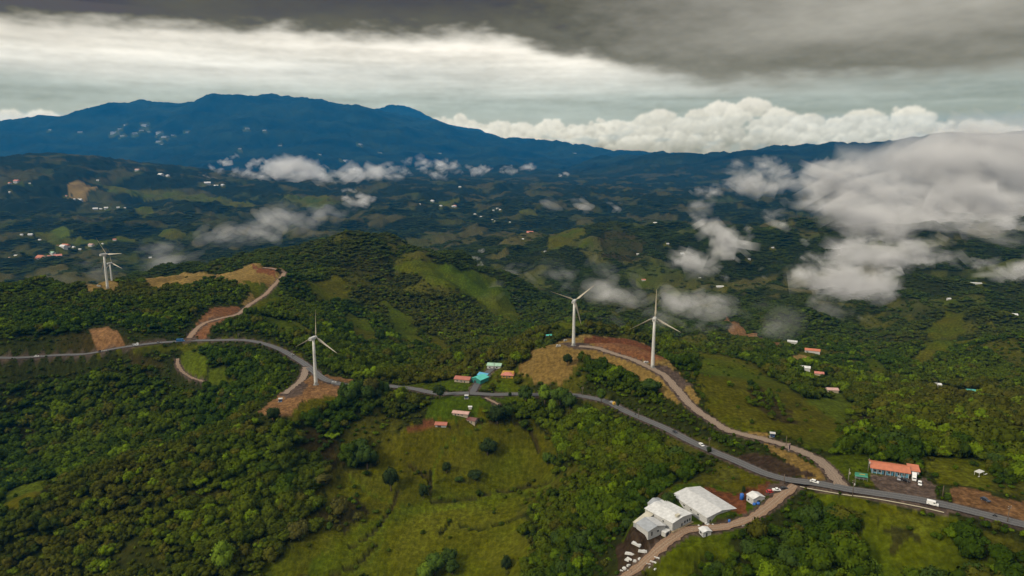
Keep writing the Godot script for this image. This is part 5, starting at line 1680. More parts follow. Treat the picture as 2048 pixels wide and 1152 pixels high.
func build_objects() -> void:
	object_materials()
	turbine(-525.0, -870.0, 17.0, [-34, 86, 206], "white turbine on the round brown pad, nearer of the leaning pair at left")
	turbine(-745.1, -1250.0, 17.0, [-8, 112, 232], "white turbine behind the left pad, farther of the overlapping pair")
	turbine(-179.4, -596.1, 17.0, [3, 123, 243], "white turbine on the orange dirt pad left of the village")
	turbine(59.9, -642.3, 17.0, [49, 165, 287], "white turbine at the far end of the bare brown hilltop")
	turbine(124.1, -578.2, 17.0, [1, 117, 241], "white turbine beside the red earth cut where the hill track widens")
	equipment(-164.6, -602.7, 0.3, "white cabinets on the orange pad right of the turbine tower")
	equipment(65.1, -802.5, 0.5, "pale cabinets left of the hilltop turbine foot")
	equipment(45.1, -639.2, 0.2, "pale cabinets on yellow grass below the hilltop turbine")
	equipment(120.5, -589.4, 0.4, "white cabinets behind the foot of the turbine by the red cut")
	equipment(-540.5, -876.6, 0.2, "white cabinets on the round brown pad of the left turbines")
	building("roadside_hall", "long low hall with red roof and blue walls beside the gravel car park", "building", Vector3(201.7, ground(210.1, -352.5) - 0.1, -355.8), -0.373, [18.1, 9.5, 3.1, 1.7], [M.wall_blue, M.roof_red], {"over": 1.0, "openings": [["window", "front", 1.00, 1.0, 1.6, 1.25, M.wall_white], ["window", "front", 3.35, 1.0, 1.6, 1.25, M.wall_white], ["door", "front", 5.90, 0.05, 1.0, 2.15, M.wall_blue], ["window", "front", 8.05, 1.0, 1.6, 1.25, M.wall_white], ["door", "front", 10.60, 0.05, 1.0, 2.15, M.wall_blue], ["window", "front", 12.75, 1.0, 1.6, 1.25, M.wall_white], ["window", "front", 15.10, 1.0, 1.6, 1.25, M.wall_white]]})
	building("hall_annex", "white annex with red roof at the right end of the long roadside hall", "building", Vector3(220.4, ground(220.4, -352.3) - 0.1, -352.3), -0.373, [5.0, 6.0, 3.3, 1.0], [M.wall_white, M.roof_red], {"roof": "shed", "over": 0.5, "openings": [["door", "front", 1.8, 0.05, 1.1, 2.2, M.wall_blue], ["window", "right", 2.0, 1.0, 1.5, 1.2, M.wall_blue]]})
	var hall := get_node("roadside_hall")
	for k in 9: part(hall, "column", box(Vector3(-0.11, -1.0, -0.11), Vector3(0.11, 3.05, 0.11)), M.wall_white, Vector3(0.15 + k * 2.23, 0, 0.85))
	part(hall, "plinth", box(Vector3(-0.3, -1.4, 0.01), Vector3(18.4, 0.06, 1.3)), M.concrete)
	building("long_warehouse", "long pale grey warehouse with low gable roof beside the red earth cut", "warehouse", Vector3(89.7, ground(96.0, -340.7) - 0.1, -353.0), -1.093, [27.7, 20.5, 4.0, 1.7], [M.wall_white, M.roof_pale], {"over": 0.35, "seams": 2.0, "openings": [["window", "front", 1.5, 2.2, 1.1, 0.7, M.grey], ["window", "front", 4.0, 2.2, 1.1, 0.7, M.grey], ["window", "front", 9.5, 2.2, 1.1, 0.7, M.grey], ["window", "front", 15.0, 2.2, 1.1, 0.7, M.grey], ["window", "front", 20.5, 2.2, 1.1, 0.7, M.grey], ["door", "right", 1.6, 0.1, 1.3, 2.3, M.white], ["door", "right", 14.0, 0.1, 2.6, 2.6, M.white], ["window", "right", 6.0, 2.2, 1.4, 0.8, M.grey]]})
	part(get_node("long_warehouse"), "footing", box(Vector3(-0.5, -2.5, -0.2), Vector3(26.5, 0.3, 0.4)), M.concrete)
	building("big_shed", "tall white shed with wide white roof on a cream retaining wall", "warehouse", Vector3(71.4, ground(77.1, -328.8) - 0.1, -336.2), -0.916, [18.6, 15.5, 5.0, 1.0], [M.wall_white, M.roof_white], {"over": 0.4, "seams": 2.2, "openings": [["window", "right", 9.5, 1.6, 0.9, 1.3, M.grey], ["window", "right", 11.5, 1.6, 0.9, 1.3, M.grey], ["window", "right", 13.5, 1.6, 0.9, 1.3, M.grey], ["door", "right", 7.0, 0.1, 1.1, 2.2, M.white], ["window", "front", 12.0, 3.0, 0.9, 0.7, M.grey]]})
	part(get_node("big_shed"), "retaining_wall", box(Vector3(17.6, -4.5, -16.0), Vector3(19.7, 0.5, 0.6)), M.cream_wall)
	part(get_node("big_shed"), "roof_vent", box(Vector3(16.1, 6.2, -7.0), Vector3(17.8, 7.2, -4.6)), M.roof_cream)
	building("low_shed", "low shed with blue grey zinc roof in front of the tall white shed", "shed", Vector3(64.7, ground(66.9, -320.5) - 0.1, -324.4), -1.056, [9.1, 11.5, 3.2, 1.6], [M.wall_white, M.roof_zinc, M.roof_pale], {"over": 0.4, "openings": [["door", "right", 2.0, 0.1, 1.0, 2.3, M.white], ["window", "right", 6.0, 1.2, 1.2, 0.9, M.grey]]})
	building("lean_to", "pale cream lean-to roof at the back of the low zinc shed", "shed", Vector3(63.5, ground(64.8, -325.0) - 0.1, -326.5), -0.828, [3.9, 11.5, 2.6, 1.6], [M.wall_grey, M.roof_cream], {"roof": "shed", "over": 0.3})
	building("rear_shed", "small blue grey roofed shed behind the tall white shed", "shed", Vector3(74.2, ground(75.9, -341.1) - 0.1, -343.2), -0.877, [5.5, 9.0, 4.2, 1.5], [M.wall_white, M.roof_zinc], {"over": 0.3})
	building("white_store", "small white gabled store beside the blue tank at the top of the track", "shed", Vector3(127.6, ground(128.5, -340.0) - 0.1, -342.5), -1.238, [5.6, 7.4, 3.6, 1.3], [M.wall_white, M.roof_white], {"over": 0.25, "openings": [["door", "right", 2.4, 0.05, 2.2, 2.5, M.wall_white], ["window", "front", 1.4, 1.2, 0.9, 0.8, M.grey]]})
	building("white_cabin", "tiny white cabin with flat gable roof on the grass beside the track", "cabin", Vector3(95.9, ground(96.4, -317.6) - 0.1, -319.6), -1.306, [4.0, 4.6, 2.7, 0.7], [M.wall_white, M.roof_white], {"over": 0.45, "openings": [["window", "front", 1.2, 1.1, 1.3, 0.9, M.grey], ["door", "right", 1.6, 0.05, 0.9, 2.0, M.wall_grey]]})
	building("cold_box", "white refrigerated box standing against the low zinc shed", "container", Vector3(76.8, ground(77.5, -319.7) - 0.1, -320.4), -0.839, [2.6, 4.0, 2.5, 0.1], [M.white, M.roof_white], {"roof": "shed", "over": 0.05, "openings": [["door", "right", 0.6, 0.2, 2.4, 2.0, M.grey]]})
	building("corner_shed", "pale roofed shed cut by the lower edge of the view", "shed", Vector3(32.7, ground(36.5, -296.5) - 0.1, -299.3), -0.619, [9.0, 9.0, 3.0, 1.2], [M.wall_white, M.roof_pale], {"over": 0.4})
	building("turquoise_shed", "turquoise roofed shed with dark teal walls between red and blue roofs", "shed", Vector3(-38.5, ground(-34.1, -616.2) - 0.1, -619.4), -0.629, [10.9, 12.5, 4.0, 2.0], [M.wall_teal, M.roof_turquoise], {"roof": "across", "over": 0.5, "openings": [["door", "front", 3.2, 0.1, 2.6, 2.8, M.wall_teal]]})
	building("red_roof_house", "beige house with dull red roof left of the turquoise shed", "house", Vector3(-54.7, ground(-47.7, -617.7) - 0.1, -619.5), -0.251, [14.5, 9.5, 3.0, 1.8], [M.wall_beige, M.roof_rust], {"over": 0.7, "openings": [["window", "front", 2.0, 1.0, 1.5, 1.1], ["window", "front", 6.0, 1.0, 1.5, 1.1], ["door", "front", 9.5, 0.05, 1.0, 2.1]]})
	building("blue_roof_house", "white house with bright blue roof behind the turquoise shed", "house", Vector3(-33.4, ground(-29.2, -629.4) - 0.1, -632.0), -0.556, [9.9, 8.0, 3.0, 1.7], [M.wall_white, M.roof_blue], {"over": 0.5, "openings": [["window", "right", 2.0, 1.0, 1.4, 1.0], ["door", "right", 5.0, 0.05, 1.0, 2.1]]})
	building("mint_roof_house", "white house with pale mint roof at the far end of the side street", "house", Vector3(-24.9, ground(-18.2, -652.3) - 0.1, -653.5), -0.179, [13.7, 9.0, 3.2, 1.6], [M.wall_white, M.roof_mint], {"over": 0.6, "openings": [["window", "front", 2.0, 1.0, 1.6, 1.1], ["door", "front", 6.5, 0.05, 1.2, 2.1], ["window", "front", 9.0, 1.0, 1.6, 1.1]]})
	building("coral_roof_house", "yellow house with coral roof right of the side street", "house", Vector3(-10.0, ground(-4.5, -620.2) - 0.1, -620.9), -0.133, [11.0, 9.0, 2.9, 1.9], [M.wall_yellow, M.roof_coral], {"roof": "hip", "over": 0.8, "openings": [["window", "front", 1.5, 1.0, 1.5, 1.1], ["door", "front", 4.6, 0.05, 1.1, 2.1], ["window", "front", 7.0, 1.0, 1.5, 1.1]]})
	building("teal_hut", "tiny teal roofed hut in the bush beyond the bare hilltop", "hut", Vector3(43.5, ground(46.7, -822.0) - 0.1, -820.9), 0.354, [6.8, 5.0, 2.2, 1.0], [M.wall_grey, M.roof_turquoise], {})
	building("farmhouse", "farmhouse with long faded red and white roof on the green below the road", "house", Vector3(-50.9, ground(-44.4, -551.8) - 0.1, -553.5), -0.260, [13.5, 6.0, 2.5, 1.2], [M.wall_beige, M.roof_pink, M.roof_rust], {"over": 0.8, "openings": [["door", "front", 2.0, 0.05, 1.0, 2.0, M.wall_beige], ["window", "front", 4.5, 0.9, 1.3, 1.0], ["window", "front", 8.0, 0.9, 1.3, 1.0]]})
	building("maroon_roof_house", "cream house with dark maroon roof right of the farmhouse", "house", Vector3(-38.6, ground(-35.1, -546.5) - 0.1, -548.2), -0.452, [7.8, 7.0, 2.6, 1.4], [M.wall_beige, M.roof_maroon], {"over": 0.6, "openings": [["window", "front", 1.2, 0.9, 1.4, 1.0], ["door", "front", 4.0, 0.05, 1.0, 2.0], ["window", "right", 2.0, 0.9, 1.3, 1.0]]})
	building("barn", "small open barn with rusty red roof beside the ploughed slope", "barn", Vector3(-64.9, ground(-60.2, -542.9) - 0.1, -543.5), -0.117, [9.4, 6.0, 2.2, 1.6], [M.wall_grey, M.roof_rust, M.roof_pink], {"over": 0.7, "openings": [["door", "front", 2.0, 0.05, 3.0, 1.9, M.bark]]})
	building("white_hut", "tiny white hut at the right end of the farmhouse roof", "hut", Vector3(-37.5, ground(-36.3, -558.5) - 0.1, -558.5), -0.000, [2.6, 2.5, 2.2, 0.5], [M.wall_white, M.roof_white], {})
	building("valley_house", "white walled house, topmost of the houses down the right valley spur", "house", Vector3(423.0, ground(429.1, -1009.8) - 0.1, -1012.6), -0.430, [13.5, 8.0, 3.0, 1.4], [M.wall_white, M.roof_pale], {"over": 0.5, "openings": [["window", "front", 1.0, 1.0, 1.2, 1.0], ["door", "front", 3.0, 0.05, 1.0, 2.0]]})
	building("valley_house", "long house under a double red roof on the right valley spur", "house", Vector3(399.3, ground(407.9, -893.1) - 0.1, -896.6), -0.392, [18.7, 9.0, 3.0, 2.0], [M.wall_white, M.roof_red], {"over": 0.5, "openings": [["window", "front", 1.0, 1.0, 1.2, 1.0], ["door", "front", 3.0, 0.05, 1.0, 2.0]]})
	building("valley_house", "white house with yellowish yard below the double red roof", "house", Vector3(335.6, ground(340.3, -759.0) - 0.1, -760.9), -0.374, [10.2, 8.0, 3.0, 1.5], [M.wall_white, M.roof_white], {"over": 0.5, "openings": [["window", "front", 1.0, 1.0, 1.2, 1.0], ["door", "front", 3.0, 0.05, 1.0, 2.0]]})
	building("valley_house", "small orange roofed house below the white house on the spur", "house", Vector3(341.2, ground(345.5, -734.7) - 0.1, -736.5), -0.388, [9.3, 7.0, 2.6, 1.5], [M.wall_beige, M.roof_coral], {})
	building("valley_house", "faded pink roofed house lowest on the right valley spur", "house", Vector3(311.5, ground(316.6, -640.9) - 0.1, -641.6), -0.140, [10.3, 7.0, 2.6, 1.4], [M.wall_beige, M.roof_pink], {"over": 0.5, "openings": [["window", "front", 1.0, 1.0, 1.2, 1.0], ["door", "front", 3.0, 0.05, 1.0, 2.0]]})
	building("valley_house", "lone small white roofed house in the trees left of the teal roof", "house", Vector3(478.7, ground(481.6, -734.8) - 0.1, -735.7), -0.284, [6.0, 6.0, 2.5, 1.2], [M.wall_white, M.roof_white], {})
	building("valley_house", "house with bright teal roof in the woods at right", "house", Vector3(488.6, ground(493.7, -695.1) - 0.1, -696.7), -0.292, [10.7, 9.0, 3.0, 2.4], [M.wall_white, M.roof_teal], {"over": 0.5, "openings": [["window", "front", 1.0, 1.0, 1.2, 1.0], ["door", "front", 3.0, 0.05, 1.0, 2.0]]})
	building("valley_house", "small mint annex house left of the bright teal roof", "house", Vector3(483.1, ground(485.6, -694.1) - 0.1, -694.9), -0.306, [5.1, 6.0, 2.5, 1.2], [M.wall_white, M.roof_mint], {})
	building("valley_house", "small white roof just right of the bright teal roof", "house", Vector3(498.0, ground(500.7, -684.2) - 0.1, -684.9), -0.278, [5.5, 5.0, 2.4, 1.0], [M.wall_white, M.roof_white], {})
	building("greenhouse", "long white greenhouse on the terrace at the right edge", "greenhouse", Vector3(861.7, ground(877.7, -1181.0) - 0.1, -1188.6), -0.444, [35.3, 14.0, 3.0, 1.6], [M.white, M.roof_white], {"over": 0.5, "openings": [["window", "front", 1.0, 1.0, 1.2, 1.0], ["door", "front", 3.0, 0.05, 1.0, 2.0]]})
	building("valley_house", "low white farm building on the wooded slope under the big cloud", "house", Vector3(1030.7, ground(1042.6, -1508.1) - 0.1, -1511.2), -0.259, [24.7, 8.0, 3.0, 1.3], [M.wall_white, M.roof_pale], {"over": 0.5, "openings": [["window", "front", 1.0, 1.0, 1.2, 1.0], ["door", "front", 3.0, 0.05, 1.0, 2.0]]})
	building("valley_house", "small white building between the mist patches right of the turbines", "house", Vector3(475.0, ground(483.2, -1554.6) - 0.1, -1554.6), -0.000, [16.3, 8.0, 3.0, 1.2], [M.wall_white, M.roof_white], {})
	building("valley_house", "tiny red roofed house above the mist behind the turbines", "house", Vector3(341.0, ground(346.2, -1762.5) - 0.1, -1762.5), -0.000, [10.5, 7.0, 3.0, 1.6], [M.wall_white, M.roof_red], {})
	building("valley_house", "tiny white house on the terrace above the round dark tree", "house", Vector3(822.8, ground(825.7, -1260.0) - 0.1, -1260.0), -0.000, [5.7, 5.0, 2.5, 1.0], [M.wall_white, M.roof_white], {})
	var shelter := thing("field_shelter", "open white roofed shelter on the meadow right of the red hall", "shelter", on_ground(261.4, -354.8), 0.5)
	part(shelter, "roof", box(Vector3(-2.6, 2.1, -1.5), Vector3(2.6, 2.28, 1.5)), M.white)
	for k in 4: part(shelter, "post", box(Vector3(-0.1, -0.6, -0.1), Vector3(0.1, 2.1, 0.1)), M.white, Vector3(-2.3 if k & 1 else 2.3, 0, -1.2 if k & 2 else 1.2))
	for k in 2: part(shelter, "bench", box(Vector3(-1.2, 0.3, -0.3), Vector3(1.2, 0.5, 0.3)), M.white, Vector3(-3.8 + 7.6 * k, 0, 1.6))
	var stop := thing("bus_shelter", "bus shelter under a long green board with yellow lettering by the hill track", "bus shelter", on_ground(191.4, -347.1), -0.32)
	part(stop, "board", box(Vector3(-3.2, 2.2, -0.9), Vector3(3.2, 3.6, -0.6)), M.green_board)
	part(stop, "roof", box(Vector3(-3.2, 2.1, -0.9), Vector3(3.2, 2.25, 1.2)), M.green_board)
	part(stop, "back_panel", box(Vector3(-3.0, 0, -0.8), Vector3(3.0, 1.5, -0.7)), M.grey)
	part(stop, "bench", box(Vector3(-2.6, 0.35, -0.6), Vector3(2.6, 0.5, -0.1)), M.grey)
	for k in 4: part(stop, "post", box(Vector3(-0.08, -0.6, -0.08), Vector3(0.08, 2.1, 0.08)), M.grey, Vector3(-3.0 + 2.0 * k, 0, 1.0))
	part(stop, "lettering", box(Vector3(-0.9, 2.7, -0.598), Vector3(1.9, 3.1, -0.58)), M.gold)
	kiosk(-202.4, -566.8, 0.1, "blue booth with white roof at the low end of the orange turbine pad", M.booth_blue)
	kiosk(172.5, -424.8, -0.3, "dark booth with white roof beside the hill track bend", M.booth_blue)
	kiosk(-40.0, -570.1, 0.0, "small blue bus stop booth with white roof on the near side of the main road", M.booth_blue, 2.4)
	var panel := thing("billboard", "tall narrow pinkish billboard between hill track and main road", "billboard", on_ground(171.6, -395.3), 0.7)
	part(panel, "face", box(Vector3(-1.1, 1.0, -0.08), Vector3(1.1, 5.6, 0.08)), M.sign_pink)
	part(panel, "print", box(Vector3(-0.7, 2.2, 0.08), Vector3(0.7, 4.6, 0.1)), M.car_navy)
	for e in [-0.8, 0.8]: part(panel, "post", box(Vector3(e - 0.1, -0.8, -0.3), Vector3(e + 0.1, 5.4, -0.09)), M.grey)
	var rail := thing("roadside_barrier", "short white posted barrier on the near side of the road below the orange landslip", "barrier", on_ground(-436.6, -703.7), 0.15)
	for k in 4: part(rail, "post", box(Vector3(-0.12, -0.4, -0.12), Vector3(0.12, 1.9, 0.12)), M.white, Vector3(-2.4 + 1.6 * k, 0, 0))
	part(rail, "rail", box(Vector3(-2.7, 0.9, 0.12), Vector3(2.7, 1.2, 0.2)), M.white)
	power_pole(177.6, -328.4, 9.5, "thick dark pole with white transformer on the verge below the red hall", true, true, 0.3, "bark")
	power_pole(236.3, -297.9, 9, "dark pole at the road edge at the far lower right", true, false, 0.3, "bark")
	power_pole(184.5, -347.1, 7, "thin pole on the grass left of the green bus shelter", false, true, 0.3, "concrete")
	power_pole(200.5, -357.3, 8, "thin grey pole at the left gable of the red hall", false, true, 0.3, "concrete")
	power_pole(174.1, -406.4, 7, "thin pole beside the hill track above the pink billboard", false, false, 0.3, "bark")
	power_pole(129.5, -420.1, 8, "dark pole with a bush at its foot beside the descending main road", true, false, 0.3, "bark")
	power_pole(97.8, -498.5, 8, "pole on the near verge where the main road leaves the trees", true, false, 0.3, "bark")
	power_pole(61.3, -564.5, 8, "pole on the far verge at the wooded bend of the main road", true, false, 0.3, "bark")
	power_pole(-37.8, -577.8, 8, "dark pole at the mouth of the village side street", true, false, 0.3, "bark")
	power_pole(-233.7, -699.2, 8, "pole on the inner side of the road bend left of the orange pad", true, false, 0.3, "bark")
	power_pole(150.8, -350.6, 6, "thin pole beside the dark parked car at the top of the track", false, false, 0.3, "bark")
	power_pole(-302.4, -731.1, 8, "pole on the verge at the crest of the left road bend", true, false, 0.3, "bark")
	power_pole(-17.4, -650.1, 7, "pole in front of the mint roofed house", true, false, 0.3, "concrete")
	power_pole(221.6, -324.1, 6, "short leafy stake pole at the edge of the gravel car park", false, false, 0.3, "bark")
	barrel("water_tank", "upright blue water tank left of the small white store", 125.5, -343.7, 1.1, 3.4, M.tank_blue)
	barrel("drum", "left of the two blue drums before the white store", 129.9, -336.7, 0.9, 1.0, M.tank_blue, "blue drums")
	barrel("drum", "right of the two blue drums before the white store", 131.9, -336.6, 0.9, 1.0, M.tank_blue, "blue drums")
	barrel("water_tank", "blue drum at the door of the long grey warehouse", 113.1, -325.3, 0.6, 1.6, M.tank_blue)
	vehicle("delivery_van", "white van on the main road heading right, below the gravel car park", 211.5, -315.9, -0.61, M.car_white, 0.32, "vehicles on the main road")
	vehicle("moving_car", "white estate car on the main road where the hill track joins", 165.6, -346.2, -0.69, M.car_white, 0.32, "vehicles on the main road")
	vehicle("motorcycle", "dark motorcycle with rider on the road at the far right", 233.7, -302.9, -0.56, M.car_black, 0.32, "vehicles on the main road")
	vehicle("pickup_truck", "white pickup on the main road just above the pole with the bush", 126.8, -427.8, -1.30, M.car_white, 0.32, "vehicles on the main road")
	vehicle("moving_car", "dark car on the main road below the long hedge", 116.7, -459.5, -1.26, M.car_black, 0.32, "vehicles on the main road")
	vehicle("cargo_truck", "yellow and white truck on the main road beside the roadside tree", 83.2, -535.5, -1.15, M.car_yellow, 0.32, "vehicles on the main road")
	vehicle("motorcycle", "dark motorcycle on the main road behind the yellow truck", 96.9, -506.4, -1.18, M.car_black, 0.32, "vehicles on the main road")
	vehicle("cargo_truck", "white truck on the left road with a car beside it", -408.8, -715.6, 0.42, M.car_white, 0.32, "vehicles on the main road")
	vehicle("moving_car", "white car on the near lane beside the white truck", -407.1, -713.2, 0.43, M.car_white, 0.32, "vehicles on the main road")
	vehicle("moving_car", "silver car on the left road right of the white truck", -387.5, -722.7, 0.41, M.car_silver, 0.32, "vehicles on the main road")
	vehicle("bus", "blue bus on the left road below the red earth cutting", -366.9, -730.3, 0.16, M.car_blue, 0.32, "vehicles on the main road")
	vehicle("moving_car", "white car on the road at the far left end", -507.1, -700.7, 0.12, M.car_white, 0.32, "vehicles on the main road")
	vehicle("moving_car", "black car on the road below the orange landslip", -441.1, -705.1, 0.21, M.car_black, 0.32, "vehicles on the main road")
	vehicle("moving_car", "small dark car on the road bend left of the orange pad", -235.4, -705.1, -0.76, M.car_silver, 0.32, "vehicles on the main road")
	vehicle("box_truck", "tall white box truck parked nose out at the red hall", 220.8, -347.7, -2.09, M.car_white, 0.05, "vehicles parked by the red hall")
	vehicle("parked_car", "white car parked right of the box truck", 220.6, -341.9, -2.08, M.car_white, 0.05, "vehicles parked by the red hall")
	vehicle("pickup_truck", "black pickup parked before the hall door", 214.5, -345.3, -0.65, M.car_black, 0.05, "vehicles parked by the red hall")
	vehicle("parked_car", "silver car parked left of the black pickup", 212.5, -347.5, -2.14, M.car_silver, 0.05, "vehicles parked by the red hall")
	vehicle("parked_car", "dark blue car alone on the bare dirt lot at right", 239.9, -318.7, -1.18, M.car_navy, 0.05, "")
	vehicle("parked_car", "red car parked beside the white car above the small store", 141.6, -345.6, -0.06, M.car_red, 0.05, "cars by the white store")
	vehicle("pickup_truck", "white pickup parked between red car and dark car", 144.6, -344.9, 0.00, M.car_white, 0.05, "cars by the white store")
	vehicle("parked_car", "dark car parked nearest the main road by the white store", 148.9, -345.6, 0.21, M.car_black, 0.05, "cars by the white store")
	panel_scrap("long white panel heaped beside the dirt track below the low shed", 60.7, -315.4, -0.48, 6.3, 1.5, 0.6)
	panel_scrap("long white panel heaped beside the dirt track below the low shed", 63.3, -315.8, -0.71, 4.9, 1.7, 0.7)
	panel_scrap("long white panel heaped beside the dirt track below the low shed", 66.1, -313.3, -0.19, 4.5, 1.8, 0.7)
	panel_scrap("short white panel heaped beside the dirt track below the low shed", 58.4, -313.7, -0.62, 2.4, 1.1, 0.4)
	panel_scrap("long white panel heaped beside the dirt track below the low shed", 59.6, -313.5, -0.78, 3.1, 0.8, 0.4)
	panel_scrap("short white panel heaped beside the dirt track below the low shed", 61.9, -310.9, -0.18, 1.8, 1.0, 0.7)
	panel_scrap("short white panel heaped beside the dirt track below the low shed", 64.4, -311.1, 0.75, 2.1, 1.0, 0.5)
	panel_scrap("short white panel heaped beside the dirt track below the low shed", 57.1, -311.7, 0.54, 2.4, 1.5, 0.4)
	panel_scrap("short white panel heaped beside the dirt track below the low shed", 59.0, -311.1, 0.48, 2.2, 1.1, 0.6)
	panel_scrap("long white panel heaped beside the dirt track below the low shed", 55.8, -311.0, -0.50, 2.8, 0.5, 0.2)
	panel_scrap("short white panel heaped beside the dirt track below the low shed", 57.2, -310.7, 0.07, 1.7, 1.0, 0.5)
	panel_scrap("short white panel heaped beside the dirt track below the low shed", 58.3, -308.4, -0.40, 1.3, 0.6, 0.3)
	panel_scrap("long white panel lying on the grass across the track", 69.8, -305.1, -0.59, 3.5, 0.5, 0.3)
	panel_scrap("long white panel lying on the grass across the track", 71.8, -306.6, -0.71, 3.1, 0.6, 0.4)
	panel_scrap("short white panel lying on the grass across the track", 67.6, -305.3, -0.51, 2.5, 0.4, 0.2)
	panel_scrap("short white panel lying on the grass across the track", 70.5, -302.4, 0.77, 2.2, 0.6, 0.2)
	panel_scrap("short white panel lying on the grass across the track", 68.0, -303.6, 0.59, 1.7, 0.3, 0.2)
	panel_scrap("short white panel dropped beside the track below the long warehouse", 102.5, -326.1, 0.55, 2.2, 1.1, 0.5)
	panel_scrap("short white panel dropped beside the track below the long warehouse", 101.9, -327.6, 0.54, 1.5, 0.9, 0.8)
	panel_scrap("short white panel dropped beside the track below the long warehouse", 104.7, -325.7, -0.55, 1.1, 0.8, 0.5)
	panel_scrap("short white panel dropped beside the track below the long warehouse", 108.6, -324.7, -0.34, 1.0, 0.8, 0.4)
	panel_scrap("short white panel dropped beside the track below the long warehouse", 119.0, -321.1, 0.23, 1.8, 1.0, 0.3)
	panel_scrap("short white panel dropped beside the track below the long warehouse", 97.7, -326.4, 0.42, 1.0, 0.7, 0.4)
	panel_scrap("short white panel dropped beside the track below the long warehouse", 105.0, -323.1, 0.64, 0.8, 0.6, 0.4)
	lone_tree("big round dark tree at the left edge of the pasture", on_ground(-116.2, -510.7), 17.7, 22.5, Color(0.03, 0.05, 0.009), "trees standing alone", "tree", 0.10)
	lone_tree("dark tree just above the big round tree at the pasture edge", on_ground(-123.5, -522.1), 13.9, 16.5, Color(0.03, 0.05, 0.009), "trees standing alone", "tree", 0.10)
	lone_tree("broad dark tree standing in the upper middle of the pasture", on_ground(-20.1, -523.3), 16.4, 16.5, Color(0.021, 0.033, 0.009), "trees standing alone", "tree", 0.10)
	lone_tree("small dark tree on the pasture left of centre", on_ground(-52.3, -506.3), 8.0, 10.7, Color(0.021, 0.033, 0.009), "trees standing alone", "tree", 0.10)
	lone_tree("low dark bush in the middle of the pasture", on_ground(-29.3, -501.4), 12.7, 8.9, Color(0.021, 0.033, 0.009), "trees standing alone", "bush", 0.10)
	lone_tree("low flat bush left of the larger one on the pasture", on_ground(-41.8, -499.7), 7.9, 4.4, Color(0.03, 0.05, 0.009), "trees standing alone", "bush", 0.10)
	lone_tree("flat topped dark tree by the gully in the pasture", on_ground(-94.4, -492.3), 14.0, 19.2, Color(0.021, 0.033, 0.009), "trees standing alone", "tree", 0.25)
	lone_tree("slim dark tree at the fork of the pasture gully", on_ground(-67.5, -482.5), 8.4, 12.9, Color(0.021, 0.033, 0.009), "trees standing alone", "tree", 0.10)
	lone_tree("thin half bare tree beside the pasture gully", on_ground(-64.0, -493.0), 3.9, 14.9, Color(0.06, 0.058, 0.012), "trees standing alone", "tree", 0.30)
	lone_tree("olive bushy tree on the brown slope left of the gully", on_ground(-127.6, -464.1), 14.8, 17.4, Color(0.06, 0.058, 0.012), "trees standing alone", "tree", 0.10)
	lone_tree("low bush right of the olive tree on the brown slope", on_ground(-114.3, -462.3), 8.1, 7.5, Color(0.06, 0.058, 0.012), "trees standing alone", "bush", 0.10)
	lone_tree("small upright green tree below the olive tree", on_ground(-131.6, -450.6), 5.1, 8.1, Color(0.045, 0.075, 0.01), "trees standing alone", "tree", 0.10)
	lone_tree("dark pointed bush alone at the foot of the pasture", on_ground(-3.9, -403.4), 7.9, 11.0, Color(0.021, 0.033, 0.009), "trees standing alone", "bush", 0.10)
	lone_tree("largest green tree in the clump at the foot of the pasture", on_ground(-51.7, -412.3), 14.1, 17.3, Color(0.045, 0.075, 0.01), "trees standing alone", "tree", 0.10)
	lone_tree("dark green tree at the back of the clump at the pasture foot", on_ground(-42.7, -417.4), 12.2, 14.4, Color(0.03, 0.05, 0.009), "trees standing alone", "tree", 0.10)
	lone_tree("bright green tree at the front of the pasture clump", on_ground(-57.3, -408.7), 12.0, 14.9, Color(0.085, 0.13, 0.012), "trees standing alone", "tree", 0.10)
	lone_tree("mid green tree at the right of the pasture clump", on_ground(-39.7, -410.2), 10.0, 12.0, Color(0.03, 0.05, 0.009), "trees standing alone", "tree", 0.10)
	lone_tree("pale green tree near the right edge of the pasture", on_ground(28.1, -504.1), 9.5, 11.5, Color(0.045, 0.075, 0.01), "trees standing alone", "tree", 0.10)
	lone_tree("small bright tree below the roadside trees", on_ground(28.5, -538.1), 7.5, 8.4, Color(0.085, 0.13, 0.012), "trees standing alone", "tree", 0.10)
	lone_tree("big dark tree beside the end of the farm track", on_ground(-12.4, -548.7), 16.2, 19.1, Color(0.021, 0.033, 0.009), "trees standing alone", "tree", 0.10)
	lone_tree("dark tree right of the farm track end", on_ground(-3.9, -553.8), 12.9, 14.4, Color(0.03, 0.05, 0.009), "trees standing alone", "tree", 0.10)
	lone_tree("tall dark tree on the near verge right of the farm", on_ground(12.4, -572.9), 15.0, 17.8, Color(0.03, 0.05, 0.009), "roadside trees", "tree", 0.15)
	lone_tree("tall bright leafed tree on the near verge of the road", on_ground(28.8, -565.4), 13.1, 19.6, Color(0.085, 0.13, 0.012), "roadside trees", "tree", 0.15)
	lone_tree("broad mid green tree right of the tall bright roadside tree", on_ground(41.4, -557.6), 17.2, 19.3, Color(0.045, 0.075, 0.01), "roadside trees", "tree", 0.10)
	lone_tree("slim bright tree below the broad roadside tree", on_ground(34.1, -550.4), 7.7, 16.3, Color(0.085, 0.13, 0.012), "roadside trees", "tree", 0.10)
	lone_tree("dark tree on the verge where the road bends downhill", on_ground(49.5, -551.5), 14.5, 16.2, Color(0.03, 0.05, 0.009), "roadside trees", "tree", 0.10)
	lone_tree("rounded bright tree in the hollow below the road bend", on_ground(58.2, -527.5), 11.5, 12.8, Color(0.085, 0.13, 0.012), "roadside trees", "tree", 0.10)
	lone_tree("round green tree on the near verge before the yellow truck", on_ground(74.5, -541.4), 8.4, 13.1, Color(0.045, 0.075, 0.01), "roadside trees", "tree", 0.15)
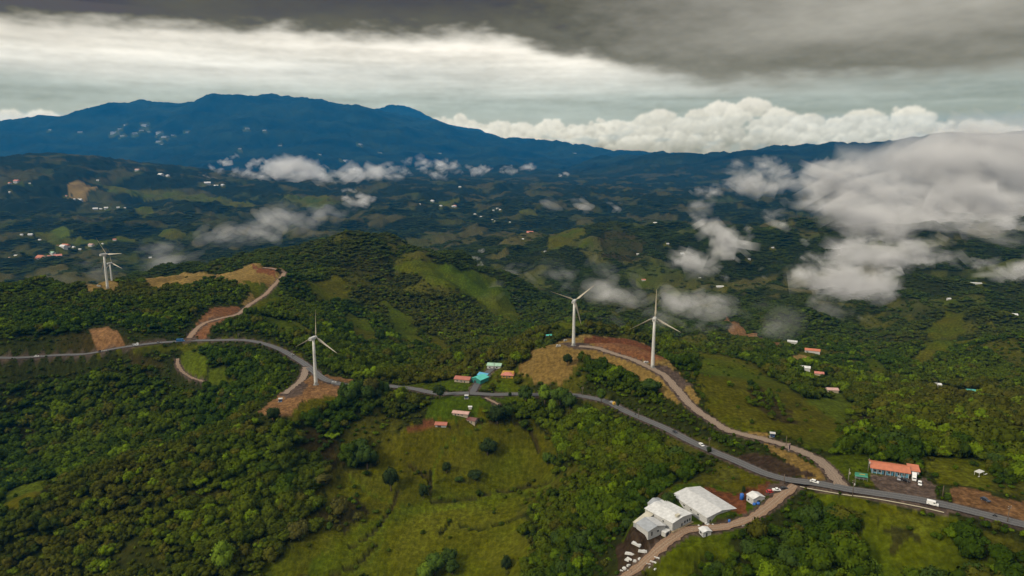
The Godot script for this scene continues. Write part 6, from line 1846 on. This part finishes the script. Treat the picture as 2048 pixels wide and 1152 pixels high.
	lone_tree("thin dark sapling right of the yellow truck", on_ground(86.0, -524.3), 3.2, 9.1, Color(0.021, 0.033, 0.009), "roadside trees", "tree", 0.20)
	lone_tree("dark tree in front of the road left of the bus stop", on_ground(-64.2, -574.3), 12.4, 13.9, Color(0.021, 0.033, 0.009), "roadside trees", "tree", 0.10)
	lone_tree("tiny dark bush at the near edge of the road", on_ground(-1.8, -583.7), 3.6, 5.0, Color(0.021, 0.033, 0.009), "roadside trees", "bush", 0.00)
	lone_tree("dark bush at the foot of the pole by the road", on_ground(127.3, -412.1), 3.9, 5.1, Color(0.021, 0.033, 0.009), "roadside trees", "bush", 0.00)
	lone_tree("tall yellow green tree at the lower left edge of the pasture", on_ground(-194.8, -417.4), 17.0, 25.1, Color(0.10, 0.15, 0.012), "trees standing alone", "tree", 0.10)
	lone_tree("round dark tree alone on the grassy terrace at right", on_ground(697.2, -1020.3), 17.0, 19.0, Color(0.021, 0.033, 0.009), "trees standing alone", "tree", 0.10)
	lone_tree("round dark tree at the tip of the orange pad", on_ground(-196.6, -532.1), 12.4, 13.0, Color(0.021, 0.033, 0.009), "trees standing alone", "tree", 0.10)
	lone_tree("dark bush on the verge right of the orange pad", on_ground(-120.5, -576.2), 9.8, 11.0, Color(0.021, 0.033, 0.009), "trees standing alone", "bush", 0.10)
	lone_tree("dark pointed tree on the yellow hilltop", on_ground(51.5, -607.5), 9.3, 13.5, Color(0.021, 0.033, 0.009), "trees standing alone", "tree", 0.10)
	lone_tree("dark cone shaped tree right of the white shelter", on_ground(274.7, -352.1), 4.4, 5.6, Color(0.021, 0.033, 0.009), "trees standing alone", "tree", 0.10)
	lone_tree("dark tree clump at the right end of the meadow", on_ground(277.2, -364.3), 10.3, 10.9, Color(0.03, 0.05, 0.009), "trees standing alone", "tree", 0.10)
	lone_tree("small dark cypress behind the blue tank", on_ground(129.0, -351.6), 2.2, 5.0, Color(0.021, 0.033, 0.009), "trees standing alone", "tree", 0.10)
	lone_tree("dark bush between car park and dirt lot", on_ground(221.2, -319.5), 4.1, 4.6, Color(0.03, 0.05, 0.009), "trees standing alone", "bush", 0.10)
	lone_tree("dark thicket tree on the slope above the main road", on_ground(113.7, -535.0), 19.0, 13.8, Color(0.03, 0.05, 0.009), "trees standing alone", "tree", 0.10)
	lone_tree("dark green tree at the left end in the roadside thicket right of the orange pad", on_ground(-148.9, -575.3), 12.2, 19.4, Color(0.03, 0.05, 0.009), "thicket trees right of the orange pad", "tree", 0.00)
	lone_tree("mid green tree second from the left in the roadside thicket right of the orange pad", on_ground(-140.9, -574.9), 15.3, 22.3, Color(0.045, 0.075, 0.01), "thicket trees right of the orange pad", "tree", 0.00)
	lone_tree("dark green tree third from the left in the roadside thicket right of the orange pad", on_ground(-134.3, -581.1), 13.4, 19.6, Color(0.03, 0.05, 0.009), "thicket trees right of the orange pad", "tree", 0.00)
	lone_tree("olive green tree broadest olive in the roadside thicket right of the orange pad", on_ground(-126.3, -581.2), 15.5, 22.6, Color(0.06, 0.058, 0.012), "thicket trees right of the orange pad", "tree", 0.00)
	lone_tree("dark green tree fifth along in the roadside thicket right of the orange pad", on_ground(-120.3, -586.9), 11.4, 18.2, Color(0.03, 0.05, 0.009), "thicket trees right of the orange pad", "tree", 0.00)
	lone_tree("mid green tree at the right end in the roadside thicket right of the orange pad", on_ground(-114.6, -590.1), 9.4, 13.7, Color(0.045, 0.075, 0.01), "thicket trees right of the orange pad", "tree", 0.00)
	lone_tree("dark green tree front right in the roadside thicket right of the orange pad", on_ground(-127.8, -572.9), 15.3, 19.3, Color(0.03, 0.05, 0.009), "thicket trees right of the orange pad", "tree", 0.00)
	lone_tree("dark green tree front left in the roadside thicket right of the orange pad", on_ground(-141.5, -565.8), 13.1, 17.6, Color(0.03, 0.05, 0.009), "thicket trees right of the orange pad", "tree", 0.00)
	far_house("far_house", "grey roofed house in the far left village strip", -1872.4, -2503.0, 13.0, M.wall_white, M.roof_pale, "red and white roofs of the far left village", false)
	far_house("far_house", "pink roofed house in the far left village strip", -1865.7, -2524.8, 22.4, M.wall_white, M.roof_pink, "red and white roofs of the far left village", false)
	far_house("far_house", "red roofed house in the far left village strip", -1846.5, -2556.2, 26.5, M.wall_white, M.roof_red, "red and white roofs of the far left village", false)
	far_house("far_house", "white roofed house in the far left village strip", -1819.2, -2480.6, 11.0, M.wall_white, M.roof_white, "red and white roofs of the far left village", false)
	far_house("far_house", "white roofed house in the far left village strip", -1848.9, -2603.7, 23.1, M.wall_white, M.roof_white, "red and white roofs of the far left village", false)
	far_house("far_house", "red roofed house in the far left village strip", -1827.4, -2623.4, 31.0, M.wall_white, M.roof_red, "red and white roofs of the far left village", false)
	far_house("far_house", "pink roofed house in the far left village strip", -1767.5, -2563.0, 17.1, M.wall_white, M.roof_pink, "red and white roofs of the far left village", false)
	far_house("far_house", "mint roofed house in the far left village strip", -1811.4, -2666.9, 19.7, M.wall_white, M.roof_mint, "red and white roofs of the far left village", false)
	far_house("far_house", "coral roofed house in the far left village strip", -1759.5, -2620.8, 25.2, M.wall_white, M.roof_coral, "red and white roofs of the far left village", false)
	far_house("far_house", "white roofed house in the far left village strip", -1800.6, -2721.1, 24.1, M.wall_white, M.roof_white, "red and white roofs of the far left village", false)
	far_house("far_house", "red roofed house in the far left village strip", -1855.4, -2781.1, 22.6, M.wall_white, M.roof_red, "red and white roofs of the far left village", false)
	far_house("far_house", "red roofed house in the far left village strip", -1849.0, -2809.9, 29.0, M.wall_white, M.roof_red, "red and white roofs of the far left village", false)
	far_house("far_house", "white roofed house in the far left village strip", -1806.6, -2795.2, 12.4, M.wall_white, M.roof_white, "red and white roofs of the far left village", false)
	far_house("far_house", "white roofed house in the far left village strip", -1765.1, -2768.1, 10.2, M.wall_white, M.roof_white, "red and white roofs of the far left village", false)
	far_house("far_house", "pink roofed house in the far left village strip", -1746.8, -2816.5, 20.8, M.wall_white, M.roof_pink, "red and white roofs of the far left village", false)
	far_house("far_house", "white roofed house in the far left village strip", -1707.3, -2830.9, 8.3, M.wall_white, M.roof_white, "red and white roofs of the far left village", false)
	far_house("far_house", "red roofed house in the far left village strip", -1702.1, -2911.0, 12.9, M.wall_white, M.roof_red, "red and white roofs of the far left village", false)
	far_house("far_house", "white roofed house in the far left village strip", -1670.6, -2877.6, 8.5, M.wall_white, M.roof_white, "red and white roofs of the far left village", false)
	far_house("far_house", "coral roofed house in the far left village strip", -1767.2, -2515.3, 14.9, M.wall_white, M.roof_coral, "red and white roofs of the far left village", false)
	far_house("far_house", "rusty roofed house in the far left village strip", -1758.8, -2573.0, 17.1, M.wall_white, M.roof_rust, "red and white roofs of the far left village", false)
	far_house("far_house", "tiny white farmhouse on the hillside of the middle valley in the centre", -534.5, -4617.2, 21.5, M.wall_grey, M.roof_pale, "scattered white farmhouses of the middle valley", false)
	far_house("far_house", "tiny white farmhouse on the hillside of the middle valley in the centre", -489.6, -4449.0, 18.2, M.wall_grey, M.roof_pale, "scattered white farmhouses of the middle valley", false)
	far_house("far_house", "tiny white farmhouse on the hillside of the middle valley in the centre", -444.5, -4291.7, 15.0, M.wall_grey, M.roof_pale, "scattered white farmhouses of the middle valley", false)
	far_house("far_house", "tiny white farmhouse on the hillside of the middle valley right of centre", -372.3, -4365.0, 20.4, M.wall_grey, M.roof_pale, "scattered white farmhouses of the middle valley", false)
	far_house("far_house", "tiny white farmhouse on the hillside of the middle valley right of centre, lower down", -296.4, -3937.5, 11.5, M.wall_grey, M.roof_pale, "scattered white farmhouses of the middle valley", false)
	far_house("far_house", "tiny white farmhouse on the hillside of the middle valley right of centre", -238.1, -3973.7, 18.6, M.wall_grey, M.roof_pale, "scattered white farmhouses of the middle valley", false)
	far_house("far_house", "tiny white farmhouse on the hillside of the middle valley right of centre", -218.2, -4036.3, 14.2, M.wall_grey, M.roof_pale, "scattered white farmhouses of the middle valley", false)
	far_house("far_house", "tiny white farmhouse on the hillside of the middle valley right of centre, lower down", -176.0, -3883.6, 11.4, M.wall_grey, M.roof_pale, "scattered white farmhouses of the middle valley", false)
	far_house("far_house", "tiny white farmhouse on the hillside of the middle valley right of centre", -111.6, -4134.2, 12.1, M.wall_grey, M.roof_pale, "scattered white farmhouses of the middle valley", false)
	far_house("far_house", "tiny white farmhouse on the hillside of the middle valley right of centre", -88.4, -4178.0, 14.6, M.wall_grey, M.roof_pale, "scattered white farmhouses of the middle valley", false)
	far_house("far_house", "tiny white farmhouse on the hillside of the middle valley right of centre", -70.7, -4035.6, 11.8, M.wall_grey, M.roof_pale, "scattered white farmhouses of the middle valley", false)
	far_house("far_house", "tiny white farmhouse on the hillside of the middle valley right of centre, lower down", -104.3, -3650.6, 8.6, M.wall_grey, M.roof_pale, "scattered white farmhouses of the middle valley", false)
	far_house("far_house", "tiny white farmhouse on the hillside of the middle valley right of centre, lower down", -89.6, -3597.3, 8.4, M.wall_grey, M.roof_pale, "scattered white farmhouses of the middle valley", false)
	far_house("far_house", "tiny white farmhouse on the hillside of the middle valley right of centre, lower down", -160.1, -3302.4, 11.6, M.wall_grey, M.roof_pale, "scattered white farmhouses of the middle valley", false)
	far_house("far_house", "tiny white farmhouse on the hillside of the middle valley right of centre, lower down", 40.5, -2503.8, 7.4, M.wall_grey, M.roof_pale, "scattered white farmhouses of the middle valley", false)
	far_house("far_house", "tiny white farmhouse on the hillside of the middle valley right of centre, lower down", -10.3, -3503.8, 8.2, M.wall_grey, M.roof_pale, "scattered white farmhouses of the middle valley", false)
	far_house("far_house", "tiny white farmhouse on the hillside of the middle valley right of centre, high up", -430.6, -5710.0, 19.9, M.wall_grey, M.roof_pale, "scattered white farmhouses of the middle valley", false)
	far_house("far_house", "tiny white farmhouse on the hillside of the middle valley right of centre, high up", -103.4, -5941.8, 20.7, M.wall_grey, M.roof_pale, "scattered white farmhouses of the middle valley", false)
	far_house("far_house", "tiny white farmhouse on the hillside of the middle valley in the centre", -579.5, -4318.9, 10.1, M.wall_grey, M.roof_pale, "scattered white farmhouses of the middle valley", false)
	far_house("far_house", "red roofed house with a plume of smoke beyond the ridge", 85.3, -3226.3, 28.4, M.wall_white, M.roof_coral, "", false)
	far_house("far_house", "small white shed left of the smoking red roofed house", 57.7, -3018.6, 11.1, M.wall_white, M.roof_white, "", false)
	far_house("far_house", "single red roof among the white houses of the middle valley", -364.9, -4391.0, 19.2, M.wall_white, M.roof_red, "", false)
	far_house("far_house", "white roofed farmhouse dotted on the far left hills near the left edge, lower down", -2102.6, -2970.4, 16.7, M.wall_grey, M.roof_white, "scattered farmhouses of the far left hills", false)
	far_house("far_house", "white roofed farmhouse dotted on the far left hills near the left edge, lower down", -2040.5, -2936.1, 11.0, M.wall_grey, M.roof_white, "scattered farmhouses of the far left hills", false)
	far_house("far_house", "grey roofed farmhouse dotted on the far left hills near the left edge, lower down", -2119.9, -2941.6, 11.0, M.wall_grey, M.roof_pale, "scattered farmhouses of the far left hills", false)
	far_house("far_house", "white roofed farmhouse dotted on the far left hills above the leaning turbines", -2761.6, -4339.7, 13.4, M.wall_grey, M.roof_white, "scattered farmhouses of the far left hills", false)
	far_house("far_house", "white roofed farmhouse dotted on the far left hills above the leaning turbines", -2778.4, -4419.7, 27.3, M.wall_grey, M.roof_white, "scattered farmhouses of the far left hills", false)
	far_house("far_house", "white roofed farmhouse dotted on the far left hills above the leaning turbines", -2587.3, -4256.0, 26.4, M.wall_grey, M.roof_white, "scattered farmhouses of the far left hills", false)
	far_house("far_house", "white roofed farmhouse dotted on the far left hills above the leaning turbines", -2560.4, -4267.9, 15.9, M.wall_grey, M.roof_white, "scattered farmhouses of the far left hills", false)
	far_house("far_house", "white roofed farmhouse dotted on the far left hills above the leaning turbines", -2520.0, -4256.9, 21.1, M.wall_grey, M.roof_white, "scattered farmhouses of the far left hills", false)
	far_house("far_house", "white roofed farmhouse dotted on the far left hills above the leaning turbines", -2443.3, -4252.5, 15.8, M.wall_grey, M.roof_white, "scattered farmhouses of the far left hills", false)
	far_house("far_house", "white roofed farmhouse dotted on the far left hills above the leaning turbines", -2373.1, -4203.9, 10.4, M.wall_grey, M.roof_white, "scattered farmhouses of the far left hills", false)
	far_house("far_house", "white roofed farmhouse dotted on the far left hills before the cloud strip, lower down", -1360.9, -2542.3, 9.6, M.wall_grey, M.roof_white, "scattered farmhouses of the far left hills", false)
	far_house("far_house", "red roofed farmhouse dotted on the far left hills near the left edge, high up", -3285.1, -4516.6, 22.2, M.wall_grey, M.roof_red, "scattered farmhouses of the far left hills", false)
	far_house("far_house", "coral roofed farmhouse dotted on the far left hills near the left edge, high up", -3258.4, -4544.0, 33.6, M.wall_grey, M.roof_coral, "scattered farmhouses of the far left hills", false)
	far_house("far_house", "white roofed farmhouse dotted on the far left hills near the left edge, high up", -3155.3, -4326.1, 13.4, M.wall_grey, M.roof_white, "scattered farmhouses of the far left hills", false)
	far_house("far_house", "white roofed farmhouse dotted on the far left hills near the left edge, high up", -3179.5, -4551.6, 11.2, M.wall_grey, M.roof_white, "scattered farmhouses of the far left hills", false)
	far_house("far_house", "white roofed farmhouse dotted on the far left hills above the leaning turbines, high up", -2954.0, -4925.8, 15.1, M.wall_grey, M.roof_white, "scattered farmhouses of the far left hills", false)
	far_house("far_house", "pink roofed farmhouse dotted on the far left hills before the cloud strip, high up", -2905.0, -5371.9, 29.7, M.wall_grey, M.roof_pink, "scattered farmhouses of the far left hills", false)
	far_house("far_house", "white roofed farmhouse dotted on the far left hills before the cloud strip, high up", -2725.2, -5370.8, 39.6, M.wall_grey, M.roof_white, "scattered farmhouses of the far left hills", false)
	far_house("far_house", "grey roofed farmhouse dotted on the far left hills before the cloud strip, high up", -2664.1, -5355.0, 26.3, M.wall_grey, M.roof_pale, "scattered farmhouses of the far left hills", false)
	far_house("far_house", "grey roofed farmhouse dotted on the far left hills before the cloud strip, high up", -2330.3, -5281.3, 42.3, M.wall_grey, M.roof_pale, "scattered farmhouses of the far left hills", false)
	far_house("far_house", "white roofed farmhouse dotted on the far left hills before the cloud strip, high up", -2262.7, -5273.8, 29.2, M.wall_grey, M.roof_white, "scattered farmhouses of the far left hills", false)
	far_house("far_house", "grey roofed farmhouse dotted on the far left hills before the cloud strip, high up", -2193.6, -5234.3, 25.8, M.wall_grey, M.roof_pale, "scattered farmhouses of the far left hills", false)
	far_house("far_house", "coral roofed farmhouse dotted on the far left hills above the leaning turbines, high up", -2925.5, -4515.9, 11.2, M.wall_grey, M.roof_coral, "scattered farmhouses of the far left hills", false)
	far_house("far_house", "tiny white house on the cloudy right hand hills", 105.6, -2168.5, 7.0, M.wall_grey, M.roof_pale, "scattered houses of the right hand hills", false)
	far_house("far_house", "tiny white house on the cloudy right hand hills", 382.8, -2058.5, 7.7, M.wall_grey, M.roof_pale, "scattered houses of the right hand hills", false)
	far_house("far_house", "tiny white house on the cloudy right hand hills", 518.6, -2061.0, 11.6, M.wall_grey, M.roof_pale, "scattered houses of the right hand hills", false)
	far_house("far_house", "tiny white house on the cloudy right hand hills", 480.1, -2093.4, 7.9, M.wall_grey, M.roof_pale, "scattered houses of the right hand hills", false)
	far_house("far_house", "tiny white house on the cloudy right hand hills", 765.6, -2236.7, 7.0, M.wall_grey, M.roof_pale, "scattered houses of the right hand hills", false)
	far_house("far_house", "tiny white house on the cloudy right hand hills", 659.4, -1878.2, 7.0, M.wall_grey, M.roof_pale, "scattered houses of the right hand hills", false)
	far_house("far_house", "tiny white house on the cloudy right hand hills", 759.5, -1975.1, 7.0, M.wall_grey, M.roof_pale, "scattered houses of the right hand hills", false)
	far_house("far_house", "tiny white house on the cloudy right hand hills", 493.6, -1764.9, 7.0, M.wall_grey, M.roof_pale, "scattered houses of the right hand hills", false)
	far_house("far_house", "tiny white house on the cloudy right hand hills", 695.2, -3314.3, 16.5, M.wall_grey, M.roof_pale, "scattered houses of the right hand hills", false)
	far_house("far_greenhouse", "pale greenhouse block on the slope of the blue mountain above the leaning turbines, high up", -7593.4, -13767.1, 43.2, M.roof_zinc, M.roof_zinc, "pale greenhouses on the big blue mountain", true)
	far_house("far_greenhouse", "pale greenhouse block on the slope of the blue mountain before the cloud strip, high up", -7165.0, -13698.4, 118.1, M.roof_zinc, M.roof_zinc, "pale greenhouses on the big blue mountain", true)
	far_house("far_greenhouse", "pale greenhouse block on the slope of the blue mountain before the cloud strip, high up", -6987.8, -13454.6, 63.4, M.roof_zinc, M.roof_zinc, "pale greenhouses on the big blue mountain", true)
	far_house("far_greenhouse", "pale greenhouse block on the slope of the blue mountain before the cloud strip, high up", -7054.6, -13335.8, 73.3, M.roof_zinc, M.roof_zinc, "pale greenhouses on the big blue mountain", true)
	far_house("far_greenhouse", "pale greenhouse block on the slope of the blue mountain above the leaning turbines, high up", -7581.1, -13554.4, 74.5, M.roof_zinc, M.roof_zinc, "pale greenhouses on the big blue mountain", true)
	far_house("far_greenhouse", "pale greenhouse block on the slope of the blue mountain above the leaning turbines, high up", -7618.3, -13404.5, 105.3, M.roof_zinc, M.roof_zinc, "pale greenhouses on the big blue mountain", true)
	far_house("far_greenhouse", "pale greenhouse block on the slope of the blue mountain above the leaning turbines, high up", -8380.8, -13593.1, 74.7, M.roof_zinc, M.roof_zinc, "pale greenhouses on the big blue mountain", true)
	far_house("far_greenhouse", "pale greenhouse block on the slope of the blue mountain near the left edge, high up", -9068.1, -13760.4, 48.6, M.roof_zinc, M.roof_zinc, "pale greenhouses on the big blue mountain", true)
	far_house("far_greenhouse", "pale greenhouse block on the slope of the blue mountain before the cloud strip, high up", -6688.7, -13271.1, 93.8, M.roof_zinc, M.roof_zinc, "pale greenhouses on the big blue mountain", true)
	far_house("far_greenhouse", "pale greenhouse block on the slope of the blue mountain before the cloud strip", -6472.6, -13051.6, 112.9, M.roof_zinc, M.roof_zinc, "pale greenhouses on the big blue mountain", true)
	far_house("far_greenhouse", "pale greenhouse block on the slope of the blue mountain before the cloud strip", -6385.1, -13168.8, 51.7, M.roof_zinc, M.roof_zinc, "pale greenhouses on the big blue mountain", true)
	far_house("far_greenhouse", "pale greenhouse block on the slope of the blue mountain before the cloud strip, high up", -6176.7, -13320.2, 62.7, M.roof_zinc, M.roof_zinc, "pale greenhouses on the big blue mountain", true)
	far_house("far_greenhouse", "pale greenhouse block on the slope of the blue mountain before the cloud strip", -6456.0, -12779.2, 90.5, M.roof_zinc, M.roof_zinc, "pale greenhouses on the big blue mountain", true)
	far_house("far_greenhouse", "pale greenhouse block on the slope of the blue mountain before the cloud strip, lower down", -6289.0, -12580.7, 69.4, M.roof_zinc, M.roof_zinc, "pale greenhouses on the big blue mountain", true)
	far_house("far_greenhouse", "pale greenhouse block on the slope of the blue mountain before the cloud strip", -7119.1, -13216.5, 83.1, M.roof_zinc, M.roof_zinc, "pale greenhouses on the big blue mountain", true)
	far_house("far_greenhouse", "pale greenhouse block on the slope of the blue mountain above the leaning turbines", -7350.8, -13205.2, 72.7, M.roof_zinc, M.roof_zinc, "pale greenhouses on the big blue mountain", true)
	far_house("far_greenhouse", "pale greenhouse block on the slope of the blue mountain right of centre, lower down", 1269.7, -14038.9, 55.4, M.roof_zinc, M.roof_zinc, "pale greenhouses on the big blue mountain", true)
	far_house("far_greenhouse", "pale greenhouse block on the slope of the blue mountain in the centre, high up", -4970.5, -13163.5, 72.3, M.roof_zinc, M.roof_zinc, "pale greenhouses on the big blue mountain", true)
	far_house("far_greenhouse", "pale greenhouse block on the slope of the blue mountain in the centre", -4596.2, -13023.8, 61.4, M.roof_zinc, M.roof_zinc, "pale greenhouses on the big blue mountain", true)
	far_house("far_greenhouse", "pale greenhouse block on the slope of the blue mountain before the cloud strip, lower down", -4682.6, -11995.7, 47.3, M.roof_zinc, M.roof_zinc, "pale greenhouses on the big blue mountain", true)
	far_house("far_greenhouse", "pale greenhouse block on the slope of the blue mountain in the centre", -4169.7, -12549.4, 49.4, M.roof_zinc, M.roof_zinc, "pale greenhouses on the big blue mountain", true)
	far_house("far_greenhouse", "pale greenhouse block on the slope of the blue mountain in the centre, lower down", -2766.3, -11513.2, 118.4, M.roof_zinc, M.roof_zinc, "pale greenhouses on the big blue mountain", true)
	far_house("far_greenhouse", "pale greenhouse block on the slope of the blue mountain in the centre, lower down", -3227.8, -11694.7, 46.2, M.roof_zinc, M.roof_zinc, "pale greenhouses on the big blue mountain", true)
	far_house("far_greenhouse", "pale greenhouse block on the slope of the blue mountain in the centre, lower down", -2773.0, -12729.8, 70.2, M.roof_zinc, M.roof_zinc, "pale greenhouses on the big blue mountain", true)
	far_house("far_greenhouse", "pale greenhouse block on the slope of the blue mountain in the centre, lower down", -2361.5, -12465.6, 59.0, M.roof_zinc, M.roof_zinc, "pale greenhouses on the big blue mountain", true)
	far_house("far_greenhouse", "pale greenhouse block on the slope of the blue mountain in the centre, lower down", -1334.6, -12915.6, 51.0, M.roof_zinc, M.roof_zinc, "pale greenhouses on the big blue mountain", true)
	neighbour_trees()

func neighbour_trees() -> void:
	for t in near_trees:
		var c: Color = t[4]
		var p: Vector3 = t[1]
		lone_tree(tree_label(p, t[2], t[3], c), p, t[2], t[3], c, "forest trees nearest the camera", "forest_tree", 0.0)

func tree_label(p: Vector3, wide: float, tall: float, c: Color) -> String:
	var size := "huge" if wide > 12.5 else ("broad" if wide > 10.0 else ("medium" if wide > 8.0 else "small"))
	var form := "tall" if tall > wide * 1.0 else ("rounded" if tall > wide * 0.85 else "flat")
	var tone := "bright green"
	if c.g < 0.05: tone = "deep green"
	elif c.r > c.g * 0.92: tone = "brownish olive"
	elif c.g < 0.068: tone = "dark green"
	elif c.g < 0.095: tone = "mid green"
	elif c.r > c.g * 0.8: tone = "yellowish green"
	var u := 1024.0 + 1366.0 * p.x / (-p.z * 0.98 + (EYE - p.y) * 0.19)
	var near := -p.z
	var rank := "low down" if near < 330.0 else ("halfway up" if near < 420.0 else "high up")
	var spot := "at the far lower left corner"
	for q in [[170.0, "on the lower left slope"], [340.0, "below the lower left scrub patch"], [500.0, "near the tall yellow green tree"], [600.0, "at the edge left of the pasture"], [800.0, "by the clump at the pasture foot"], [1000.0, "where pasture meets right wood"], [1120.0, "in the wood left of the low zinc shed"], [1250.0, "by the thrown out white panels"], [1330.0, "below the tall white shed"], [1420.0, "below the white cabin"], [1520.0, "below the warehouse track bend"], [1620.0, "on the bank below the junction"], [1740.0, "on the bank below the red hall"], [1870.0, "below the bare dirt lot"], [1970.0, "at the far lower right corner"]]:
		if u > q[0]: spot = q[1]
	return "%s %s %s crown %s %s" % [size, form, tone, rank, spot]

func panel_scrap(label: String, x: float, z: float, turn: float, l: float, w: float, h: float) -> void:
	var s := st()
	add_prism(s, [Vector2(-l / 2, -0.4), Vector2(l / 2, -0.4), Vector2(l / 2 - 0.05, h * 0.7), Vector2(l / 2 - 0.4, h), Vector2(-l / 2 + 0.2, h * 0.85)], -w / 2, w / 2)
	var o := part(self, "scrap_panel", done(s), M.roof_white)
	tag(o, label, "panel", "white panels thrown out beside the track")
	o.position = on_ground(x, z)
	o.rotation = Vector3(0.12 * sin(x * 7.0), turn, 0.12 * cos(z * 5.0))

var far_shapes := {}

func far_house(called: String, label: String, x: float, z: float, wide: float, wall: Material, roof: Material, group: String, big: bool) -> void:
	# seen so small that walls and a gabled roof are all there is to tell; the shapes are shared
	var key := "big" if big else "house"
	if not far_shapes.has(key):
		var d := 0.75 if big else 0.7
		var h := 0.10 if big else 0.30
		var s := st()
		add_prism(s, [Vector2(-0.5, -0.4), Vector2(0.5, -0.4), Vector2(0.5, h), Vector2(-0.5, h)], -d / 2, d / 2)
		var a := done(s)
		s = st()
		add_prism(s, [Vector2(-d / 2 - 0.05, h), Vector2(d / 2 + 0.05, h), Vector2(0, h + (0.08 if big else 0.24))], -0.55, 0.55, Transform3D(Basis(Vector3(0, 0, 1), Vector3.UP, Vector3(-1, 0, 0)), Vector3(0, 0.001, 0)))
		far_shapes[key] = [a, done(s)]
	var o := thing(called, label, "greenhouse" if big else "house", on_ground(x, z), sin(x * 0.37 + z) * 0.5, group)
	part(o, "wall", far_shapes[key][0], wall).scale = Vector3.ONE * wide
	part(o, "roof", far_shapes[key][1], roof).scale = Vector3.ONE * wide
